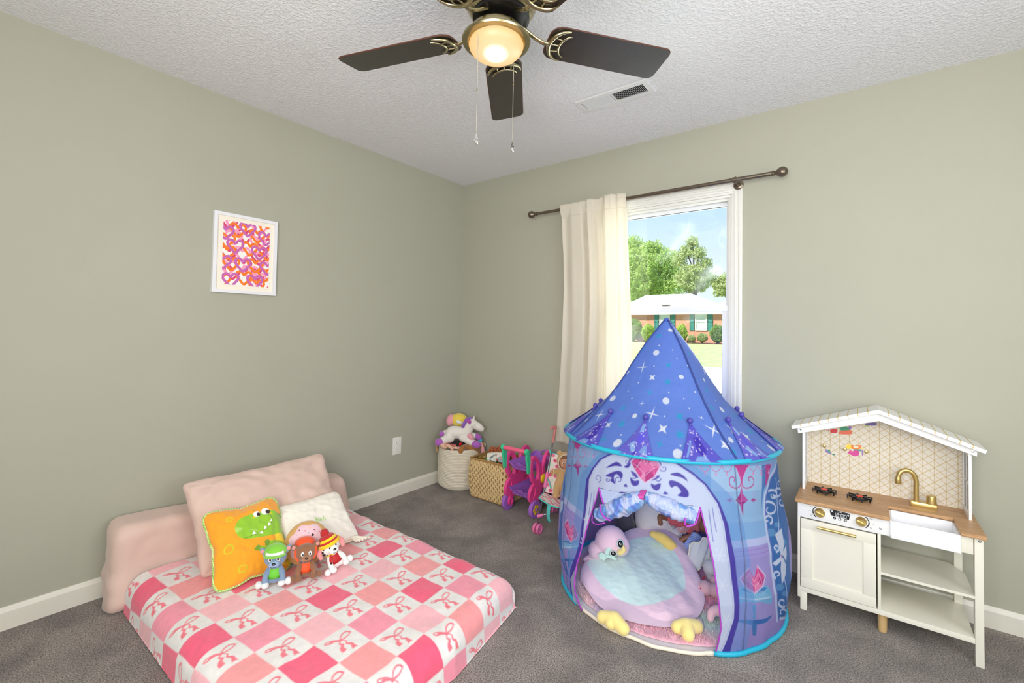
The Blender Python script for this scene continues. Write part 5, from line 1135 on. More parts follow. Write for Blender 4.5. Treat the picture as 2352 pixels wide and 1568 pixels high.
for z, y0, y1 in ((.285, -.345, -.03), (.11, -.335, -.04)):
    xa, xb = X0 + .012, X1 - .012
    def tray(u, v):
        a, b = 2 * u - 1, 2 * v - 1; e = max(abs(a), abs(b)); x = (xa + xb) / 2 + a * (xb - xa) / 2; y = (y0 + y1) / 2 + b * (y1 - y0) / 2
        zz = z + max(0, (e - .8) / .2) ** .8 * .045 + .008 * math.cos(a * 6) * (e > .96) + (.03 * max(0, (b - .75) / .25) * (1 - a * a * .6) if z > .2 else 0); return (x, y, zz)
    def hole(u, v): i, j = int(u * 44), int(v * 62); return not (4 < i < 39 and 6 < j < 55 and i % 3 == 1 and (j + (i // 3) % 2) % 2 == 0) and not (z > .2 and .34 < u < .66 and .955 < v < .985)
    tr = cp('tray', MB().grid(44, 62, tray, hole), m_pu, smooth=False, mods=[dict(type='SOLIDIFY', thickness=.0035)])
    cv = MB().tube(bez([(xa + .03, y0 - .002, z + .018), ((xa + xb) / 2 - .04, y0 - .003, z + .027), ((xa + xb) / 2, y0 - .003, z + .018), ((xa + xb) / 2 + .04, y0 - .003, z + .027), (xb - .03, y0 - .002, z + .018)], 5), .002, 6); cp('moulded_swirl', cv, mat('light purple plastic', (172, 120, 208), rough=.4), tr)
cp('cross_brace', MB().bx(X0, X1, -.2, -.17, .075, .095, .003), m_pk)
# ---- doll stroller with a doll in a bear suit
m_al = mat('grey steel tube', (150, 152, 158), rough=.3, metal=.85); m_pkw = mat('pink wheel plastic', (236, 122, 174), rough=.4); m_tl = mat('teal webbing', (92, 198, 190), rough=.85); m_grip = mat('dusty rose grip', (206, 128, 120), rough=.6)
ST = thing('doll_stroller', 'folding doll stroller with polka-dot seat, teal edging and pink wheels', 'doll stroller', (1.2, -.3, 0))
def sp_(n, mb, m, p=None, **k): return build(n, mb, m, p or ST, world=True, **k)
top = pl(1275, 986, (1.07, -.2, .5)); ft = Vector((1.142, -.492, .03)); W_ = Vector((.225, .01, 0))
for s in (0, 1):
    o = W_ * s; t_ = top + o; f_ = ft + o; rear = Vector((1.052, -.178, .03)) + o
    mid = t_.lerp(f_, .5)
    sp_('frame_tube', MB().tube([t_, t_.lerp(f_, .3), f_ + Vector((0, 0, .012))], .0062, 12), m_al)
    sp_('frame_tube', MB().tube([mid + Vector((.02, .06, .06)), mid.lerp(rear, .5), rear + Vector((0, 0, .012))], .0055, 12), mat('black steel tube', (40, 40, 44), rough=.4))
    gp_ = MB().limb([t_.lerp(f_, .14), t_.lerp(f_, .03), t_ + Vector((-.004, .01, .012))], [.0085, .0085, .0085], 12); gp_.limb([t_ + Vector((-.004, .01, .012)), t_ + Vector((-.012, -.02, .012))], [.011, .0115], 12); sp_('grip', gp_, m_grip)
    sp_('hinge', MB().limb([t_.lerp(f_, .47), t_.lerp(f_, .6)], [.0115, .0115], 12), m_pkw)
    for wb in (f_, rear):
        for q in (-1, 1):
            c = wb + Vector((q * .0125, 0, .0)); w = sp_('wheel', MB().lathe([(.006, -.006), (.018, -.0035), (.021, -.0075), (.0285, -.0075), (.0305, -.004), (.0305, .004), (.0285, .0075), (.021, .0075), (.018, .0035), (.006, .006)], c, 30, (1, 0, 0)), m_pkw, angle=45)
            hb_ = MB()
            for k in range(5): a = 2 * PI * k / 5; hb_.ell(c + Vector((q * .005, .012 * math.cos(a), .012 * math.sin(a))), (.0025, .004, .004), nu=10, nv=6)
            sp_('hub', hb_, m_pkw, w)
sp_('cross_bar', MB().tube([ft + Vector((.01, .02, .075)), Vector((1.052, -.178, .1)) + W_], .0048, 10), m_al); sp_('cross_bar', MB().tube([ft + W_ + Vector((-.01, .02, .075)), Vector((1.052, -.178, .1))], .0048, 10), m_al)
sp_('joint', MB().limb([ft + Vector((-.002, .01, .07)), ft + Vector((.016, .025, .076))], [.01, .009], 10), m_pkw)
A0, A1 = top.lerp(ft, .26), top.lerp(ft, .66)
def seatback(u, v): p = A0.lerp(A1, v) + W_ * u; return tuple(p + Vector((0, .012 + .03 * math.sin(PI * u) * (.4 + .6 * v), -.01 * math.sin(PI * u))))
def dots(n, m_):
    uu, vv = np.meshgrid(np.linspace(0, .235, n + 1), np.linspace(0, .3, m_ + 1)); q = Paint(uu.ravel(), vv.ravel(), (238, 214, 206), .002)
    for i in range(7):
        for j in range(8): q.ell(.012 + .038 * i + (.019 if j % 2 else 0), .015 + .038 * j, .013, .013, ((232, 110, 150), (206, 220, 200), (214, 80, 120))[(i + 2 * j) % 3])
    return q.C
m_dot = mat('polka dot cloth', vcol=True, rough=.9)
sp_('seat_back', MB().grid(70, 90, seatback), m_dot, col=dots(70, 90), mods=[dict(type='SOLIDIFY', thickness=.003)])
F0 = A1 + Vector((.02, -.085, -.005))
def seat(u, v): p = A1.lerp(F0, v) + W_ * u; return tuple(p + Vector((0, .03 * math.sin(PI * u) * (1 - v), -.028 * math.sin(PI * u))))
sp_('seat', MB().grid(70, 30, seat), m_dot, col=dots(70, 30), mods=[dict(type='SOLIDIFY', thickness=.003)])
tr = MB().tube([seatback(k / 20, 0) for k in range(21)], .004, 8); tr.tube([seatback(0, k / 20) for k in range(21)], .0042, 8); tr.tube([seat(k / 20, 1) for k in range(21)], .0045, 8); tr.tube([seat(0, k / 10) for k in range(11)], .004, 8)
tr.limb([A0 + Vector((0, 0, -.002)), A0 + Vector((-.006, -.006, .02))], [.007, .006], 8); sp_('edging', tr, m_tl)
sp_('footrest_strap', MB().grid(2, 14, lambda u, v: tuple(Vector(seat(.28 + .1 * u, 1)) + Vector((.0, -.012 * math.sin(PI * v), -.1 * v)))), m_tl, mods=[dict(type='SOLIDIFY', thickness=.0025)])
sp_('harness_strap', MB().tube([A0.lerp(A1, .62), A0.lerp(A1, .62) + Vector((.035, -.02, -.02)), A0.lerp(A1, .85) + Vector((.05, -.01, 0))], .0045, 8, flat=.4), m_tl)
m_bear = plush('tan bear suit fleece', (206, 164, 110), .3); m_face = mat('tan doll vinyl', (206, 150, 116), rough=.5)
DB = (1.185, -.315, .3)
def D_(u, v, off=0): return pl(1220 + u / 6.03, 970 + v / 6.03, DB, off)
do = thing('doll_in_bear_suit', 'baby doll in a tan hooded bear suit sitting in the doll stroller', 'doll', tuple(D_(400, 820)))
b = MB().limb([D_(445, 650, .0), D_(430, 760, .015), D_(420, 850, .02)], [.03, .038, .04]); b.limb([D_(400, 670, .01), D_(360, 680, .02), D_(300, 690, .03)], [.02, .018, .017]); b.limb([D_(480, 670, .01), D_(520, 720, .03)], [.02, .016])
b.limb([D_(380, 850, .03), D_(355, 920, .045), D_(345, 1000, .055)], [.027, .023, .019]); b.limb([D_(470, 860, .03), D_(465, 940, .045), D_(450, 1010, .055)], [.026, .022, .018]); b.ell(D_(345, 1010, .062), (.021, .024, .018)); b.ell(D_(448, 1020, .062), (.021, .024, .018))
build('suit', b, m_bear, do, world=True, mods=BLOB(.004, 6))
hc = D_(468, 540, .01); fdir = (Vector((CP[0], CP[1], hc.z - .1)) - hc).normalized(); fdir = (fdir + Vector((.35, -.1, -.1))).normalized(); sd = fdir.cross(Vector((0, 0, 1))).normalized(); upv = sd.cross(fdir)
Rf = Matrix((sd, upv, fdir)).transposed()
hp_ = lambda a, b_, c: hc + sd * a + upv * b_ + fdir * c
fb = MB().ell(hc, (.04, .046, .042), rot=Rf); fb.ell(hp_(0, -.012, .036), (.0065, .006, .008), rot=Rf); fb.ell(hp_(.018, -.018, .026), (.014, .013, .012), rot=Rf); fb.ell(hp_(-.018, -.018, .026), (.014, .013, .012), rot=Rf); fb.ell(hp_(0, -.036, .028), (.011, .008, .009), rot=Rf)
build('face', fb, m_face, do, world=True, mods=BLOB(.0028, 4))
for s in (-1, 1):
    e = build('eye', MB().ell(hp_(s * .0165, .004, .0375), (.007, .0055, .004), rot=Rf), mat('white doll eye', (240, 238, 236), rough=.15), do, world=True); build('pupil', MB().ell(hp_(s * .016, .004, .0405), (.0042, .0048, .002), rot=Rf), mat('dark blue pupil', (40, 54, 80), rough=.1), e, world=True)
    build('brow', MB().limb([hp_(s * .009, .015, .039), hp_(s * .017, .018, .0365), hp_(s * .024, .015, .032)], [.0011, .0013, .0008], 6), mat('brown brow paint', (120, 78, 56), rough=.6), do, world=True)
    build('hood_ear', MB().ell(hp_(s * .035, .052, -.008), (.016, .015, .008), rot=Rf), m_bear, do, world=True)
    build('hand', MB().limb([D_(300, 690, .03) if s < 0 else D_(520, 720, .03), (D_(282, 685, .042) if s < 0 else D_(530, 740, .04))], [.0125, .011], 10), m_face, do, world=True)
    build('cuff', MB().lathe([(.0175, -.006), (.0205, 0), (.0175, .006)], (D_(312, 690, .028) if s < 0 else D_(516, 715, .03)), 18, (-.8, -.4, .1)), mat('pale cuff trim', (226, 188, 140), rough=.9), do, world=True)
build('lips', MB().ell(hp_(0, -.0255, .0385), (.0075, .0028, .003), rot=Rf), mat('rose lips', (196, 92, 84), rough=.4), do, world=True)
def hood(u, v):
    a = 2 * PI * u; t = R_(62 + 118 * v); r = 1.0; return tuple(hc + (sd * (.051 * math.sin(t) * math.cos(a)) + upv * (.057 * math.sin(t) * math.sin(a) + .002) + fdir * (.052 * math.cos(t) - .0)))
build('hood', MB().grid(48, 24, hood), m_bear, do, world=True, mods=[dict(type='SOLIDIFY', thickness=.005)])
build('hood_trim', MB().tube([hood(k / 48, 0) for k in range(48)], .0038, 8, closed=True), mat('cream cord trim', (232, 206, 176), rough=.9), do, world=True)
build('hair', MB().limb([hp_(-.026, .03, .026), hp_(0, .038, .026), hp_(.026, .03, .026)], [.006, .01, .006], 10), mat('light brown doll hair', (150, 104, 66), rough=.8, bump=.4, bscale=200), do, world=True)
build('zip', MB().tube([hp_(0, -.05, .03), D_(470, 700, .05), D_(455, 780, .06), D_(440, 860, .062)], .0022, 6), mat('cream cord trim'), do, world=True)
# ------------------------------------------------------------------ pop-up castle tent
TZ, TA = .715, 1.292; TC0, TC1 = (1.935, -.545), (1.917, -.517); TR = .494
TT = thing('castle_tent', 'blue and lilac pop-up castle play tent with starry pointed roof before the window', 'play tent', (1.925, -.53, 0))
RT = [(0, .5), (.06, .51), (.2, .525), (.36, .521), (.5, .493), (.715, .473)]
def rz_(z):
    for (a, p), (b, q) in zip(RT, RT[1:]):
        if z <= b: t = (z - a) / (b - a); return p + (q - p) * t
    return RT[-1][1]
def wallpt(th, z, off=0):
    k = z / TZ; r = rz_(z) + off + .004 * nz(th * 3, z * 5, 2) * min(1, (TZ - z) * 8) + .003 * nz(th * 9, z * 9, 5) * min(1, (TZ - z) * 8)
    if z < .2: r += (.012 * nz(th * 5, 7) - .006) * (1 - z / .2)
    return (TC0[0] + (TC1[0] - TC0[0]) * k + r * math.cos(th), TC0[1] + (TC1[1] - TC0[1]) * k + r * math.sin(th), z)
def project(P_):
    Q = (np.asarray(P_) - CP) @ RC; return np.stack([PPX + FPX * Q[:, 0] / Q[:, 1], PPY - FPX * Q[:, 2] / Q[:, 1]], 1)
THS = list(np.radians(np.linspace(-178, 36, 880))) + list(np.radians(np.linspace(36, 182, 140))[1:]); NT_ = len(THS) - 1; NZ_ = 300
g = MB().grid(NT_, NZ_, lambda u, v: wallpt(THS[int(round(u * NT_))], TZ * v))
GA = np.array(g.v); TH2 = np.tile(np.array(THS), NZ_ + 1); ZZ = np.repeat(np.linspace(0, TZ, NZ_ + 1), NT_ + 1); WU = TH2 * .505
PXY = project(GA); cen = np.array([1.922, -.53, 0]); FRONT = ((GA[:, :2] - cen[:2]) * (CP[:2] - GA[:, :2])).sum(1) > 0
FI = np.nonzero(FRONT)[0]; FP = PXY[FI]
def wl(u, v):
    i = FI[((FP - (u, v)) ** 2).sum(1).argmin()]; return (WU[i], ZZ[i])
pt = Paint(WU, ZZ, (150, 176, 226), .0026)
def crop(ox, oy, s): return lambda L_: [wl(ox + a / s, oy + b / s) for a, b in L_]
cA, cB, cC = crop(1580, 1040, 3.408), crop(1280, 1030, 4.02), crop(1290, 1020, 6.534)
LB, MBl, DB_, LIL, PUR, WHT, PKG, PKD, PKL = (176, 210, 238), (142, 186, 228), (58, 118, 186), (172, 160, 218), (84, 72, 172), (216, 226, 246), (226, 78, 152), (190, 50, 130), (248, 156, 196)
pi2 = .505 * 2 * PI
# plain rooms of the print repeated round the tent: pale upper band, lilac lower band
pt.poly([(-9, .42), (9, .42), (9, .8), (-9, .8)], MBl); pt.poly([(-9, 0), (9, 0), (9, .4), (-9, .4)], LIL); pt.poly([(-9, .4), (9, .4), (9, .425), (-9, .425)], (196, 204, 240))
for z in (.388, .372): pt.line([(-9, z), (9, z)], .0022, (158, 128, 206))
pt.poly([(-9, 0), (9, 0), (9, .1), (-9, .1)], (168, 148, 212), .6)
# right-hand room
pt.poly(cA([(180, 92), (578, 92), (578, 285), (180, 300)]), LB); pt.poly(cA([(190, 305), (590, 290), (590, 520), (320, 545), (240, 390)]), (158, 198, 232)); pt.poly(cA([(578, 92), (640, 85), (590, 300), (578, 500)]), DB_, .8)
pt.poly(cA([(608, 92), (650, 88), (628, 200), (606, 270)]), (196, 70, 150))
def scallops(conv, pts, drop):
    for (a, b) in zip(pts, pts[1:]):
        m_ = ((a[0] + b[0]) / 2, (a[1] + b[1]) / 2 + drop); pt.line(cr2(conv([a, ((3 * a[0] + b[0]) / 4, (a[1] + b[1]) / 2 + drop * .8), m_, ((a[0] + 3 * b[0]) / 4, (a[1] + b[1]) / 2 + drop * .8), b]), 4), .0026, (214, 120, 190)); 
        x, y = m_; pt.poly(conv([(x, y + 4), (x + 9, y + 22), (x, y + 36), (x - 9, y + 22)]), (236, 150, 204)); pt.line(conv([(x, y - 2), (x, y + 8)]), .002, (214, 120, 190))
scallops(cA, [(95, 92), (175, 94), (265, 96), (350, 95)], 52); scallops(cA, [(480, 94), (545, 92), (605, 90), (660, 80)], 48)
def scroll(conv, cx, cy, r, sg, col, w=.004, turns=1.3, a0=PI / 2):
    pts = []
    for k in range(28): t = k / 27; a = a0 + sg * turns * 2 * PI * t * .75; q = r * (1 - .72 * t); pts.append((cx + q * math.cos(a), cy + q * math.sin(a)))
    pt.line(conv(pts), [w * (1.1 - .5 * k / 27) for k in range(28)], col)
def ornament(conv, x, y, k):      # pink drop with scrolls and a four-pointed jewel below
    F = lambda L_: conv([(x + a * k, y + b * k) for a, b in L_])
    pt.poly(F([(-62, 0), (62, 0), (40, 30), (14, 90), (0, 150), (-14, 90), (-40, 30)]), (214, 76, 156)); pt.line(F([(-62, 0), (-40, 30), (-14, 90), (0, 160)]), .0024, (240, 160, 208)); pt.line(F([(62, 0), (40, 30), (14, 90), (0, 160)]), .0024, (240, 160, 208))
    for s in (-1, 1):
        pt.line(cr2(F([(0, 120), (s * 14, 170), (s * 50, 182), (s * 88, 160), (s * 96, 118), (s * 74, 92), (s * 54, 106), (s * 60, 126)]), 5), .0044, (204, 70, 150))
    pt.poly(F([(0, 165), (12, 230), (50, 276), (14, 310), (12, 400), (-12, 310), (-48, 280), (-12, 230)]), (168, 56, 140)); pt.poly(F([(0, 165), (12, 230), (50, 276), (0, 285)]), (196, 84, 164)); pt.line(F([(0, 160), (0, 400)]), .0016, (226, 140, 200))
    for s in (-1, 1): pt.poly(F([(s * 70, 278), (s * 92, 262), (s * 118, 275), (s * 92, 292)]), (166, 60, 140)); pt.line(cr2(F([(s * 92, 262), (s * 108, 236), (s * 92, 222), (s * 80, 240)]), 4), .0016, (214, 150, 214))
    pt.line(F([(-130, 278), (130, 276)]), .0014, (226, 160, 214))
ornament(cA, 420, 92, 1)
def gem(conv, L_, inner):
    P = conv(L_); pt.poly([( (p[0] - sum(q[0] for q in P) / len(P)) * 1.14 + sum(q[0] for q in P) / len(P), (p[1] - sum(q[1] for q in P) / len(P)) * 1.14 + sum(q[1] for q in P) / len(P)) for p in P], (236, 214, 240), .7)
    pt.poly(P, PKG); n = len(P); Q = conv(inner); pt.poly(Q, (240, 116, 172))
    for i in range(n):
        j = (i + 1) % n; c = (sum(q[0] for q in Q) / len(Q), sum(q[1] for q in Q) / len(Q)); m_ = lambda p: (p[0] * .45 + c[0] * .55, p[1] * .45 + c[1] * .55)
        if i % 3 == 1: pt.poly([P[i], P[j], m_(P[j]), m_(P[i])], PKD, .75)
        if i % 3 == 2: pt.poly([P[i], P[j], m_(P[j]), m_(P[i])], PKL, .7)
    pt.line(Q, .002, (250, 190, 216), closed=True)
    for p in P: pt.line([p, min(Q, key=lambda q: (q[0] - p[0]) ** 2 + (q[1] - p[1]) ** 2)], .0016, (250, 190, 216))
H1 = [(415, 985), (480, 903), (520, 985), (540, 888), (600, 960), (585, 1040), (525, 1092), (460, 1050)]; I1 = [(450, 985), (485, 935), (520, 1010), (552, 935), (575, 985), (530, 1050)]
def seat_print(conv, x, y, k):   # tasselled blue cushion on a little pedestal
    F = lambda L_: conv([(x + a * k, y + b * k) for a, b in L_])
    pt.poly(F([(-18, 90), (18, 90), (10, 170), (14, 200), (-14, 200), (-8, 170)]), (106, 166, 216)); pt.poly(cr2(F([(-150, 212), (-60, 205), (60, 200), (140, 170), (90, 225), (0, 245), (-80, 232)]), 4, True), (66, 120, 190)); pt.poly(F([(-20, 235), (20, 235), (14, 330), (-14, 330)]), (78, 132, 196))
    pt.poly(cr2(F([(-130, -10), (-90, -60), (0, -50), (90, -66), (130, -20), (138, 70), (100, 80), (40, 62), (0, 72), (-50, 62), (-110, 80), (-135, 150), (-138, 60)]), 4, True), (126, 190, 228)); pt.poly(cr2(F([(-100, -40), (0, -46), (95, -50), (60, -10), (0, 0), (-60, -10)]), 4, True), (74, 136, 200))
    for k_ in range(13): a = -120 + k_ * 20; pt.line(F([(a * .5, -20), (a, 30 + 8 * (k_ % 2))]), .0014, (196, 226, 242), .8)
    pt.line(cr2(F([(-130, 30), (-60, 40), (0, 46), (70, 40), (130, 26)]), 4), .005, (214, 234, 246), .8)
seat_print(cA, 520, 1100, 1); gem(cA, H1, I1)
# window print at the far right
win_ = [(695, 55), (640, 190), (603, 330), (598, 470), (620, 640), (650, 860), (676, 1060), (700, 1310)]
pt.poly(cA(win_ + [(800, 1240), (812, 1000), (800, 900), (790, 700), (770, 500), (752, 300), (730, 100)]), DB_)
for (a, b, r) in ((650, 620, 38), (700, 560, 26), (720, 1050, 34), (745, 700, 30), (760, 1100, 26), (700, 760, 24)): pt.poly(cA([(a + r * math.cos(R_(60 * k)), b + r * .9 * math.sin(R_(60 * k))) for k in range(6)]), (104, 164, 212), .8)
pt.line(cA(win_), .0125, (206, 220, 246)); pt.line(cA([(a + 13, b) for a, b in win_]), .0022, (160, 130, 206))
for (cx, cy, r, sg, a0) in ((640, 440, 62, 1, -2), (625, 520, 40, -1, 1), (700, 300, 44, -1, 2.4), (735, 380, 50, 1, -1.6), (665, 330, 44, 1, -2.4), (720, 240, 40, -1, 2), (690, 745, 30, -1, 1.4), (700, 950, 32, 1, 2), (740, 1170, 38, 1, 1), (740, 1250, 46, -1, 2)): scroll(cA, cx, cy, r, sg, (214, 226, 246), .0085, 1.25, a0)
pt.line(cr2(cA([(690, 200), (700, 420), (712, 600), (728, 800), (760, 1000), (775, 1120), (790, 1220)]), 4), .0062, (196, 216, 244))
for L_ in ([(730, 800), (700, 690), (682, 640), (735, 590), (752, 700), (742, 800)], [(730, 800), (660, 860), (690, 885), (740, 830)], [(735, 810), (725, 900), (735, 1030), (765, 950), (770, 880), (750, 830)], [(738, 790), (770, 720), (775, 800), (770, 850)]): pt.poly(cA(L_), (222, 232, 248))
pt.ell(*wl(1580 + 733 / 3.408, 1040 + 803 / 3.408), .006, .006, (214, 150, 200))
# left-hand room
ornament(cB, 186, -70, .82); scallops(cB, [(232, 0), (270, 8), (310, 16), (360, 28)], 34)
pt.poly(cB([(92, 0), (160, 0), (330, 0), (332, 165), (240, 160), (90, 110)]), LB, .45)
H2 = [(66, 705), (98, 660), (125, 745), (150, 690), (188, 790), (165, 835), (122, 855), (90, 800)]; I2 = [(84, 715), (100, 690), (126, 765), (150, 720), (170, 790), (126, 820)]
seat_print(cB, 110, 880, .66); gem(cB, H2, I2)
pt.poly(cB([(60, 200), (50, 420), (30, 640), (-4, 850), (70, 1130), (110, 1200), (60, 1000), (40, 800), (62, 560), (75, 350)]), DB_, .85)
pt.poly(cB([(30, 480), (55, 480), (48, 560), (30, 600)]), (206, 224, 244)); pt.poly(cB([(10, 900), (50, 960), (70, 1060), (36, 980)]), (120, 176, 224))
# arched door surround: purple outline, pale frame, fretwork cut-outs
arcL = [(1283 + 0, 0)]
outer = [wl(*p) for p in [(1321, 1330), (1330, 1290), (1336, 1230), (1345, 1150), (1352, 1100), (1366, 1080), (1386, 1060), (1415, 1040), (1450, 1028), (1485, 1030), (1530, 1044), (1552, 1063), (1592, 1089), (1640, 1132), (1658, 1160), (1672, 1205), (1684, 1280), (1692, 1360), (1692, 1430), (1680, 1478)]]
outer[8] = (outer[8][0], .74); outer[9] = (outer[9][0], .75); outer[10] = (outer[10][0], .735)
frameP = outer + [(outer[-1][0], -.05), (outer[0][0], -.05)]
def widen(P, k): c = (wl(1480, 1250)[0]); return [(c + (p[0] - c) * k, p[1] + (.012 if 5 < i < 13 else 0)) for i, p in enumerate(P)]
pt.poly(cr2(widen(outer, 1.22), 3) + [(widen(outer, 1.22)[-1][0], -.05), (widen(outer, 1.22)[0][0], -.05)], (108, 158, 220), .55)
BO = [(1309.9, 1306), (1321, 1278.8), (1328.5, 1253.9), (1335, 1216.6), (1339.7, 1179), (1343.4, 1129.5), (1347, 1099.7), (1360, 1074.8), (1378, 1053), (1397, 1043), (1420, 1036)]; BI = [(1321, 1306), (1331, 1278.8), (1336, 1253.9), (1339.7, 1216.6), (1345, 1179), (1350.9, 1129.5), (1352.6, 1099.7), (1364.6, 1074.8), (1381, 1055), (1399, 1045.5), (1421, 1039)]
BO2 = [(1552, 1059), (1592, 1085), (1622, 1111), (1653, 1154), (1672.4, 1204), (1687, 1275), (1697, 1363), (1697, 1421), (1684, 1470)]; BI2 = [(1551, 1063), (1590, 1089), (1619, 1114), (1649, 1157), (1663.6, 1204), (1674, 1275), (1685, 1363), (1685.6, 1421), (1670, 1470)]
W_ = lambda L_: [wl(*p) for p in L_]
inn = W_(BI) + [(wl(1421, 1039)[0] + .03, .76), (wl(1551, 1063)[0] - .03, .76)] + W_(BI2); inn += [(inn[-1][0], -.05), (inn[0][0] - .02, -.05)]
pt.poly(inn, WHT)
for A_, B_ in ((BO, BI), (BO2, BI2)):
    a_, b_ = W_(A_), W_(B_)
    if A_ is BO2: a_ += [(a_[-1][0] - .012, -.03)]; b_ += [(b_[-1][0] - .03, -.03)]
    pt.poly(a_ + b_[::-1], PUR)
    pt.line([(x - (.006 if A_ is BO2 else -.005), z) for x, z in b_], .002, (176, 178, 228), .8)
pt.poly([wl(1309.9, 1306), wl(1321, 1306), (wl(1319, 1330)[0], -.02), (wl(1305, 1330)[0], -.02)], PUR)
pt.poly(cr2(widen(outer, 1.1), 3) + [(widen(outer, 1.1)[-1][0], -.05), (widen(outer, 1.1)[0][0], -.05)], (126, 168, 224), 0)
zf = wl(1480, 1160)[1]
pt.poly([(-2, .0), (2, .0), (2, .2), (-2, .2)], (196, 204, 238), 0)
for L_ in ([(670, 350), (820, 265), (905, 330), (800, 322)], [(660, 470), (760, 420), (860, 403), (915, 440), (905, 505), (870, 480), (825, 448), (785, 480), (790, 540), (802, 590), (735, 550), (748, 500)], [(1040, 398), (1110, 430), (1150, 485), (1110, 500), (1060, 445)], [(1030, 500), (1090, 545), (1155, 540), (1152, 605), (1085, 627), (1042, 585)],
           [(935, 628), (963, 600), (985, 636)], [(1020, 225), (1100, 190), (1050, 262), (1000, 350), (938, 332), (985, 300)], [(1345, 592), (1400, 610), (1482, 590), (1470, 660), (1420, 687), (1362, 650)], [(1533, 742), (1555, 708), (1592, 746)],
           [(1610, 565), (1660, 540), (1780, 590), (1890, 690), (1895, 785), (1745, 775), (1790, 720), (1755, 650), (1700, 620), (1645, 650)], [(1630, 456), (1740, 423), (1840, 480), (1892, 548), (1800, 500)], [(1400, 205), (1480, 262), (1500, 335), (1440, 300)], [(1340, 540), (1400, 480), (1475, 470), (1420, 520)]):
    P = cr2(cC(L_), 3, True); pt.line(P, .004, (150, 150, 214), .6, closed=True); pt.poly(P, PUR)
for L_ in ([(700, 790), (760, 800), (740, 840)], [(800, 735), (900, 712), (985, 720), (900, 745)]): pt.poly(cC(L_), PUR)
for (cx, cy, r, sg, a0) in ((985, 255, 48, 1, -1), (1085, 465, 50, -1, 2), (1530, 360, 55, -1, 3), (1440, 510, 52, 1, 0), (860, 540, 60, 1, 2.6), (540, 510, 60, -1, 1.4), (690, 530, 34, 1, 0)): scroll(cC, cx, cy, r, sg, (112, 106, 196), .0036, 1.2, a0)
for (p, q, r) in (((1402, 1130), (1398, 1160), 2), ((1358, 1132), (1352, 1182), 2), ((1364, 1128), (1360, 1178), 2), ((1636, 1166), (1645, 1220), 2), ((1628, 1170), (1638, 1242), 2)): pt.line([wl(*p), wl(*q)], .003, (120, 120, 206))
for (u, v) in ((1653, 1275), (1660, 1345), (1668, 1425), (1350, 1195), (1340, 1250), (1326, 1318)):
    c = wl(u, v)
    for k in range(6): a = PI / 3 * k; pt.line([c, (c[0] + .022 * math.cos(a), c[1] + .026 * math.sin(a))], .006, (228, 236, 250), .8)
HC = [(1045, 268), (1115, 192), (1215, 180), (1252, 232), (1300, 195), (1400, 228), (1476, 330), (1392, 482), (1250, 572), (1180, 500), (1100, 380)]; IC = [(1140, 330), (1215, 215), (1255, 305), (1310, 225), (1385, 355), (1250, 468)]
gem(cC, HC, IC)
for (a, b) in ((1425, 1210), (1322, 1175)): pass
# base border: purple and pink diamonds near the floor on the right
for k in range(9): x = wl(1690, 1470)[0] + .03 + k * .075; pt.poly(cr2([(x - .04, .0), (x - .02, .02), (x + .01, .016), (x + .04, .0)], 4), (78, 56, 160), .8); pt.poly(cr2([(x, .0), (x + .03, .012), (x + .06, .0)], 3), (206, 60, 130), .8)
# door opening: corner pixels of the hem in the photograph, turned into surface coordinates
DOOR = [wl(1377, 1119), wl(1362, 1168), wl(1345, 1230), wl(1326, 1298), wl(1320, 1345)]; DOOR += [(DOOR[-1][0] - .0, -.02)]
DR2 = [wl(1608, 1164), wl(1626, 1235), wl(1640, 1310), wl(1652, 1400), wl(1655, 1440), wl(1648, 1478), (wl(1640, 1488)[0], -.02)]
TOPE = [wl(1420, 1132), wl(1480, 1142), wl(1545, 1155)]
POLYD = np.array([DOOR[0]] + TOPE + DR2 + DOOR[:0:-1])
def inside(P, x, y):
    c = False; n = len(P)
    for i in range(n):
        a, b = P[i], P[(i + 1) % n]
        if (a[1] > y) != (b[1] > y) and x < (b[0] - a[0]) * (y - a[1]) / (b[1] - a[1]) + a[0]: c = not c
    return c
dx0, dx1, dy1 = POLYD[:, 0].min(), POLYD[:, 0].max(), POLYD[:, 1].max(); keepf = []
for f in g.f:
    x = (WU[f[0]] + WU[f[1]]) / 2; y = (ZZ[f[0]] + ZZ[f[2]]) / 2
    if dx0 < x < dx1 and y < dy1 and inside(POLYD, x, y): continue
    keepf.append(f)
g.f = keepf
m_tw = mat('printed tent nylon', vcol=True, rough=.5, trans=.45, bump=.12, bscale=22, bdist=.012)
build('tent_wall', g, m_tw, TT, world=True, col=pt.C)
S2 = lambda p, off=.003: wallpt(p[0] / .505, max(p[1], .004), off)
def along(P, n=10): return [((a[0] + (b[0] - a[0]) * k / n), (a[1] + (b[1] - a[1]) * k / n)) for a, b in zip(P, P[1:]) for k in range(n)] + [P[-1]]
m_mag = mat('violet binding tape', (176, 66, 190), rough=.55)
for D_L in (DOOR, DR2): build('door_binding', MB().tube([S2(p) for p in along(D_L)], .0044, 8, flat=.6), m_mag, TT, world=True)
m_cy = mat('cyan binding', (38, 176, 206), rough=.4)
rg = [(TC1[0] + TR * math.cos(a), TC1[1] + TR * math.sin(a), TZ + .001) for a in [2 * PI * k / 120 for k in range(120)]]
build('roof_ring', MB().tube(rg, .0098, 12, closed=True), m_cy, TT, world=True)
aL, aR = DOOR[-1][0] / .505, DR2[-1][0] / .505
br = [wallpt(aR + (2 * PI - (aR - aL)) * k / 110, .008, .004) for k in range(111)]
build('base_ring', MB().tube([(x, y, .010) for x, y, z in br], .0095, 12), m_cy, TT, world=True)
fb_ = [wallpt(aL + (aR - aL) * k / 40, .008, .0) for k in range(41)]
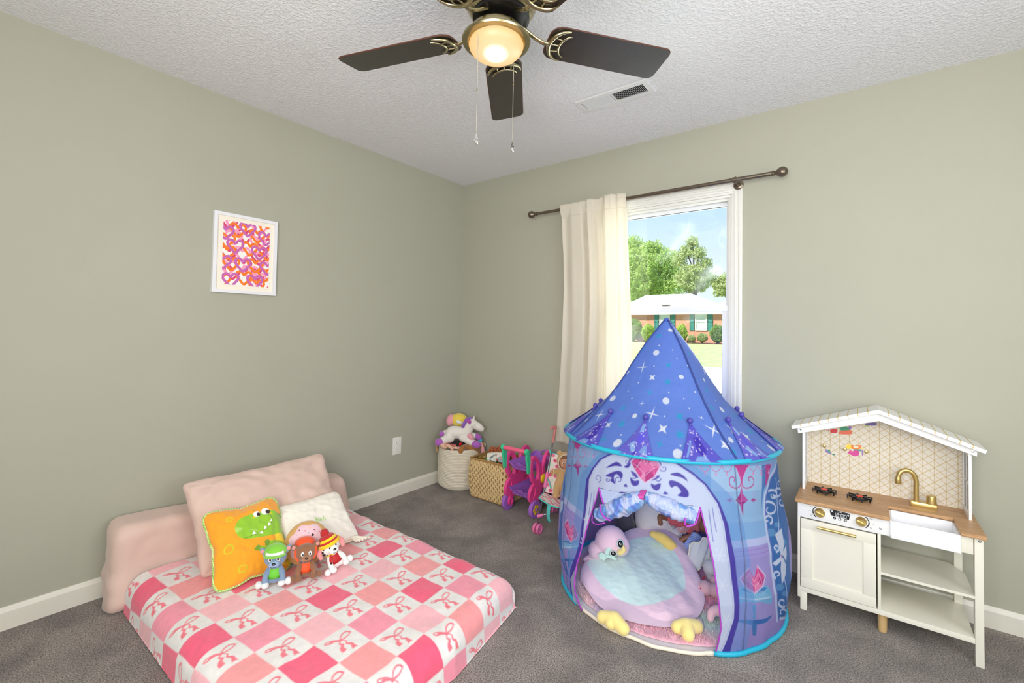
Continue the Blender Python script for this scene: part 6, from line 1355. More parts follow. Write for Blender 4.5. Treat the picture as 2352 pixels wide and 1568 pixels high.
build('floor_binding', MB().tube([(x, y, .0085) for x, y, z in fb_], .0075, 10), mat('cream floor binding', (240, 228, 208), rough=.8), TT, world=True)
build('groundsheet', MB().grid(60, 6, lambda u, v: (TC0[0] + .496 * v * math.cos(2 * PI * u), TC0[1] + .496 * v * math.sin(2 * PI * u), .004)), mat('white groundsheet', (226, 222, 222), rough=.6), TT, world=True)
m_pole = mat('grey pole sleeve', (112, 122, 156), rough=.6, alpha=.55)
SEAM = [R_(-130.5), R_(-38), R_(52), R_(142)]
for a in SEAM: build('pole_sleeve', MB().tube([wallpt(a, z, .0015) for z in np.linspace(.02, TZ - .01, 24)], .0035, 8, flat=.5), m_pole, TT, world=True)
# rolled-up door flap held by a strap
def flapcol(P_):
    c = []
    for p in P_:
        s = nz(p[0] * 20, p[1] * 20, p[2] * 20); q = nz(p[0] * 40 + 5, p[1] * 40, p[2] * 18); t = min(max((s + .02) * 40, 0), 1); A = np.array((104 + 90 * max(q, 0), 152 + 50 * q, 214)); B = np.array((178 + 34 * q, 190 + 20 * q, 230)); c.append(lin(A * (1 - t) + B * t))
    return np.array(c)
def onw(u, v, off): p = wl(u, v); return Vector(wallpt(p[0] / .505, p[1], off))
def roll(pts, rs, n=72, seed=0):
    P = bez(pts, 30); m = len(P); mb = MB(); rr = []
    for i in range(m): t = i / 30; k = min(int(t), len(rs) - 2); rr.append((rs[k] + (rs[k + 1] - rs[k]) * (t - k)))
    mb.tube(P, rr, n); out = []
    for j, v in enumerate(mb.v):
        i = min(j // n, m - 1); a = 2 * PI * (j % n) / n; d = Vector(v) - P[i]; w = i / 30 * 2.1
        k = .16 * nz(w * 1.6, a * .8, seed) + .12 * math.sin(3 * a + w * 5 + 3 * nz(w, seed)) * nz(w * 1.3, 4, seed) * 2 + .07 * nz(w * 5, math.cos(a) * 2, math.sin(a) * 2 + seed); out.append(tuple(P[i] + d * (1 + k) * (1.0 if d.z > 0 else 1.08)))
    mb.v = out; return mb
fl = roll([onw(1372, 1184, -.006), onw(1398, 1172, .004), onw(1432, 1160, .012), onw(1462, 1146, .014), onw(1480, 1138, .012)], [.025, .032, .036, .033, .018]); r2 = roll([onw(1484, 1137, .012), onw(1510, 1150, .014), onw(1545, 1166, .013), onw(1578, 1180, .008), onw(1592, 1186, .004)], [.018, .03, .033, .03, .024], seed=3)
k = len(fl.v); fl.v += r2.v; fl.f += [tuple(i + k for i in f) for f in r2.f]
build('rolled_flap', fl, mat('printed flap nylon', vcol=True, rough=.45, bump=.2, bscale=40, bdist=.01, trans=.1), TT, world=True, col=flapcol(fl.v))
st = MB().grid(6, 20, lambda u, v: tuple(onw(1473.5 + 14 * u, 1124 + 8 * v, .004).lerp(onw(1473.5 + 14 * u, 1150, .046), 0) + Vector((0, -.034 * math.sin(PI * min(v * 1.15, 1)) - .004, -.033 * v))))
build('tie_strap', st, mat('magenta strap', (196, 74, 158), rough=.45), TT, world=True, mods=[dict(type='SOLIDIFY', thickness=.002)])
for L_ in ([onw(1377, 1119, .004), onw(1388, 1140, .02), onw(1396, 1152, .03)], [onw(1386, 1154, .022), onw(1392, 1170, .034), onw(1402, 1184, .038), onw(1410, 1190, .026)], [onw(1608, 1164, .004), onw(1600, 1180, .016), onw(1592, 1198, .022), onw(1572, 1200, .03)], [onw(1576, 1172, .032), onw(1569, 1184, .04), onw(1570, 1198, .034)], [onw(1368, 1182, .018), onw(1367, 1194, .018), onw(1376, 1201, .018), onw(1396, 1198, .02)]):
    build('flap_binding', MB().tube(bez(L_, 5), .004, 8, flat=.6), m_mag, TT, world=True)
for L_ in ([onw(1378, 1120, .003), onw(1396, 1152, .028), onw(1450, 1140, .02), onw(1440, 1136, .004), onw(1420, 1130, .003)], [onw(1608, 1164, .003), onw(1590, 1196, .024), onw(1560, 1186, .026), onw(1520, 1158, .02), onw(1560, 1158, .004)]):
    build('flap_gusset', MB().add(L_, [(0, 1, 2, 3, 4)]), mat('pale flap nylon', (194, 208, 238), rough=.5, trans=.3), TT, world=True, smooth=False, mods=[dict(type='SOLIDIFY', thickness=.0015)])
# loose corner of the door at the left
lf0 = onw(1326, 1298, .002); lf1 = on(1337, 1401, 2, .012); lf2 = onw(1312, 1330, .004); lf3 = on(1317, 1378, 2, .03)
def lflap(u, v): a = lf2.lerp(lf3, v); b = lf0.lerp(lf1, v) if v < 1 else lf1; p = a.lerp(b, u); return tuple(p + Vector((-.012, -.02, 0)) * math.sin(PI * v) * u)
build('loose_hem', MB().grid(10, 24, lflap), mat('pale flap nylon'), TT, world=True, mods=[dict(type='SOLIDIFY', thickness=.0015)]); build('hem_binding', MB().tube([lflap(1, k / 24) for k in range(25)], .003, 8), m_mag, TT, world=True)

# ---- roof
SEA = np.array(SEAM)
def roofpt(th, s, off=0):
    """s = 0 at the ring, 1 at the tip"""
    d = min(abs((th - a + PI) % (2 * PI) - PI) for a in SEAM); dm = PI / 4; ph = dm - d           # angle from the panel middle
    chord = math.cos(dm) / max(math.cos(min(abs(ph), dm)), .3); kap = .42 * min(s * 3.2, 1) ** 1.2
    base = (1 - s) * (1 - .11 * math.sin(PI * min(s * 1.25, 1)) ** 1) + .006
    r = TR * base * (1 - kap * (1 - chord)) + .0035 * nz(th * 4, s * 7, 3) * min(s * 6, 1) * (1 - s) + .002 * nz(th * 13, s * 12, 1) * min(s * 6, 1) * (1 - s)
    r += off; return (TC1[0] + r * math.cos(th), TC1[1] + r * math.sin(th), TZ + (TA - TZ) * s + off * .7)
TH3 = list(np.radians(np.linspace(-190, 45, 640))) + list(np.radians(np.linspace(45, 170, 120))[1:]); N3 = len(TH3) - 1; NS = 380
g = MB().grid(N3, NS, lambda u, v: roofpt(TH3[int(round(u * N3))], v)); GA = np.array(g.v)
thA = np.tile(np.array(TH3), NS + 1); sA = np.repeat(np.linspace(0, 1, NS + 1), N3 + 1); SL = math.hypot(TR, TA - TZ); kk = TR / SL; th0 = R_(-85)
RX = (1 - sA) * SL * np.sin((thA - th0) * kk); RYv = -(1 - sA) * SL * np.cos((thA - th0) * kk)
PXY = project(GA); cx_, cy_ = TC1; nr = np.stack([np.cos(thA), np.sin(thA), np.full(len(thA), TR / (TA - TZ))], 1); FR = (nr * (CP - GA)).sum(1) > 0; FI = np.nonzero(FR)[0]; FP = PXY[FI]
def rl(u, v): i = FI[((FP - (u, v)) ** 2).sum(1).argmin()]; return (RX[i], RYv[i])
def rts(u, v): i = FI[((FP - (u, v)) ** 2).sum(1).argmin()]; return (thA[i], sA[i])
pt = Paint(RX, RYv, (106, 140, 224), .0028); cR = lambda x, y: (1260 + x / 3.733, 700 + y / 3.733); WS, TQ = (232, 238, 248), (54, 164, 214)
for (x, y, r) in ((1045, 217, 9), (922, 410, 14), (676, 577, 9), (1137, 617, 10), (550, 802, 13), (1006, 823, 15), (739, 952, 10), (590, 1181, 15), (1110, 1280, 17), (1272, 430, 12), (1332, 641, 9), (1487, 897, 12), (1688, 992, 9), (1562, 1155, 10), (1908, 1227, 12), (324, 986, 8)): a, b = rl(*cR(x, y)); pt.ell(a, b, r * .0012, r * .0012, WS, op=.93)
for (x, y) in ((947, 347), (1064, 386), (1101, 457), (904, 525), (770, 666), (573, 733), (715, 801), (1030, 755), (1257, 748), (1160, 805), (1206, 887), (992, 953), (622, 1115), (1193, 520), (1228, 365), (1130, 322), (1442, 715), (1358, 547), (1543, 858), (1432, 822), (1607, 877), (1833, 1165), (1135, 1208), (683, 740), (1312, 967), (530, 925)): a, b = rl(*cR(x, y)); pt.ell(a, b, .0034, .0034, WS)
def spark(x, y, r, col, rot=0, inner=.13): a, b = rl(*cR(x, y)); pt.star(a, b, r, col, 4, inner, rot)
for (x, y, r) in ((808, 532, .036), (888, 934, .04), (440, 942, .034), (1412, 1070, .042), (1335, 573, .036), (1570, 1062, .034), (800, 845, .014), (735, 475, .014), (1310, 970, .012)): spark(x, y, r, WS, .12)
for (x, y, r) in ((888, 622, .022), (978, 1060, .026), (511, 1027, .02), (1517, 1205, .026), (1435, 640, .02), (1694, 1130, .024)): spark(x, y, r, WS, .75, .38)
for (x, y, r) in ((1027, 517, .019), (640, 882, .018), (1122, 955, .022), (1595, 950, .018)): spark(x, y, r, TQ, .7, .42)
for (x, y, r) in ((943, 266, .019), (575, 645, .02), (1020, 660, .022), (627, 1023, .022), (1125, 1110, .024), (1160, 282, .018), (1208, 422, .014), (1356, 735, .018), (1730, 1085, .02), (1583, 1258, .02), (1400, 880, .018)): a, b = rl(*cR(x, y)); pt.star(a, b, r, TQ, 8, .42)
for (x, y, r) in ((800, 382, .022), (868, 750, .028), (468, 1152, .026), (955, 1195, .026), (1065, 170, .02), (1538, 765, .016), (1845, 1247, .022)): spark(x, y, r, TQ, .2, .16)
g_ = random.Random(12)
for k in range(60):    # the unseen back carries the same scatter
    t, s = R_(g_.uniform(30, 165)), g_.uniform(.03, .9); a, b = (1 - s) * SL * math.sin((t - th0) * kk), -(1 - s) * SL * math.cos((t - th0) * kk)
    (pt.ell(a, b, .01, .01, WS) if k % 3 == 0 else pt.star(a, b, .025, WS if k % 2 else TQ, 4, .2))
build('tent_roof', g, mat('starry roof nylon', vcol=True, rough=.42, trans=.38, bump=.28, bscale=9, bdetail=6, bdist=.03, aniso=(1, 1, 2.2)), TT, world=True, col=pt.C)
m_seam = mat('navy seam tape', (46, 66, 138), rough=.5)
for a in SEAM: build('roof_seam', MB().tube([roofpt(a, s, .0015) for s in np.linspace(0, .985, 40)], .0052, 8, flat=.5), m_seam, TT, world=True)
build('roof_tip', MB().lathe([(.016, -.018), (.0125, -.006), (.009, 0), (.001, .0015)], (TC1[0], TC1[1], TA + .001), 20), mat('royal blue cap', (66, 92, 186), rough=.45), TT, world=True)
# little spires lying on the roof
m_net = mat('violet spire gauze', vcol=True, rough=.5, alpha=.86); m_ball = mat('indigo spire ball', (76, 70, 160), rough=.5, bump=.2, bscale=120)
BASE = [R_(-115.5 + 30.2 * k) for k in range(12)]
for i, a in enumerate(BASE):
    hw = .08 if i % 2 else .086; n = 30
    def spire(u, v):
        w = (1 - v) ** 1.0 * .93 + .07; th = a + (u - .5) * hw * 2 * w / TR * (1 - .0 * v); s = v * .205; return roofpt(th, s, .005 + .004 * math.sin(PI * u) * (1 - v))
    G = MB().grid(n * 2, n * 2, spire); uu, vv = np.meshgrid(np.linspace(-1, 1, 2 * n + 1), np.linspace(0, 1, 2 * n + 1)); q = Paint((uu * (1 - vv)).ravel(), vv.ravel(), ((84, 80, 190), (96, 92, 196))[i % 2], .03)
    IND, AQ = (60, 44, 170), (128, 168, 218)
    if i % 2 == 0: q.poly([(-.1, .25), (.1, .05), (.35, .3), (.15, .62), (-.1, .6)], IND); q.poly([(-.7, .1), (-.6, .1), (-.25, .5), (-.3, .52)], AQ, .8); q.poly([(-.35, 0), (.3, 0), (.2, .14), (-.2, .12)], AQ, .8)
    else: q.poly([(-.15, .35), (.3, .3), (.28, .62), (-.05, .66)], (92, 84, 210)); q.poly([(-.12, .62), (.12, .66), (.08, .9), (-.06, .86)], AQ, .9); q.poly([(-.45, .28), (-.2, .38), (.02, .1), (-.2, .08)], AQ, .9); q.poly([(.2, .1), (.62, .02), (.5, .3), (.35, .28)], AQ, .7); q.poly([(-.1, 0), (.12, 0), (.02, .14)], IND)
    g2 = random.Random(i)
    for k in range(22): v = g2.random() ** 1.4 * .85; u = g2.uniform(-1, 1) * (1 - v) * .92; q.ell(u, v, .018 * g2.uniform(.5, 1.5), .012 * g2.uniform(.5, 1.4), (232, 226, 246))
    for k in range(3): q.star(g2.uniform(-.5, .5), g2.uniform(.06, .4), .08, (228, 220, 240), 4, .2)
    sp = build('spire', G, m_net, TT, world=True, col=q.C, mods=[dict(type='SOLIDIFY', thickness=.0012)])
    tipv = Vector(roofpt(a, .205, .006)); nx = Vector(roofpt(a, .225, .008)); d = (nx - tipv).normalized()
    build('spire_ball', MB().ell(tipv + d * .0135 + Vector((math.cos(a), math.sin(a), .5)) * .004, .0125).limb([tipv - d * .006, tipv + d * .004], [.0065, .0055], 10), m_ball, sp, world=True)
# ------------------------------------------------------------------ things lying in the tent
m_shag = mat('pastel shag', vcol=True, rough=1, sheen=.5)
def shagc(x, y):
    n1, n2 = nz(x * 3.3 + 4, y * 3.3, 1), nz(x * 4.1, y * 4.1 + 3, 7); c = np.array([246, 190, 204.])
    for w, q in ((n1 * 2.4 - .35, (206, 226, 212)), (n2 * 2.4 - .3, (212, 206, 234)), (-n1 * 2 - .5, (250, 236, 200)), (-n2 * 2.4 - .3, (244, 150, 178))): w = min(max(w, 0), 1); c = c * (1 - w) + np.array(q) * w
    return lin(c)
vs = []; fs = []; cs = []; g_ = random.Random(2)
def rugpt(a, r): return (TC0[0] + .0 + r * math.cos(a), TC0[1] + .0 + r * math.sin(a))
for i in range(120):
    for j in range(24):
        a = 2 * PI * i / 120; r = (.452 + .01 * nz(a * 3, 2) + .008 * nz(a * 11, 4)) * j / 23; x, y = rugpt(a, r); vs.append((x, y, .008 + (.012 + .006 * nz(x * 30, y * 30)) * (1 if j < 23 else 0))); cs.append(shagc(x, y))
for i in range(120):
    for j in range(23): k = (i + 1) % 120; fs.append((i * 24 + j, i * 24 + j + 1, k * 24 + j + 1, k * 24 + j))
for q in range(9000):
    a = g_.uniform(-PI * .95, .1); r = .458 * math.sqrt(g_.uniform(.12, 1.0)); x, y = rugpt(a, r); d = g_.uniform(0, 2 * PI); h = g_.uniform(.008, .02); l = g_.uniform(.008, .02); o = len(vs); w = .0011; px, py = -math.sin(d) * w, math.cos(d) * w; z0 = .016
    vs += [(x - px, y - py, z0), (x + px, y + py, z0), (x + l * .6 * math.cos(d) + px, y + l * .6 * math.sin(d) + py, z0 + h * .8), (x + l * .6 * math.cos(d) - px, y + l * .6 * math.sin(d) - py, z0 + h * .8), (x + l * 1.3 * math.cos(d), y + l * 1.3 * math.sin(d), z0 + h * .6)]
    fs += [(o, o + 1, o + 2, o + 3), (o + 3, o + 2, o + 4)]; c = np.array(shagc(x, y)) * g_.uniform(.8, 1.1); cs += [tuple(c)] * 5
mb = MB(); mb.add(vs, fs); rug = build('fluffy_rug', mb, m_shag, col=np.array(cs)); tag(rug, 'round pastel rainbow shag rug on the floor of the castle tent', 'rug')
# bird play mat: plane sloping up towards the back of the tent
MO = Vector((1.868, -.665, .062)); e1 = Vector((-.393, .905, .165)).normalized(); e2 = Vector((.918, .396, 0)).normalized(); e3 = e2.cross(e1).normalized()
if e3.z < 0: e3 = -e3
def ml_(u, v): d = Vector(ray(u, v)); t = (MO - Vector(CP)).dot(e3) / d.dot(e3); p = Vector(CP) + d * t - MO; return (p.dot(e2), p.dot(e1))
OUT = cr2([ml_(*p) for p in [(1340, 1287), (1333, 1318), (1347, 1350), (1371, 1392), (1405, 1424), (1450, 1442), (1505, 1453), (1560, 1449), (1600, 1424), (1618, 1378), (1614, 1335), (1598, 1298), (1583, 1262), (1566, 1234), (1538, 1212), (1500, 1203), (1466, 1205), (1440, 1214), (1405, 1232), (1368, 1258)]], 5, True)
cx0 = sum(p[0] for p in OUT) / len(OUT); cy0 = sum(p[1] for p in OUT) / len(OUT); OA = sorted([(math.atan2(y - cy0, x - cx0), math.hypot(x - cx0, y - cy0)) for x, y in OUT]); oa, orr = [a for a, r in OA], [r for a, r in OA]
orad = lambda a: float(np.interp(a, oa, orr, period=2 * PI))
bm_ = thing('bird_play_mat', 'pink and mint plush bird mat with yellow feet lying in the tent doorway', 'play mat', tuple(MO)); NA, NR = 260, 110; LXY = []
def matpt(u, v):
    a = -PI + 2 * PI * u; r = orad(a) * v; x, y = cx0 + r * math.cos(a), cy0 + r * math.sin(a); LXY.append((x, y)); e = (1 - v ** 5) ** .5
    h = .036 * e + (.016 * nz(x * 4, y * 4, 1) + .022 * nz(x * 9 + y * 4, y * 3.0, 6) + .011 * nz(x * 17 + y * 5, y * 6, 3) + .002 * nz(x * 40, y * 40, 2)) * min(e * 1.2, 1)
    p = MO + e2 * x + e1 * y + e3 * h; return (p.x, p.y, max(p.z - .02, .034))
g = MB().grid(NA, NR, matpt); LX_ = np.array(LXY); pt = Paint(LX_[:, 0], LX_[:, 1], (248, 212, 224), .006)
MINT = [(1350, 1287), (1356, 1312), (1378, 1343), (1412, 1370), (1455, 1391), (1500, 1397), (1540, 1381), (1572, 1354), (1570, 1315), (1556, 1283), (1535, 1258), (1508, 1240), (1478, 1233), (1450, 1242), (1420, 1262), (1385, 1276)]
pt.poly(cr2([ml_(*p) for p in MINT], 4, True), (222, 247, 236))
build('mat_body', g, mat('short plush', vcol=True, rough=.95, sheen=.5, bump=.3, bscale=130, bdist=.004), bm_, world=True, col=pt.C)
build('mat_underside', MB().grid(60, 3, lambda u, v: (lambda a: tuple(Vector((MO + e2 * (cx0 + orad(a) * v * .97 * math.cos(a)) + e1 * (cy0 + orad(a) * v * .97 * math.sin(a))).to_tuple()[:2] + (max((MO + e2 * (cx0 + orad(a) * v * math.cos(a)) + e1 * (cy0 + orad(a) * v * math.sin(a))).z - .03, .02),))))(-PI + 2 * PI * u)), plush('pale pink backing', (232, 186, 200)), bm_, world=True)
hb = on(1398, 1243, 2, .165); k = pk(hb); m_bp = plush('pink bird plush', (246, 208, 222), .3); m_mint = plush('mint plush', (196, 230, 214)); m_yb = plush('butter yellow plush', (248, 226, 142), .15)
HQ = lambda u, v, off=0: pl(u, v, hb, off)
hd = MB().ell(HQ(1402, 1240), (.078, .06, .07), rot=(0, -.2, .66)); hd.ell(HQ(1372, 1262), (.045, .05, .045)); hd.ell(HQ(1425, 1252, .01), (.045, .045, .05)); hd.limb([HQ(1372, 1275), HQ(1345, 1285, -.01)], [.028, .014])
build('head', hd, m_bp, bm_, world=True, mods=BLOB(.005, 6))
for (u, v, o, r) in ((1425, 1249, .066, (.0125, .0165)), (1409, 1271, .066, (.013, .0105))):
    q = HQ(u, v, o); f = (Vector(CP) - q).normalized(); Rm = f.to_track_quat('Z', 'Y').to_matrix(); rg_ = build('eye_ring', MB().ell(q, (r[0] * 1.35, r[1] * 1.25, .006), rot=Rm), m_mint, bm_, world=True); build('eye', MB().ell(q + f * .003, (r[0], r[1], .006), rot=Rm), m_eye, rg_, world=True)
    build('eye_glint', MB().ell(q + f * .009 + Vector((-.002, -.002, .003)), (.0028, .004, .0015), rot=Rm), m_hwhite, rg_, world=True)
build('beak', MB().limb([HQ(1424, 1268, .06), HQ(1432, 1263, .07), HQ(1432, 1254, .075)], [.014, .012, .005], 14), m_yb, bm_, world=True)
bc = HQ(1394, 1277, .07); bf = (Vector(CP) - bc).normalized(); bs = bf.cross(Vector((0, 0, 1))).normalized(); bu_ = bs.cross(bf)
def bl_(a, c, o=0): return bc - bs * a * .0018 * -1 + bu_ * c * .0018 + bf * o
bw_ = MB()
for pts_ in ([(0, 0), (-10, 16), (-16, 26), (-4, 24), (6, 12)], [(0, 0), (14, 8), (22, 4), (20, -8), (8, -8)], [(0, 0), (-12, -4), (-22, -8), (-24, -2), (-12, 4)], [(0, 0), (4, -8), (8, -12), (12, -8), (6, -2)]):
    bw_.prism([tuple(p) for p in cr2([(x, y) for x, y in pts_], 4, True)], .012, org=bc, ux=bs * .0018, uy=bu_ * .0018)
bw_.ell(bc + bf * .004, .0095)
build('bow', bw_, m_mint, bm_, world=True, mods=BLOB(.003, 3))
for toes, base in ((((1385, 1417), (1404, 1430), (1431, 1443)), (1412, 1422)), (((1557, 1440), (1580, 1456), (1600, 1438)), (1576, 1437))):
    ft_ = MB()
    for t_ in toes: ft_.limb([on(*base, 2, .05), on(*t_, 2, .04)], [.03, .0265], 14)
    build('foot', ft_, m_yb, bm_, world=True, mods=BLOB(.004, 4))
yw = MB().limb([on(1500, 1226, 2, .165), on(1522, 1236, 2, .15), on(1545, 1252, 2, .125)], [.018, .028, .022]).limb([on(1520, 1240, 2, .14), on(1540, 1258, 2, .115)], [.016, .017]); build('wing_lining', yw, plush('golden plush', (240, 206, 112), .2), bm_, world=True, mods=BLOB(.005, 5))
build('hang_loop', MB().tube(bez([on(1600, 1418, 2, .035), on(1608, 1424, 2, .05), on(1614, 1436, 2, .03)], 6), .006, 8, flat=.35), plush('pale pink backing'), bm_, world=True)
# other toys heaped at the back of the tent
wt = thing('white_teddy', 'big white fuzzy plush at the back of the tent under the rolled flap', 'plush toy', (1.73, -.19, .02)); m_wf = plush('white fuzzy plush', (228, 224, 220), .6)
wb = MB().ell((1.755, -.20, .165), (.115, .1, .15), rot=(0, .1, .6)).ell((1.84, -.2, .08), (.07, .06, .06)); build('body', wb, m_wf, wt, world=True, mods=BLOB(.008, 5))
gk = build('grey_plush', MB().ell((1.60, -.27, .10), (.06, .06, .085)).ell((1.6, -.25, .2), (.05, .05, .06)), plush('charcoal plush', (84, 82, 90), .4), mods=BLOB(.008, 4)); tag(gk, 'charcoal plush toy half hidden at the left back of the tent', 'plush toy')
DS = Vector((1.94, -.27, .14)); kd = pk(DS); Q_ = lambda u, v, off=0: pl(u, v, DS, off); m_sk2 = mat('brown doll vinyl', (146, 98, 72), rough=.5)
pdl = thing('pink_dress_doll', 'doll in a coral pink net skirt lying at the back right of the tent', 'doll', tuple(Q_(1560, 1200)))
build('leg', MB().limb([Q_(1530, 1190, -.05), Q_(1516, 1186, -.03), Q_(1517, 1202, -.02)], [.014, .014, .012]), m_sk2, pdl, world=True); build('leg', MB().limb([Q_(1515, 1172, -.06), Q_(1506, 1180, -.05)], [.011, .01]), m_sk2, pdl, world=True)
def skirt(a0, a1, b0, b1, o): return lambda u, v: tuple(Q_(*a0, o).lerp(Q_(*a1, o), u).lerp(Q_(*b0, o + .02).lerp(Q_(*b1, o + .02), u), v) + Vector((0, 0, .008 * math.sin(u * 14 + v * 3))))
m_cor = mat('coral net skirt', (226, 112, 122), rough=.6, trans=.2)
build('skirt', MB().grid(24, 12, skirt((1526, 1190), (1570, 1228), (1570, 1192), (1590, 1222), -.03)), m_cor, pdl, world=True, mods=[dict(type='SOLIDIFY', thickness=.003)]); build('skirt', MB().grid(24, 12, skirt((1574, 1228), (1612, 1216), (1592, 1176), (1610, 1180), -.02)), mat('rose net skirt', (204, 116, 124), rough=.7), pdl, world=True, mods=[dict(type='SOLIDIFY', thickness=.003)])
nm = MB().grid(20, 10, skirt((1528, 1202), (1572, 1230), (1552, 1228), (1606, 1190), .0)); build('net_overlay', nm, mat('clear net', (236, 220, 224), rough=.4, alpha=.28), pdl, world=True); 
sq = MB()
for k in range(26): p = Vector(skirt((1528, 1202), (1572, 1230), (1552, 1228), (1606, 1190), .004)(rnd.random(), rnd.random())); sq.ell(p, .0022, nu=6, nv=4)
build('sequins', sq, m_hwhite, pdl, world=True)
gd = thing('gingham_doll', 'brown-skinned doll in a blue gingham dress under the white blanket in the tent', 'doll', tuple(Q_(1575, 1245)))
build('arm', MB().limb([Q_(1600, 1226, .0), Q_(1566, 1240, .01), Q_(1555, 1262, .02)], [.013, .014, .015]), m_sk2, gd, world=True); build('leg', MB().limb([Q_(1590, 1262, .01), Q_(1578, 1280, .02), Q_(1566, 1284, .02)], [.018, .018, .014]), m_sk2, gd, world=True)
build('head', MB().ell(Q_(1617, 1206, -.03), (.034, .034, .038)), m_sk2, gd, world=True)
gx, gy = 70, 50; uu, vv = np.meshgrid(np.linspace(0, .11, gx + 1), np.linspace(0, .08, gy + 1)); q = Paint(uu.ravel(), vv.ravel(), (186, 204, 238), .0016)
for i in range(16):
    for j in range(12): q.ell(.0035 + .007 * i, .0035 + .007 * j, .0026, .0026, (70, 104, 190))
q.poly([(0, .074), (.11, .074), (.11, .1), (0, .1)], (240, 240, 246))
build('dress', MB().grid(gx, gy, lambda u, v: tuple(Q_(1592 + 22 * u, 1222 + 14 * u, .02).lerp(Q_(1562 + 36 * u, 1262 + 16 * u, .045), v) + Vector((0, -.012 * math.sin(PI * u), .014 * math.sin(PI * u))))), mat('blue gingham', vcol=True, rough=.9), gd, world=True, col=q.C, mods=[dict(type='SOLIDIFY', thickness=.003)])
BQ = Vector((2.06, -.38, .12)); Bq = lambda u, v, off=0: pl(u, v, BQ, off)
def sat(u, v): p = Bq(1584 + 52 * u - 10 * v, 1250 - 20 * u + 62 * v + 26 * u * v * (1 - u), .02 + .03 * math.sin(PI * u) - .01 * v); return tuple(p + Vector((.004 * math.sin(u * 17 + v * 4), 0, .006 * math.sin(u * 13 + v * 5))))
sb_ = thing('satin_blanket', 'small white satin blanket with cream edging over the gingham doll', 'blanket', tuple(BQ)); build('cloth', MB().grid(40, 40, sat), mat('pale satin', (214, 220, 222), rough=.35, sheen=.3), sb_, world=True, mods=[dict(type='SOLIDIFY', thickness=.003)])
build('edging', MB().tube([sat(k / 30, 0) for k in range(31)] + [], .0055, 8, flat=.6).tube([sat(0, k / 30) for k in range(31)], .005, 8, flat=.6).tube([sat(k / 30, 1) for k in range(31)], .005, 8, flat=.6), mat('cream satin edging', (240, 232, 208), rough=.5), sb_, world=True)
BN = Vector((2.09, -.44, .09)); Nq = lambda u, v, off=0: pl(u, v, BN, off)
bu = thing('grey_bunny', 'pale grey plush bunny lying behind the right side of the tent door', 'plush toy', tuple(BN)); build('body', MB().ell(Nq(1632, 1305), (.034, .032, .038)).ell(Nq(1650, 1300, -.03), (.05, .045, .05)).limb([Nq(1628, 1322, .01), Nq(1632, 1332, .015), Nq(1640, 1330, .015)], [.012, .013, .01]), plush('pale grey plush', (206, 204, 206)), bu, world=True, mods=BLOB(.004, 5))
pb = thing('pink_bunny', 'dusty pink plush toy with a red ribbon on the rug by the tent door', 'plush toy', tuple(on(1622, 1352, 2, .06))); build('body', MB().ell(on(1620, 1350, 2, .055), (.032, .03, .032)).ell(on(1644, 1356, 2, .05), (.034, .03, .03)).ell(on(1640, 1336, 2, .06), (.02, .02, .026)), plush('dusty pink plush', (214, 170, 176)), pb, world=True, mods=BLOB(.004, 5))
build('ribbon', MB().tube(bez([on(1618, 1322, 2, .08), on(1613, 1338, 2, .07), on(1609, 1352, 2, .06)], 5), .003, 6, flat=.5), mat('red satin ribbon', (206, 36, 64), rough=.4), pb, world=True)
pk_ = thing('pink_plush_limb', 'pale pink plush limb lying on the rug at the lower right of the tent door', 'plush toy', tuple(on(1650, 1405, 2, .04))); build('body', MB().limb([on(1632, 1420, 2, .038), on(1636, 1406, 2, .055), on(1652, 1402, 2, .06), on(1662, 1412, 2, .05)], [.014, .018, .022, .018]), plush('powder pink plush', (238, 192, 196)), pk_, world=True, mods=BLOB(.004, 4))
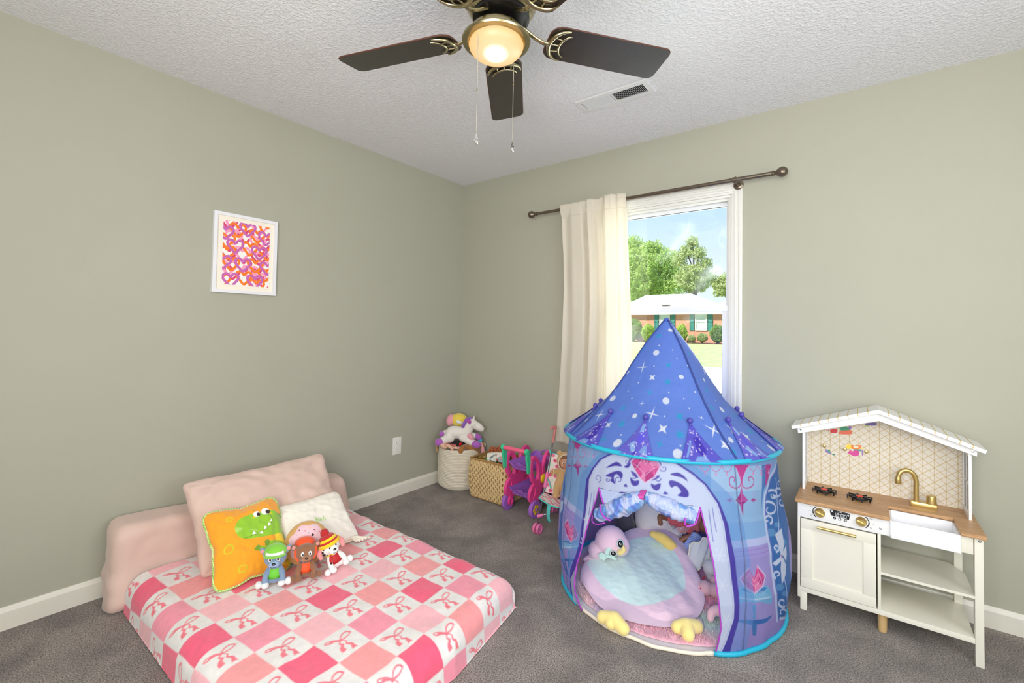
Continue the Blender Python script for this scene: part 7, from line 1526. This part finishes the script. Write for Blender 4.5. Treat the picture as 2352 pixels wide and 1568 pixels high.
# ------------------------------------------------------------------ light: sky, sun, daylight at the back window, added fill lamps
w = bpy.data.worlds.new('sky'); S.world = w; w.use_nodes = True; nt = w.node_tree; N = nt.nodes; L = nt.links; bg = N['Background']
tc = N.new('ShaderNodeTexCoord'); sx = N.new('ShaderNodeSeparateXYZ'); cr = N.new('ShaderNodeValToRGB'); e = cr.color_ramp.elements
e[0].position = .0; e[0].color = (*lin((236, 248, 255)), 1); e[1].position = .55; e[1].color = (*lin((108, 176, 244)), 1); k = e.new(.14); k.color = (*lin((228, 244, 255)), 1); k = e.new(.26); k.color = (*lin((196, 228, 255)), 1)
L.new(tc.outputs['Generated'], sx.inputs[0]); L.new(sx.outputs['Z'], cr.inputs[0]); L.new(cr.outputs[0], bg.inputs[0]); bg.inputs[1].default_value = 1.0
sun = bpy.data.lights.new('sun', 'SUN'); sun.energy = 6.5; sun.angle = R_(1.5); sun.color = (1, .96, .88); so = bpy.data.objects.new('sun', sun); COL.objects.link(so)
so.rotation_euler = Vector((.45, .75, -1.0)).to_track_quat('-Z', 'Y').to_euler()
def area(name, loc, size, power, direction, col=(1, 1, 1), spread=180):
    a = bpy.data.lights.new(name, 'AREA'); a.shape = 'RECTANGLE'; a.size, a.size_y = size; a.energy = power; a.color = col; a.spread = R_(spread)
    o = bpy.data.objects.new(name, a); COL.objects.link(o); o.location = loc; o.rotation_euler = Vector(direction).to_track_quat('-Z', 'Y').to_euler(); return o
area('window_day_fill', (XR - .02, -1.95, 1.4), (1.5, 1.25), 20, (-1, .1, .1), (.96, .98, 1))  # added fill lamp in the made-up right window
area('window_day_fill', (2.8, YF + .02, 1.45), (1.7, 1.3), 66, (-.12, 1, .06), (1, .985, .97))  # added main fill in the made-up front window, replaces flash bounce
area('window_day_fill', ((WX0 + WX1) / 2, .11, 1.35), (.72, 1.28), 16, (0, -1, 0), (.93, .97, 1))
S.view_settings.view_transform = 'Standard'; S.view_settings.look = 'None'; S.view_settings.gamma = 1; S.view_settings.exposure = .22; S.view_settings.use_curve_mapping = False
